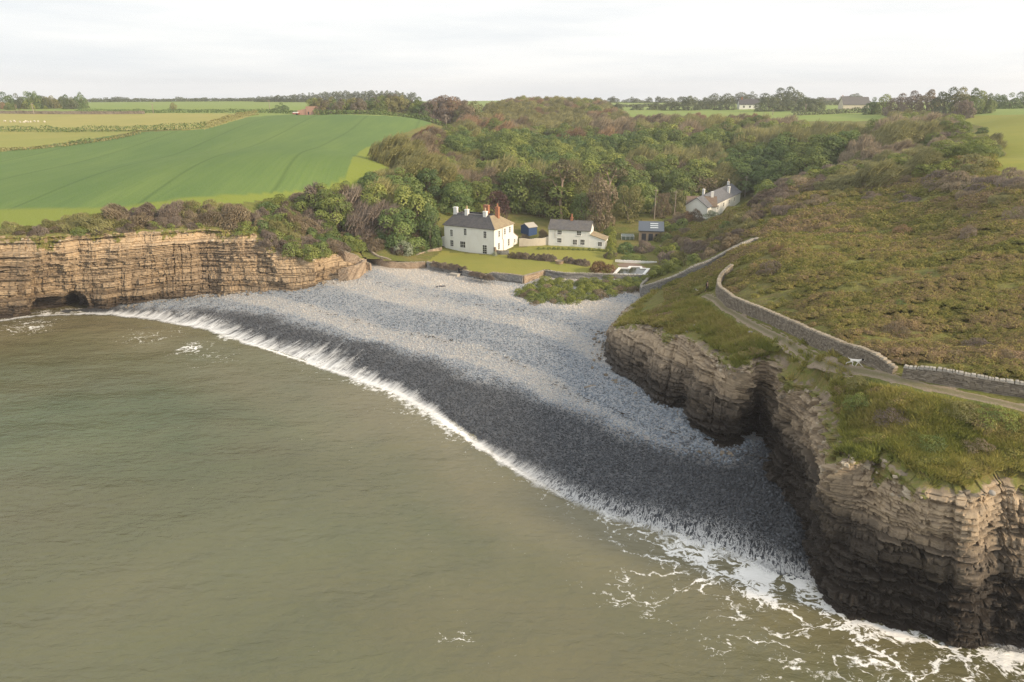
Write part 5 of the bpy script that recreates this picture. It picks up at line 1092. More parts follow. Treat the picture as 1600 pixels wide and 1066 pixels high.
for (a, b, c, d, e, f, g) in ((712, 284, 182, 62, 'broad', 'deep', 'dark green tree behind the left chimneys of the farmhouse'), (748, 276, 190, 60, 'broad', 'green', 'green tree behind the orange brick chimney'), (778, 298, 180, 44, 'loose', 'copper', 'dark purple copper beech behind the farmhouse roof'),
        (806, 270, 198, 60, 'broad', 'deep', 'dark tree filling the gap above the drive beside the farmhouse'), (830, 290, 196, 46, 'broad', 'deep', 'shaded dark tree left of the tall bare-trunked pine'), (858, 292, 190, 50, 'loose', 'pine', 'dark drooping conifer beside the tall bare-trunked pine'), (912, 300, 178, 56, 'broad', 'green', 'layered light green tree directly behind the cottage'),
        (938, 274, 176, 60, 'loose', 'brown', 'tall brown-budding cone-shaped tree right of the cottage chimney'), (915, 276, 186, 44, 'loose', 'olive', 'olive tree behind the brown cone-shaped tree'), (985, 290, 184, 50, 'loose', 'olive', 'rounded olive tree with a bare stem at the edge of the upper lawn'), (1036, 300, 186, 34, 'loose', 'brown', 'small brown budding tree beside the utility pole'), (1058, 295, 190, 42, 'broad', 'olive', 'rounded olive tree left of the hillside house'),
        (960, 296, 205, 50, 'broad', 'deep', 'deep green tree between the second pine and the rounded olive tree'), (1010, 284, 212, 60, 'broad', 'deep', 'dark tree behind the upper lawn'), (1065, 268, 216, 60, 'broad', 'green', 'green tree behind the hillside house wing'), (1100, 275, 222, 60, 'loose', 'brown', 'brown tree rising behind the hillside house roof'), (1140, 272, 232, 56, 'loose', 'brown', 'russet bare tree beside the hillside house chimney'), (775, 262, 205, 50, 'broad', 'deep', 'dark tree behind the copper beech'), (880, 276, 210, 60, 'broad', 'deep', 'dense deep green tree behind the tall pine')):
    tree_at(a, b, c, d, e, f, g, foot=.14 if e == 'loose' else .08)
tree_at(1090, 325, 178, 30, 'scrub', 'mauve', 'bare mauve bush in front of the hillside house gable', 'shrub', None, .02, 'hillside_bush', trunk=False); tree_at(1112, 328, 180, 26, 'loose', 'silver', 'pale blossoming small tree before the hillside house wing', foot=.1); tree_at(1075, 330, 178, 26, 'scrub', 'rust', 'russet bush at the left foot of the hillside house', 'shrub', None, .02, 'hillside_bush', trunk=False)
# two Scots pines with long bare stems
def pine(pc, ptop, Y, wpx, label, bare, seed):
    p = D(pc, ptop, Y); g = float(groundz(p[0], p[1], False)); h = p[2] - g; w = wpx / FP * Y; t = empty('pine_tree', (p[0], p[1], g), label, 'tree', rotz=0); rg = random.Random(seed); m = MB()
    fk = h * bare
    m.tube([(0, 0, -.4), (-.05 * w, 0, fk * .5), (0, 0, fk)], [.42, .34, .28], 8); m.tube([(0, 0, fk), (-.10 * w, .2, fk + (h - fk) * .5), (-.06 * w, .2, h * .93)], [.24, .16, .06], 6); m.tube([(0, 0, fk), (.10 * w, -.2, fk + (h - fk) * .45), (.16 * w, 0, h * .9)], [.22, .14, .05], 6)
    m.tube([(0, 0, fk * .72), (-.16 * w, 0, fk * .86), (-.25 * w, 0, fk * 1.05), (-.42 * w, .3, fk * 1.02)], [.15, .13, .10, .04], 6); m.tube([(0, 0, fk * .62), (.10 * w, -.1, fk * .68), (.15 * w, -.1, fk * .80)], [.13, .11, .05], 6); m.tube([(.1 * w, 0, fk * 1.25), (.3 * w, .2, fk * 1.18), (.4 * w, .2, fk * 1.1)], [.1, .07, .03], 5)
    m.build('trunk', M_PALEBARK, t, True)
    for (dx, dz, r_, rz_) in ((-.05, .88, .24, .13), (.22, .80, .24, .13), (.34, .68, .20, .12), (-.24, .76, .20, .09), (-.36, .64, .16, .07), (.10, .72, .18, .10), (.02, .96, .14, .07)):
        c = crown_mesh('crown', seed + int(dx * 100), 1, 1, 1, 420, .17, 9, .45, None, twig=.25, skirt=.5, twl=.3); o = put('crown', c, t); o.scale = (r_ * w, r_ * w * .9, rz_ * h); o.location = (dx * w, rg.uniform(-.1, .1) * w, dz * h - rz_ * h * .3); obj_mat(o, LEAF['pine'])
pine(880, 248, 186, 62, 'tall pine with long bare pale trunk and spreading crown', .62, 901); pine(955, 254, 196, 58, 'second pine, its pale bent limbs showing under the crown', .60, 931)
# --- scrub along the top of the left cliff
def dens(line_s, offs, step, fn, jit=.8):
    P, _ = spline(line_s, step); N_ = len(P)
    for off in offs:
        Q = offset_line(P, off)
        for i in range(N_): fn(Q[i, 0] + RNG.uniform(-jit, jit), Q[i, 1] + RNG.uniform(-jit, jit), off, i / N_)
cropw = POLY['crop']; NSC = [0]
def scrub_left(x, y, off, f):
    z = float(groundz(x, y, False)); px, py = PX(x, y, z); 
    if RNG.uniform(0, 1) < .12 or px > 470 or px < -60 or inpoly(np.array([px]), np.array([py + 1]), cropw)[0]: return
    v = vn(x / 7, y / 7, 81) + RNG.uniform(-.15, .15); tall = 1.0 + .30 * sstep(120, 220, px) + .45 * sstep(250, 420, px)
    if off < 4: k, h, lab = ('lime' if v < .25 else 'green' if v < .62 else 'mauve'), RNG.uniform(.9, 1.6), 'low ivy-like bush hanging at the brow of the ochre cliff'
    else: k, h, lab = ('mauve' if v < .36 else 'brown' if v < .70 else 'olive'), RNG.uniform(1.7, 2.7), 'wind-clipped brown bush between the ochre cliff and the crop'
    if k == 'mauve' and off >= 4: lab = 'purple-brown leafless bush between the ochre cliff and the crop'
    if k == 'olive' and off >= 4: lab = 'olive budding bush between the ochre cliff and the crop'
    if off < 4: lab = {'lime': 'bright green', 'green': 'dark green', 'mauve': 'purple-brown'}[k] + ' low bush at the brow of the ochre cliff'
    NSC[0] += 1; plant('scrub_bush', (x, y, z - .15), h * RNG.uniform(.8, 1.45), h * tall * RNG.uniform(.65, 1.12), 'scrub' if k != 'lime' and k != 'green' else 'bush', k, lab, 'shrub', 'scrub along the top of the ochre cliff', foot=.04, trunk=False, sq=RNG.uniform(.7, 1.3))
dens(LEFT_RIM[1:12], [2.4, 4.6, 6.8, 9.0, 11.0], 2.2, scrub_left, 1.1)
def region_plants(poly, spacing, fn, ymin=90, ymax=260, xr=(-90, 130)):
    for yv in np.arange(ymin, ymax, spacing):
        xs = np.arange(xr[0], xr[1], spacing) + RNG.uniform(-.35, .35, int(math.ceil((xr[1] - xr[0]) / spacing))) * spacing; ys = yv + RNG.uniform(-.35, .35, len(xs)) * spacing
        z = groundz(xs, ys, False); a, b = PX(xs, ys, z); ok = inpoly(a, b, poly)
        for i in np.where(ok)[0]: fn(float(xs[i]), float(ys[i]), float(z[i]), float(a[i]), float(b[i]))
def bank(x, y, z, px, py):
    v = RNG.uniform(0, 1); k = 'green' if v < .38 else 'mauve' if v < .62 else 'brown' if v < .82 else 'deep'; h = RNG.uniform(1.4, 2.6) * (1 if py > 370 else 1.3)
    plant('bank_bush', (x, y, z - .15), h * 1.0, h, 'bush' if k in ('green', 'deep') else 'scrub', k, {'green': 'leafy green', 'mauve': 'purple-brown', 'brown': 'brown twiggy', 'deep': 'dark green'}[k] + ' bush on the bank between the cliff end and the farmhouse', 'shrub', 'bushes of the bank left of the farmhouse', foot=.03, trunk=False)
region_plants([(405, 360), (420, 330), (460, 330), (560, 345), (650, 370), (672, 378), (655, 392), (640, 398), (612, 398), (575, 384), (548, 396), (522, 398), (480, 404), (455, 400), (425, 388)], 2.6, bank, 130, 185, (-60, -8))
def valley_side(x, y, z, px, py):
    if 49 < x < 76 and 185 < y < 222: return
    if 1072 < px < 1185 and py - 34 < 338 - (px - 1100) * .60 + 4: return
    v = vn(x / 8, y / 8, 83) + RNG.uniform(-.2, .2); low = py > 385; k = ('mauve' if v < .38 else 'brown' if v < .58 else 'olive' if v < .72 else 'green')
    if px < 1062 and py > 392: k = 'lime' if v < .7 else 'mauve'
    h = RNG.uniform(1.5, 2.8) * (1.15 if py < 340 else .9)
    plant('hillside_bush', (x, y, z - .15), h * .95, h, 'bush' if k in ('green', 'lime') else 'scrub', k, {'green': 'leafy green', 'lime': 'bright lime-green', 'mauve': 'purple-brown', 'brown': 'brown twiggy', 'olive': 'olive budding'}[k] + ' bush on the valley side below the hillside house', 'shrub', 'bushes of the right valley side', foot=.03, trunk=False)
region_plants([(1030, 372), (1048, 345), (1075, 342), (1110, 336), (1165, 312), (1205, 298), (1245, 292), (1215, 325), (1180, 352), (1172, 368), (1140, 388), (1105, 403), (1068, 420), (1045, 432), (1018, 436), (1026, 412)], 3.0, valley_side, 118, 240, (24, 90))
def upper_heath(x, y, z, px, py):
    if RNG.uniform(0, 1) < (.12 if py < 300 else .45) or (px > 1545 and py < 275): return
    v = vn(x / 9, y / 12, 85) + RNG.uniform(-.2, .2); k = 'brown' if v < .42 else 'mauve' if v < .58 else 'olive' if v < .80 else 'lime'; h = RNG.uniform(1.0, 2.0) * (1.6 if py < 295 else 1.0)
    plant('upland_bush', (x, y, z - .15), h * 1.35, h, 'bush' if k == 'lime' else 'scrub', k, {'lime': 'bright lime-green', 'mauve': 'purple-brown', 'brown': 'brown wind-streaked', 'olive': 'olive wind-streaked'}[k] + ' bush on the upper heath slope', 'shrub', 'bushes of the upper heath', foot=.02, trunk=False, rotz=RNG.uniform(-.3, .3))
region_plants([(1175, 300), (1240, 262), (1300, 258), (1440, 252), (1575, 258), (1600, 292), (1600, 330), (1440, 318), (1300, 326), (1215, 342)], 4.2, upper_heath, 100, 230, (40, 130))
for (px, py, w, h, k, lab) in ((1205, 425, 44, 1.9, 'mauve', 'grey-mauve bare gorse mound just behind the bend of the clifftop wall'), (1215, 395, 30, 1.4, 'rust', 'rust-brown bush near the green bank line'), (1398, 520, 44, 1.3, 'brown', 'pale brown dead gorse mound on the heath behind the long wall'), (1440, 545, 40, .9, 'brown', 'low pale brown mound near the gap in the wall'), (1405, 480, 26, 1.0, 'deep', 'small dark green bush alone on the open heath'),
        (1410, 368, 34, 1.9, 'rust', 'brown dome-shaped bush on the green bank line'), (1512, 372, 26, 2.0, 'mauve', 'purple-brown bush standing at the green bank line'), (1585, 345, 40, 2.3, 'mauve', 'dark wind-shaped thicket at the right edge of the heath'), (1520, 345, 34, 1.8, 'mauve', 'dark wind-shaped thicket left of the one at the right edge'), (1530, 545, 50, 1.1, 'mauve', 'dull mauve gorse mound right of the pale mounds'), (1490, 558, 36, .9, 'brown', 'small pale mound behind the coped wall'), (1570, 560, 40, .9, 'brown', 'pale brown mound near the right end of the coped wall'),
        (1345, 600, 46, .9, 'olive', 'olive bush on the turf above the cliff edge below the running dog'), (1395, 655, 60, 1.0, 'mauve', 'dead mauve gorse bush on the cliff-top turf'), (1345, 632, 56, 1.1, 'green', 'green gorse bush on the cliff-top turf'), (1500, 640, 60, 1.0, 'olive', 'olive gorse bush between path and cliff brow'), (1555, 655, 70, 1.2, 'green', 'green scrub bank under the path at the right edge'), (1450, 690, 66, .8, 'green', 'low green bush at the brow of the near cliff'), (1530, 700, 56, .8, 'brown', 'low brown bush at the brow of the near cliff')):
    x, y, z = G(px, py, 15.5)
    for _ in range(12):
        z = float(groundz(x, y)); a, b, c = ray(px, py); t_ = (z - CAM_Z) / c; x, y = .5 * (x + a * t_), .5 * (y + b * t_)
    r = w / 2 / FP * math.hypot(y, 25); plant('heath_bush', (x, y, z - .12), r, h, 'gorse', k, lab, 'shrub', 'single bushes on the headland', foot=.0, trunk=False, rotz=RNG.uniform(-.3, .3))
# --- bramble patch on the back of the beach
def bramble(x, y, z0, px, py):
    z = max(float(beachz(x, y)), 3.9); v = RNG.uniform(0, 1); k = 'lime' if v < .72 else 'green' if v < .86 else 'brown'; h = RNG.uniform(.9, 1.5)
    plant('bramble_bush', (x, y, z - .2), h * 1.2, h, 'bush', k, {'lime': 'bright lime-green bramble bush', 'green': 'dark green bramble bush', 'brown': 'withered brown bramble bush'}[k] + ' in the patch between shingle and pool wall', 'shrub', 'brambles behind the beach', foot=.0, trunk=False)
for yv in np.arange(118, 146, 1.9):
    for xv in np.arange(-2, 30, 1.9):
        x, y = xv + RNG.uniform(-.6, .6), yv + RNG.uniform(-.6, .6); a, b = PX(x, y, 4.6)
        if inpoly(np.array([a]), np.array([b]), [(808, 452), (826, 470), (852, 474), (900, 471), (950, 461), (996, 456), (1000, 448), (1008, 441), (884, 438), (856, 434), (824, 446)])[0]: bramble(x, y, 4, a, b)
# --- garden
def gplant(px, py, z, w, h, crown, k, name, label, cat='shrub', group=None, sq=1.0, rotz=None):
    x, y, z = G(px, py, z); g = float(groundz(x, y)); plant(name, (x, y, g - .1), w / 2 / FP * 163, h, crown, k, label, cat, group, foot=.0, trunk=False, sq=sq, rotz=rotz)
gplant(630, 404, 5.4, 30, 3.0, 'bush', 'silver', 'shrub', 'large silvery grey shrub behind the curved beach wall'); gplant(646, 395, 5.6, 17, 2.0, 'bush', 'silver', 'shrub', 'small silvery shrub right of the large silver one'); gplant(660, 394, 5.6, 16, 1.4, 'bush', 'olive', 'shrub', 'small rounded shrub beside the sunlit lawn wall')
gplant(673, 387, 6, 14, 1.5, 'bush', 'copper', 'shrub', 'small crimson shrub near the left end of the farmhouse')
def hedge_row(p0, p1, n, h, w, crown, k, label, z0=5.3):
    a, b = Vector(G(*p0, z0)), Vector(G(*p1, z0)); t = empty('hedge', tuple((a + b) / 2), label, 'hedge')
    for i in range(n):
        q = a.lerp(b, (i + .5) / n) - (a + b) / 2; g = float(groundz(q.x + (a.x + b.x) / 2, q.y + (a.y + b.y) / 2)) - z0; me = CROWN[crown][int(RNG.integers(len(CROWN[crown])))]; c = put('crown', me, t); c.location = (q.x, q.y, g - .1); c.scale = (w * RNG.uniform(.9, 1.15), w * RNG.uniform(.9, 1.15), h * RNG.uniform(.85, 1.1)); c.rotation_euler = (0, 0, RNG.uniform(0, 6)); obj_mat(c, LEAF[k])
hedge_row((797, 404), (866, 410), 9, 1.5, 1.1, 'scrub', 'mauve', 'long grey-mauve lavender hedge across the lawn'); hedge_row((881, 411), (918, 416), 6, 1.35, 1.1, 'scrub', 'mauve', 'shorter mauve hedge right of the stone planter')
hedge_row((676, 414), (728, 421), 8, 1.0, .9, 'scrub', 'mauve', 'mauve hedge along the top of the garden wall left of the gate'); hedge_row((736, 427), (770, 434), 6, .9, .9, 'scrub', 'mauve', 'short mauve hedge along the wall right of the gate')
hedge_row((955, 407), (954, 376), 9, 2.3, 1.25, 'bush', 'lime', 'tall clipped green hedge running back beside the cottage lean-to'); hedge_row((838, 393.5), (948, 397), 14, .65, .6, 'bush', 'green', 'low green border across the cottage lawn'); hedge_row((860, 388), (943, 393), 12, .9, .6, 'scrub', 'olive', 'flower border at the foot of the cottage')
gplant(940, 424, 5.2, 36, 2.6, 'scrub', 'rust', 'shrub', 'rusty red shrub at the corner of the lawn by the pool'); gplant(951, 404, 5.3, 20, 1.8, 'scrub', 'mauve', 'shrub', 'mauve bush at the near end of the tall clipped hedge')
gplant(978, 394, 5.6, 34, 2.3, 'bush', 'deep', 'shrub', 'wide dark green shrub behind the pool terrace'); gplant(1006, 394, 5.6, 34, 2.4, 'scrub', 'mauve', 'shrub', 'brown-mauve shrub in front of the barn'); gplant(990, 405, 5.3, 44, 1.1, 'bush', 'green', 'shrub', 'low green planting along the far edge of the pool terrace')
gplant(930, 374, 6.8, 22, 2.4, 'bush', 'deep', 'shrub', 'dark bush behind the cottage lean-to'); gplant(950, 366, 7.2, 22, 2.2, 'bush', 'green', 'shrub', 'green bush at the edge of the upper lawn'); gplant(822, 376, 6.5, 18, 2.2, 'scrub', 'mauve', 'shrub', 'bare brown bush left of the blue shed'); gplant(850, 372, 6.6, 18, 2.4, 'scrub', 'brown', 'shrub', 'brown bush between blue shed and cottage'); gplant(773, 401, 5.3, 9, 1.1, 'bush', 'silver', 'shrub', 'pale flowering shrub by the farmhouse corner')
for (px, Y, hp, label) in ((1023, 183, 38, 'weathered pole left of the small brown budding tree'), (1054, 186, 32, 'weathered pole right of the small brown budding tree'), (1161, 222, 26, 'thin pole at the far end of the hillside house')):
    x, y, z = D(px, 330, Y); g = float(groundz(x, y, False)); h = hp / FP * Y * 1.05; o = empty('utility_pole', (x, y, g - .3), label, 'pole'); m = MB(); m.tube([(0, 0, 0), (0, 0, h + 1.5)], [.14, .10], 7); m.build('shaft', M_POLE, o); m = MB(); m.box(-.6, .6, -.05, .05, h + 1.0, h + 1.12); m.build('crossarm', M_POLE, o)
# ------------------------------------------------------------------ far fields: hedges, trees, farms
def far_hedge(line, h, w, leafk, label, cat='hedge', n=None, leaf=.5, name='hedge', seed=1):
    """line of (px, py, distance): hedge on the land there"""
    pts = []
    for px, py, Y in line: p = D(px, py, Y); pts.append((p[0], p[1]))
    P, s = spline(pts, 1.0); g = groundz(P[:, 0], P[:, 1], False); rg = np.random.default_rng(seed); n = n or int(s[-1] * 26); leaf = leaf * .8
    i = rg.integers(0, len(P), n); u = rg.uniform(0, math.pi, n); hh = h * (.75 + .5 * vn(s[i] / 6, 0 * s[i], seed)); ww = w * (.8 + .4 * vn(s[i] / 9, 0 * s[i], seed + 1))
    t = np.gradient(P, axis=0); t /= np.hypot(t[:, 0], t[:, 1])[:, None]; nn = np.stack([-t[:, 1], t[:, 0]], 1)[i]
    r = rg.uniform(.75, 1.05, n); Q = np.stack([P[i, 0] + nn[:, 0] * np.cos(u) * ww / 2 * r + rg.uniform(-.6, .6, n), P[i, 1] + nn[:, 1] * np.cos(u) * ww / 2 * r, g[i] + np.sin(u) * hh * r], 1)
    N = np.stack([nn[:, 0] * np.cos(u), nn[:, 1] * np.cos(u), np.sin(u)], 1) + rg.normal(size=(n, 3)) * .4
    V, F = leaf_quads(Q, N, leaf, rg); c0 = V.mean(0)
    return put(name, mesh_from(name, V - c0, F, LEAF[leafk], False, {'leaf': np.repeat(rg.uniform(0, 1, n), 4)}), label=label, cat=cat, loc=tuple(c0))
far_hedge([(-60, 203, 305), (60, 202.5, 306), (160, 203, 304), (260, 204, 300), (322, 203.5, 300)], 2.3, 2.5, 'deep', 'dark straight hedge between the two left pastures')
far_hedge([(322, 203, 300), (355, 194, 330), (385, 185, 372), (402, 181, 392)], 2.2, 3, 'olive', 'olive hedge climbing between yellow pasture and crop')
far_hedge([(215, 206, 290), (180, 213, 275), (130, 221, 262), (70, 229, 250), (0, 238, 240)], 1.0, 2.2, 'olive', 'rough grassy bank between lower pasture and crop')
far_hedge([(140, 219, 264), (110, 222, 258)], 1.6, 2.0, 'deep', 'short dark thicket on the bank beside the crop')
far_hedge([(120, 176.5, 420), (220, 176, 420), (330, 175.6, 420), (405, 176, 418), (482, 178, 405)], 1.9, 2.5, 'deep', 'dark hedge under the hill field left of the brick ruin', leaf=.6)
far_hedge([(60, 159.6, 790), (200, 159.4, 790), (340, 159.4, 790), (500, 158.6, 790)], 3.0, 4, 'haze', 'thin dark hedge along the skyline above the hill field', leaf=1.0)
far_hedge([(492, 182, 368), (560, 182.6, 366), (640, 184, 360), (690, 187, 350)], 2.4, 3, 'deep', 'dark hedge under the row of trees behind the crop', leaf=.6)
far_hedge([(950, 163.5, 640), (1020, 163, 640), (1120, 164, 640)], 2.5, 4, 'haze', 'far hedge across the pale fields right of the wooded rise', leaf=.9)
far_hedge([(1240, 177, 420), (1300, 177.5, 420), (1352, 178, 420)], 2.6, 4, 'haze', 'dark hedge in the gap below the far farm', leaf=.8); far_hedge([(1255, 160.5, 760), (1360, 160.5, 760)], 2.4, 4, 'haze', 'upper thin hedge below the far farm', leaf=.9); far_hedge([(1250, 166, 600), (1350, 166, 600)], 2.2, 4, 'haze', 'middle thin hedge below the far farm', leaf=.9)
far_hedge([(1110, 386.5, 124.5), (1185, 374, 129), (1222, 378, 117), (1250, 377, 116), (1290, 372.5, 118)], .7, 1.2, 'lime', 'bright green grassy bank running right from the top of the pale wall', leaf=.16, n=2600); far_hedge([(1290, 369, 119), (1370, 366, 118), (1440, 368, 114), (1500, 371, 110), (1600, 371, 107), (1680, 372, 104)], .8, 1.3, 'lime', 'thin green bank crossing the middle of the heath', leaf=.17, n=3600)
TI = [0]
def far_tree(pc, ptop, Y, wpx, hpx, crown, k, label, group, foot=.12):
    p = D(pc, ptop, Y); g = float(groundz(p[0], p[1], False)); h = max(hpx / FP * Y * 1.05, 1.5); z = p[2] - h
    z = min(z, g) if z < g + 1 else g; h = p[2] - z
    plant('far_tree', (p[0], p[1], z - .2), wpx * .62 / FP * Y, h, crown, k, label, 'tree', group, foot=foot)
rg = random.Random(21)
for i, (pc, pt, w, k) in enumerate([(-30, 146, 30, 'deep'), (-5, 150, 26, 'olive'), (8, 144, 24, 'deep'), (22, 146, 22, 'green'), (38, 143, 24, 'deep'), (50, 143, 20, 'deep'), (14, 160, 18, 'green'), (28, 152, 20, 'green'), (4, 160, 14, 'rust'), (38, 161, 20, 'olive'), (50, 151, 26, 'green'), (64, 150, 22, 'green'), (76, 150, 24, 'olive'), (88, 152, 24, 'green'), (98, 148, 22, 'deep'), (108, 152, 22, 'green'), (116, 151, 18, 'deep'), (124, 144, 13, 'deep'), (128, 152, 16, 'deep'), (70, 165, 12, 'lime'), (24, 163, 10, 'brown')]):
    far_tree(pc, pt, 470 + 6 * (i % 5) - (25 if pt > 158 else 0), w, 30, 'broad', 'haze' if k in ('green',) and i % 2 else k, {'deep': 'dark', 'green': 'mid-green', 'olive': 'olive', 'rust': 'reddish', 'lime': 'yellow-green', 'brown': 'tan'}[k] + ' tree in the clump at the far left edge', 'trees of the clump at the far left', .05)
for pc, pt, w in [(150, 153, 14), (166, 152, 9), (179, 151, 12), (186, 151, 10), (197, 152, 11), (211, 153, 8), (224, 155, 8), (233, 155, 7), (246, 155, 7), (262, 154, 11), (279, 151, 14), (292, 155, 9), (304, 153, 10), (318, 152, 12), (340, 154, 12), (352, 153, 14), (366, 153, 14), (380, 153, 14), (394, 152, 14)]: far_tree(pc, pt, 880, w, 8, 'loose', 'haze', 'small hazy tree on the left skyline', 'small trees along the left skyline', .25)
for i, pc in enumerate(range(404, 645, 8)):
    top = 151 - 9 * min(1, (pc - 404) / 140) + (3 if pc > 620 else 0) + rg.uniform(-1.2, 1.2); far_tree(pc, top, 770, 13, 17, 'broad' if i > 6 else 'loose', 'haze', 'hazy blue-green tree in the far wood behind the ruin' if i > 6 else 'thin hazy tree at the left end of the far wood', 'trees of the far hazy wood', .12 if i > 6 else .3)
for i, pc in enumerate(range(488, 660, 8)):
    k = ('green', 'olive', 'hazebrown', 'olive', 'deep', 'hazebrown', 'green')[i % 7]; far_tree(pc + rg.uniform(-2, 2), 153 + rg.uniform(-3, 3) - (3 if 590 < pc < 640 else 0), 395 + rg.uniform(-10, 10), 24, 30, 'broad', k, {'green': 'fresh green', 'olive': 'pale olive', 'hazebrown': 'bare brown', 'deep': 'dark green'}[k] + ' tall tree in the row along the top of the crop', 'row of trees along the top of the crop', .18)
for pc, pt, k in [(662, 160, 'deep'), (672, 156, 'mauve'), (683, 151, 'rust'), (694, 149, 'mauve'), (706, 151, 'rust'), (718, 152, 'mauve'), (730, 157, 'brown'), (742, 158, 'olive'), (690, 162, 'mauve'), (708, 164, 'brown'), (724, 166, 'olive')]: far_tree(pc, pt, 400 + rg.uniform(-12, 12), 34, 30, 'broad', k, {'deep': 'dark green', 'mauve': 'purple-grey', 'rust': 'dull red', 'brown': 'brown', 'olive': 'olive'}[k] + ' tree at the top corner where crop meets wood', 'trees at the top corner of the crop', .1)
far_tree(269, 160, 445, 10, 15, 'loose', 'olive', 'lone upright tree standing in the hedge of the hill field', None, .12); far_tree(439, 160, 440, 21, 15, 'broad', 'deep', 'round dark tree alone beside the brick ruin', None, .03)
for pc, pt, Y, w, h, k, lab in [(966, 161, 560, 16, 11, 'haze', 'round far bush right of the wooded rise'), (995, 163, 560, 17, 8, 'haze', 'second low far bush right of the wooded rise'), (1024, 160, 560, 24, 12, 'haze', 'hazy tree left of the tall pale trees'), (1050, 153, 540, 26, 20, 'haze', 'pale airy tree near the far bungalow'), (1078, 150, 530, 26, 24, 'haze', 'tall pale airy tree left of the far bungalow'), (1100, 152, 540, 22, 22, 'haze', 'thin tree between tall pale trees'), (1118, 146, 545, 24, 26, 'haze', 'pale green tall tree'), (1138, 146, 520, 30, 28, 'haze', 'broad hazy tree next to the far bungalow'), (1158, 144, 760, 26, 10, 'haze', 'open-crowned tree on the skyline behind the bungalow'), (1175, 143, 760, 20, 10, 'haze', 'second open-crowned skyline tree behind the bungalow'),
        (1205, 146, 480, 40, 28, 'haze', 'large rounded hazy tree right of the bungalow'), (1222, 138, 560, 34, 36, 'haze', 'tallest hazy dome of trees, left half'), (1244, 136, 560, 34, 38, 'haze', 'tallest hazy dome of trees, right half'), (1235, 156, 480, 28, 18, 'haze', 'bush in front of the tall hazy dome'), (1262, 152, 460, 32, 24, 'haze', 'rounded tree right of the tall hazy dome'), (1278, 154, 460, 26, 22, 'haze', 'rounded tree nearest the far farm'), (1336, 146, 1000, 22, 8, 'haze', 'round tree at the right end of the far farm'),
        (1365, 152, 400, 24, 26, 'deep', 'first dark tree of the right skyline wood'), (1385, 147, 395, 28, 30, 'green', 'green tree of the right skyline wood'), (1405, 146, 380, 30, 32, 'mauve', 'mauve tree of the right skyline wood'), (1430, 142, 370, 32, 36, 'mauve', 'tall mauve tree of the right skyline wood'), (1455, 140, 360, 32, 38, 'brown', 'brown tree of the right skyline wood'), (1482, 137, 350, 36, 44, 'haze', 'tall pale green tree of the right skyline wood'), (1508, 137, 345, 36, 46, 'olive', 'tallest olive tree of the right skyline wood'), (1532, 138, 340, 34, 44, 'green', 'fresh green tree at the end of the right skyline wood'), (1510, 156, 320, 28, 30, 'mauve', 'dark mauve tree before the right skyline wood'), (1546, 146, 340, 22, 34, 'green', 'last narrow tree of the right skyline wood'),
        (1562, 147, 400, 24, 28, 'deep', 'dark tree left in the clump at the right edge'), (1582, 145, 395, 28, 30, 'deep', 'dark tree in the middle of the clump at the right edge'), (1604, 144, 395, 28, 32, 'deep', 'dark tree cut by the right picture edge'), (1630, 145, 395, 28, 30, 'deep', 'dark tree beyond the right edge clump'), (1537, 198, 215, 15, 7, 'deep', 'small dark bush alone in the right-hand meadow')]:
    far_tree(pc, pt, Y, w, h, 'broad', k, lab, None, .06)
for pc in range(940, 1352, 11): far_tree(pc + rg.uniform(-4, 4), 157 - rg.uniform(1, 7), 840, rg.uniform(10, 18), 9, 'broad', 'haze', 'small hazy tree along the right-hand skyline', 'small trees along the right skyline', .08)
# --- far wall, poles, buildings, sheep
def far_box(name, pl_, pb, Y, w, d, h, rise, wall, roof, label, cat='house', rot=0, chim=0, win=0):
    p = D(pl_, pb, Y); g = float(groundz(p[0], p[1], False)); z = max(min(p[2], g + 1), g - .5) if abs(p[2] - g) > 3 else p[2]; e = empty(name, (p[0], p[1], g), label, cat, rotz=R(rot)); gable_house(e, w, d, h, rise, wall, roof, .3, zb=-3)
    for i in range(chim): chimney(e, w * (.15 + .7 * i / max(1, chim - 1)), d / 2, h + rise * .5, h + rise + 1.4, 1.0, .8, M_BRICK, False)
    for i in range(win): window(e, (w * (i + .6) / (win + .3), 0, h * .35), (1, 0, 0), (0, -1, 0), 1.2, 1.3, (1, 1))
    return e
far_box('bungalow', 1155, 170, 520, 14, 8, 3.4, 3.4, M_WHITE, M_SLATE, 'far white bungalow with dark hipped roof between hazy trees', rot=-5, chim=1, win=3)
far_box('farm_building', 1316, 176, 480, 17, 9, 3.0, 4.5, M_OLDWHITE, M_SLATE2, 'low far farm building with dark roof just above the wood', 'barn', -4)
far_box('farmhouse', 1315, 159, 1000, 15, 9, 7, 2.5, M_OLDWHITE, M_SLATE2, 'distant cream farmhouse on the right skyline', rot=-3, chim=2, win=3); far_box('farm_building', 1283, 157, 1020, 22, 9, 5, 2.5, M_OLDWHITE, M_SLATE2, 'distant low farm range left of the cream farmhouse', 'barn', 0); far_box('farm_building', 1262, 157, 1040, 16, 9, 4, 2.8, M_OLDWHITE, M_SLATE2, 'distant farm roof at the left end of the skyline farm', 'barn', 4)
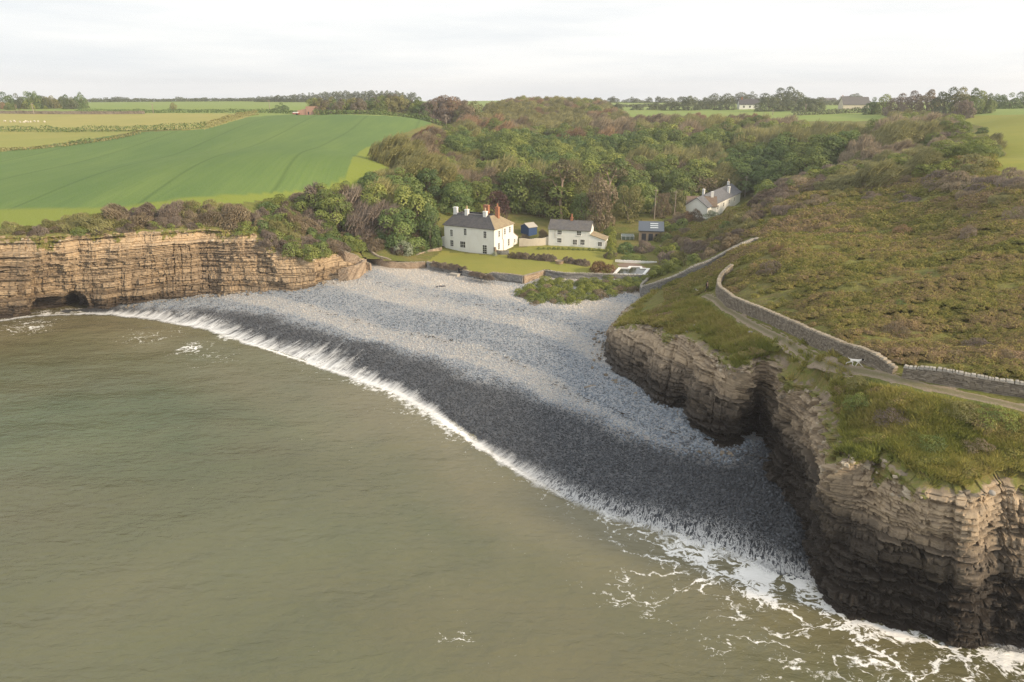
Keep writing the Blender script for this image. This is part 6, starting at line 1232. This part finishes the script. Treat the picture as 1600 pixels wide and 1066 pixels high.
pr = D(465, 179.5, 385); rg_ = float(groundz(pr[0], pr[1], False)); ru = empty('brick_ruin', (pr[0], pr[1], rg_), 'roofless pinkish brick ruin at the top edge of the crop', 'ruin', rotz=R(4)); m = MB(); m.hexa([(0, 0, -1), (4.6, 0, -1), (4.6, 4, -1), (0, 4, -1), (0, 0, 2.2), (4.6, 0, 3.2), (4.6, 4, 3.2), (0, 4, 2.2)]); m.build('low_range', M_PINKBRICK, ru); m = MB(); m.hexa([(4.602, -.4, -1), (11, -.4, -1), (11, 5, -1), (4.602, 5, -1), (4.602, -.4, 4.3), (10.6, -.4, 4.5), (10.6, 5, 4.5), (4.602, 5, 4.3)]); tw = m.build('tower', M_PINKBRICK, ru); m = MB(); m.box(5.6, 6.3, -.42, -.401, .2, 1.6); m.build('doorway', M_DARKIRON, tw)
p = D(457, 178.8, 384); g = float(groundz(p[0], p[1], False)); tl = empty('farm_trailer', (p[0], p[1], g), 'low red farm trailer with white load left of the brick ruin', 'trailer'); m = MB(); m.box(0, 3.6, 0, 1.6, .45, 1.0); m.build('bed', m_flat('red_paint', (.32, .06, .045)), tl); m = MB(); m.box(.2, 3.0, .1, 1.5, 1.002, 1.5); m.build('load', M_FRAME, tl)
for y_ in (-.02, 1.62): m = MB(); m.tube([(2.2, y_ - .1, .4), (2.2, y_ + .1, .4)], .42, 12); m.build('wheel', M_DARKIRON, tl)
wl_ = [D(-80, 178.4, 402), D(0, 178.4, 402), D(80, 178.2, 402), D(160, 177.6, 404), (D(226, 177, 408))]
stone_wall('long pale stone wall along the far side of the left pasture', [(a[0], a[1], float(groundz(a[0], a[1], False)), 1.6) for a in wl_], 1.6, .6, M_STONE, .5, None, .1, 61, .25, False, .3)
for px, py, Y, h, lab in ((53, 178, 398, 5.6, 'pale pole with crossarm before the clump at the far left'), (240, 178, 412, 5.2, 'thin pole in the middle of the left pastures'), (422, 176, 420, 7, 'thin pole left of the round dark tree'), (697, 187, 330, 8, 'pole at the corner where crop meets wood'), (1258, 176, 430, 5.5, 'thin pole in the fields below the hazy dome'), (1208, 174, 430, 3, 'short pole left of the thin pole below the hazy dome')):
    p = D(px, py, Y); g = float(groundz(p[0], p[1], False)); o = empty('utility_pole', (p[0], p[1], g - .3), lab, 'pole'); m = MB(); m.tube([(0, 0, 0), (0, 0, h + .5)], [.2, .15], 6); m.build('shaft', M_POLE, o); m = MB(); m.box(-.9, .9, -.07, .07, h, h + .16); m.build('crossarm', M_POLE, o)
# ------------------------------------------------------------------ people and animals: one skinned body each
def skin_body(name, joints, bones, mats, parent=None, levels=1, midx=None):
    names = list(joints); me = bpy.data.meshes.new(name); me.from_pydata([joints[k][0] for k in names], [(names.index(a), names.index(b)) for a, b in bones], [])
    o = put(name, me, parent)
    for m in mats: me.materials.append(m)
    sk = o.modifiers.new('skin', 'SKIN'); sk.use_smooth_shade = True
    for i, k in enumerate(names):
        r = joints[k][1]; v = me.skin_vertices[0].data[i]; v.radius = (r, r) if not isinstance(r, tuple) else r
    me.skin_vertices[0].data[0].use_root = True
    s = o.modifiers.new('smooth', 'SUBSURF'); s.levels = s.render_levels = levels
    return o
M_COAT_W = m_flat('white_dog_coat', (.78, .75, .70), .9, .1, .15); M_COAT_B = m_flat('black_dog_coat', (.02, .018, .016), .8); M_COAT_T = m_flat('tan_dog_coat', (.30, .16, .08), .9, .1); M_WOOL = m_flat('sheep_wool', (.72, .68, .60), 1.0, .05); M_SKIN = m_flat('skin', (.55, .36, .27), .7); M_JACKET = m_flat('black_jacket', (.014, .014, .018), .8); M_TROUS = m_flat('dark_trousers', (.035, .035, .045), .9); M_RED = m_flat('red_cloth', (.42, .05, .04), .8); M_HAIR = m_flat('dark_hair', (.025, .018, .014), .7)
def dog(pos, rot, label, coat, stride, size=1.0):
    t = empty('dog', pos, label, 'dog', 'dogs running along the clifftop', rot); t.scale = (size,) * 3; s = stride
    J = {'chest': ((.22, 0, .50), (.115, .135)), 'loin': ((-.12, 0, .52), (.085, .10)), 'hip': ((-.30, 0, .50), .095), 'neck': ((.40, 0, .62), .075), 'skull': ((.52, 0, .70), .078), 'muzzle': ((.66, 0, .66), .040), 'nose': ((.70, 0, .655), .026), 'tail1': ((-.42, 0, .58), .03), 'tail2': ((-.60, 0, .66), .018)}
    B = [('chest', 'loin'), ('loin', 'hip'), ('chest', 'neck'), ('neck', 'skull'), ('skull', 'muzzle'), ('muzzle', 'nose'), ('hip', 'tail1'), ('tail1', 'tail2')]
    for sd, y in (('l', .085), ('r', -.085)):
        f = s if sd == 'l' else -s * .6; b = -s * .9 if sd == 'l' else s * .7
        J.update({'sh' + sd: ((.25, y, .40), .055), 'el' + sd: ((.23 + f * .10, y, .29), .036), 'wr' + sd: ((.26 + f * .24, y, .14), .026), 'pw' + sd: ((.29 + f * .34, y, .02), .030), 'th' + sd: ((-.30, y, .40), .062), 'kn' + sd: ((-.22 + b * .12, y, .29), .042), 'hk' + sd: ((-.38 + b * .26, y, .17), .026), 'hp' + sd: ((-.34 + b * .36, y, .02), .030)})
        B += [('chest', 'sh' + sd), ('sh' + sd, 'el' + sd), ('el' + sd, 'wr' + sd), ('wr' + sd, 'pw' + sd), ('hip', 'th' + sd), ('th' + sd, 'kn' + sd), ('kn' + sd, 'hk' + sd), ('hk' + sd, 'hp' + sd)]
    skin_body('body', J, B, [coat], t, 1)
    for y in (.055, -.055):
        m = MB(); m.hexa([(.46, y * .8, .745), (.52, y * .8, .765), (.52, y * 1.5, .74), (.46, y * 1.5, .72), (.44, y * 1.2, .66), (.50, y * 1.2, .66), (.50, y * 1.9, .65), (.44, y * 1.9, .65)]); m.build('ear', M_COAT_B, t)
    m = MB(); m.tube([(.475, 0, .655), (.585, 0, .69), (.64, 0, .675)], [.092, .080, .048], 10); m.build('dark_mask', M_COAT_B, t, True)
    return t
x, y = G(1335, 573, 15.6)[:2]
for _ in range(8):
    zz = float(groundz(x, y)); a, b, c = ray(1335, 572); t_ = (zz - CAM_Z) / c; x, y = a * t_, b * t_
dog((x, y, zz), R(-28), 'white dog with black head running flat out along the clifftop path', M_COAT_W, 1.0, 1.12)
x, y = G(1091, 460, 11.3)[:2]
for _ in range(8):
    zz = float(groundz(x, y)); a, b, c = ray(1091, 459); t_ = (zz - CAM_Z) / c; x, y = .5 * (x + a * t_), .5 * (y + b * t_)
dog((x, y, zz), R(168), 'white and tan dog standing on the turf in front of the walker', M_COAT_W, .25, 1.05)
def person(pos, rot, label):
    t = empty('person', pos, label, 'person', rotz=rot)
    J = {'pelvis': ((0, 0, .93), (.135, .10)), 'waist': ((0, 0, 1.10), (.125, .092)), 'chest': ((.01, 0, 1.32), (.155, .105)), 'neck0': ((0, 0, 1.47), .062), 'neck1': ((.01, 0, 1.55), .055), 'head': ((.025, 0, 1.64), .088), 'crown': ((.02, 0, 1.73), .072)}
    B = [('pelvis', 'waist'), ('waist', 'chest'), ('chest', 'neck0'), ('neck0', 'neck1'), ('neck1', 'head'), ('head', 'crown')]
    for s_, y, st in (('l', .1, .16), ('r', -.1, -.14)):
        J.update({'hip' + s_: ((0, y, .88), .088), 'knee' + s_: ((st * .7 + .04, y, .50), .058), 'ank' + s_: ((st * 1.3 - .02, y, .09), .042), 'toe' + s_: ((st * 1.3 + .15, y * 1.1, .035), .035), 'sho' + s_: ((0, y * 1.95, 1.41), .058), 'elb' + s_: ((-st * .6 - .02, y * 2.4, 1.14), .042), 'wri' + s_: ((-st * 1.0 + .10, y * 2.3, .92), .030), 'hand' + s_: ((-st * 1.1 + .15, y * 2.25, .84), .032)})
        B += [('pelvis', 'hip' + s_), ('hip' + s_, 'knee' + s_), ('knee' + s_, 'ank' + s_), ('ank' + s_, 'toe' + s_), ('chest', 'sho' + s_), ('sho' + s_, 'elb' + s_), ('elb' + s_, 'wri' + s_), ('wri' + s_, 'hand' + s_)]
    skin_body('body', J, B, [M_SKIN], t, 2)
    grow = lambda ks, f, bs, nm, mt: skin_body(nm, {k: (J[k][0], tuple(q * f for q in J[k][1]) if isinstance(J[k][1], tuple) else J[k][1] * f) for k in ks}, bs, [mt], t, 1)
    grow(['chest', 'waist', 'pelvis', 'neck0', 'shol', 'elbl', 'wril', 'shor', 'elbr', 'wrir'], 1.18, [('chest', 'waist'), ('waist', 'pelvis'), ('chest', 'neck0'), ('chest', 'shol'), ('shol', 'elbl'), ('elbl', 'wril'), ('chest', 'shor'), ('shor', 'elbr'), ('elbr', 'wrir')], 'jacket', M_JACKET)
    grow(['pelvis', 'hipl', 'kneel', 'ankl', 'hipr', 'kneer', 'ankr'], 1.15, [('pelvis', 'hipl'), ('hipl', 'kneel'), ('kneel', 'ankl'), ('pelvis', 'hipr'), ('hipr', 'kneer'), ('kneer', 'ankr')], 'trousers', M_TROUS)
    m = MB(); m.tube([(-.03, 0, 1.60), (-.02, 0, 1.70), (.0, 0, 1.78), (.01, 0, 1.80)], [.09, .108, .085, .02], 10); m.build('hair', M_HAIR, t, True)
    for y in (.03, -.03): m = MB(); m.tube([(.108, y, 1.665), (.118, y, 1.665)], .011, 6); m.build('eye', M_HAIR, t)
    m = MB(); m.tube([(.10, 0, 1.655), (.132, 0, 1.625), (.105, 0, 1.618)], [.010, .016, .012], 6); m.build('nose', M_SKIN, t)
    m = MB(); m.box(-.19, -.12, -.13, .13, 1.02, 1.26); m.build('red_bag', M_RED, t)
    return t
x, y = G(1104, 458, 11.5)[:2]
for _ in range(8):
    zz = float(groundz(x, y)); a, b, c = ray(1104, 457); t_ = (zz - CAM_Z) / c; x, y = .5 * (x + a * t_), .5 * (y + b * t_)
person((x, y, zz), R(-70), 'walker in black jacket and dark trousers on the path where it bends behind the wall')
shp = None
for px, py in ((8, 193), (17, 193), (24, 192.5), (32, 192), (38, 192), (44, 191.5), (48, 192), (54, 191.5), (60, 190), (70, 190.5), (22, 190), (40, 191)):
    p = D(px, py, 345 + RNG.uniform(-3, 3)); g = float(groundz(p[0], p[1], False)); loc = (p[0], p[1], g)
    if shp is None:
        t = empty('sheep', loc, 'white sheep grazing in the yellow pasture at far left', 'sheep', 'sheep in the far left pasture'); t.scale = (1.05,) * 3; J = {'mid': ((0, 0, .62), .27), 'ft': ((.35, 0, .64), .22), 'bk': ((-.35, 0, .62), .24), 'nk': ((.56, 0, .58), .13), 'hd': ((.74, 0, .42), .09), 'ms': ((.82, 0, .30), .06)}; B = [('mid', 'ft'), ('mid', 'bk'), ('ft', 'nk'), ('nk', 'hd'), ('hd', 'ms')]
        for k, (lx, ly) in enumerate(((.3, .14), (.3, -.14), (-.32, .14), (-.32, -.14))): J['k%d' % k] = ((lx, ly, .36), .07); J['f%d' % k] = ((lx, ly, .02), .04); B += [('ft' if lx > 0 else 'bk', 'k%d' % k), ('k%d' % k, 'f%d' % k)]
        skin_body('body', J, B, [M_WOOL], t, 1); shp = t
    else:
        r_ = shp.copy(); COL.objects.link(r_); r_.location = loc; r_.rotation_euler = (0, 0, RNG.uniform(0, 6.28))
        for ch in shp.children: cc = ch.copy(); COL.objects.link(cc); cc.parent = r_
# ------------------------------------------------------------------ shingle stones, boulders, driftwood
def stone_mesh(name, seed, mat, sub=2, sq=(1, .8, .6)):
    bm = bmesh.new(); bmesh.ops.create_icosphere(bm, subdivisions=sub, radius=1.0); rg = np.random.default_rng(seed); V = np.array([v.co[:] for v in bm.verts]); F = [[v.index for v in f.verts] for f in bm.faces]; bm.free()
    k = rg.normal(size=(5, 3)); k /= np.linalg.norm(k, axis=1)[:, None]
    d = np.ones(len(V))
    for q in k: d -= .22 * np.clip((V @ q) - .55, 0, 1)
    V = V * d[:, None] * np.array(sq) * rg.uniform(.9, 1.1, 3); return mesh_from(name, V, np.array(F), mat, True)
M_PEB = m_tint('shingle_stone', [(.0, (.016, .017, .020)), (.22, (.058, .066, .078)), (.34, (.10, .11, .125)), (.42, (.185, .225, .275)), (.62, (.36, .385, .41)), (.80, (.54, .50, .45)), (1., (.70, .65, .58))], leafmix=0, rough=.55, spec=.35)
pebs = [src(stone_mesh('pebble', 500 + i, M_PEB, 2)) for i in range(4)]
n = 210000; u_ = RNG.uniform(0, 1, n); rr_ = 52 * (165 / 52) ** (u_ ** .9); aa_ = RNG.uniform(R(-42), R(30), n); x = rr_ * np.sin(aa_); y = rr_ * np.cos(aa_)
ins = inpoly(x, y, HOLE); x, y = x[ins], y[ins]; dS, aS, sS = polydist(x, y, SHORE); ridge_ = dS * sS; k = (ridge_ > -1.5); x, y, ridge_, aS = x[k], y[k], ridge_[k], aS[k]
wd_, _, ws_ = polydist(x, y, WET); ww_ = np.where(ws_ > 0, -wd_, wd_); wt_ = sstep(-2.2, 2.6, ww_ - 1.0 + 1.8 * fbm(x / 7, y / 7, 14, 4) + .6 * fbm(x / 1.2, y / 1.2, 15, 2)); wt_ = np.maximum(wt_, sstep(1, -.5, ridge_))
bd_ = .5 + .5 * np.sin((ridge_ - 12) / 2.1 + 1.6 * fbm(x / 26, y / 26, 16, 3)); bb_ = sstep(20, 42, ridge_ + 9 * fbm(x / 20, y / 20, 21, 3)); bd_ = np.clip(bb_ * (.95 - .45 * sstep(.55, .95, 1 - bd_)) + (1 - bb_) * .62 * sstep(.55, .9, bd_) + .22 * fbm(x / 3, y / 3, 17, 3), 0, 1)
z = beachz(x, y) + .26 * np.sin(ridge_ / 2.6 + .9 * fbm(x / 25, y / 25, 8)) * sstep(3, 8, ridge_) * sstep(45, 25, ridge_) + .07 * fbm(x / 1.5, y / 1.5, 9, 3) + .10 * np.cos(aS * 2 * np.pi / 4.2 + 2 * fbm(aS / 9, ridge_ / 9, 12)) * np.exp(-((ridge_ - 6) / 5.0) ** 2)
sz = (.075 + .10 * RNG.uniform(0, 1, len(x)) ** 2.2) * (1 + .55 * np.exp(-polydist(x, y, [p[:2] for p in HEAD_BASE[8:20]])[0] / 6)) * np.clip(np.hypot(x, y) / 95, .9, 1.15)
rnd = RNG.uniform(0, 1, len(x)); tint = wt_ * (.06 + .28 * rnd ** 1.5) + (1 - wt_) * np.clip(.42 + .34 * bd_ + .26 * (rnd - .5), .36, 1)
inb = inpoly(*PX(x, y, z), [(808, 452), (826, 468), (852, 472), (900, 469), (950, 459), (996, 454), (1008, 441), (884, 438), (856, 434), (824, 446)]); q = ~inb
scatter('shingle_stones', np.stack([x, y, z + sz * .15], 1)[q], sz[q], tint[q], pebs, rot=np.stack([RNG.uniform(-.5, .5, len(x)), RNG.uniform(-.5, .5, len(x)), RNG.uniform(0, 6.28, len(x))], 1)[q])
print('PEBBLES', q.sum())
# loose blocks below and on the brow of the cliffs, a thin line of dry weed along the top of the last tide
M_RIMST = m_tint('loose_cliff_stone', [(0, (.16, .135, .105)), (.5, (.33, .275, .205)), (1, (.50, .43, .33))], leafmix=0, rough=.9, spec=.15)
def block_mesh(seed):
    rg = np.random.default_rng(seed); V = np.array([(x, y, z) for z in (-1, 1) for y in (-1, 1) for x in (-1, 1)], float) * np.array([1, .75, .55]); V = V * rg.uniform(.7, 1.05, V.shape) + rg.normal(size=V.shape) * .08
    return mesh_from('loose_block', V, np.array([(0, 2, 3, 1), (4, 5, 7, 6), (0, 1, 5, 4), (2, 6, 7, 3), (0, 4, 6, 2), (1, 3, 7, 5)]), M_RIMST, False)
bks = [src(block_mesh(700 + i)) for i in range(4)]; LP = []; LS = []
for geo, n_ in ((GEO_R, 520), (GEO_L, 260)):
    X_, Y_, Z_, TF_, SB_ = geo; pool = np.where((TF_.ravel() > .18) & (TF_.ravel() < .62) & (Z_.ravel() > 5))[0]; jj = RNG.choice(pool, n_); LP.append(np.stack([X_.ravel()[jj], Y_.ravel()[jj], Z_.ravel()[jj]], 1)); LS.append(.10 + .22 * RNG.uniform(0, 1, n_) ** 2)
for line, n_, k_ in ((HEAD_BASE[2:12], 90, .62), (LEFT_BASE[5:16], 130, .65)):
    P_, s_ = spline([p[:2] for p in line], .2); O_ = offset_line(P_, -1.0); jj = RNG.integers(0, len(P_), n_); f_ = (.9 + 1.6 * RNG.uniform(0, 1, n_) ** 2)[:, None]; q_ = P_[jj] + (O_[jj] - P_[jj]) * f_; zz_ = beachz(q_[:, 0], q_[:, 1]); LP.append(np.stack([q_[:, 0], q_[:, 1], zz_ + .1], 1)); LS.append((.16 + .38 * RNG.uniform(0, 1, n_) ** 2.5) * k_)
LTI = np.concatenate([RNG.uniform(0, 1, 780), RNG.uniform(0, .45, sum(map(len, LS)) - 780)]); LP = np.concatenate(LP); LS = np.concatenate(LS)
scatter('loose_rocks', LP, LS, LTI, bks, rot=RNG.uniform(-.5, .5, (len(LP), 3)) + np.array([0, 0, 1]) * RNG.uniform(0, 6, (len(LP), 1)))
M_WEED = m_tint('dry_weed', [(0, (.03, .022, .015)), (1, (.11, .08, .05))], leafmix=0, rough=.95, spec=.1)
m = MB(); m.tube([(-1, 0, 0), (-.2, .2, .12), (.5, -.1, .08), (1, .1, 0)], [.10, .16, .14, .05], 4); wsrc = [src(m.mesh('weed_strand', M_WEED))]
ii_ = RNG.integers(0, len(x), 60000); rl = ridge_[ii_]; lvl = np.where(RNG.uniform(0, 1, len(ii_)) < .6, 17.0, 33.0) + 2.2 * fbm(aS[ii_] / 18, 0 * rl, 95, 3); kk_ = (np.abs(rl - lvl) < .5) & (RNG.uniform(0, 1, len(ii_)) < .25) & q[ii_]; ii_ = ii_[kk_]
scatter('weed_line', np.stack([x[ii_], y[ii_], z[ii_] + .14], 1), RNG.uniform(.10, .34, len(ii_)), RNG.uniform(0, 1, len(ii_)), wsrc)
M_BOUL = m_flat('pale_boulder', (.34, .31, .27), .9, .2, .4, 2)
for px, py, r, lab in ((1087, 511, .42, 'pale boulder lying on the grassy brow of the headland'), (1172, 521, .35, 'pinkish boulder in the turf below the path'), (1073, 519, .22, 'small rock left of the pale boulder on the headland brow'), (1550, 772, .30, 'upright pale rock at the brow of the near cliff')):
    x, y = G(px, py, 11)[:2]
    for _ in range(10):
        zz = float(groundz(x, y)); a, b, c = ray(px, py); t_ = (zz - CAM_Z) / c; x, y = .5 * (x + a * t_), .5 * (y + b * t_)
    o = put('boulder', stone_mesh('boulder', int(px), M_BOUL, 2, (1, .75, .7)), None, lab, 'rock', None, None, (x, y, zz + r * .3)); o.scale = (r,) * 3; o.rotation_euler = (0, 0, px)
for px, py, l, lab in ((930, 601, 1.6, 'bleached driftwood log on the grey shingle near the headland'), (690, 456, 1.2, 'dark driftwood lump alone on the pale upper shingle')):
    x, y, zz = G(px, py, 2.6); zz = float(beachz(x, y)); m = MB(); m.tube([(-l, 0, 0), (-l * .3, .1, .08), (l * .4, -.05, .03), (l, .12, .0)], [.13, .17, .14, .06], 7); m.tube([(l * .3, 0, .05), (l * .6, .4, .2)], [.08, .03], 5); o = m.build('driftwood_log', M_POLE if px > 800 else M_TROUS, None, True, label=lab, cat='driftwood', loc=(x, y, zz + .12)); o.rotation_euler = (0, 0, .3)
# ------------------------------------------------------------------ the air: thin summer haze
hb = MB(); hb.box(-2400, 2400, -600, 2600, -9, 75); hz_ = NT('haze_air'); hz_.m.node_tree.nodes.remove(hz_.out); hz_.out = hz_.n.new('ShaderNodeOutputMaterial')
pv = hz_.add('ShaderNodeVolumePrincipled', {'Color': (.93, .95, 1.0, 1), 'Density': .00026, 'Anisotropy': .2}); hz_.l.new(pv.outputs[0], hz_.out.inputs[1])
hb.build('haze', hz_.m, kind='stuff')
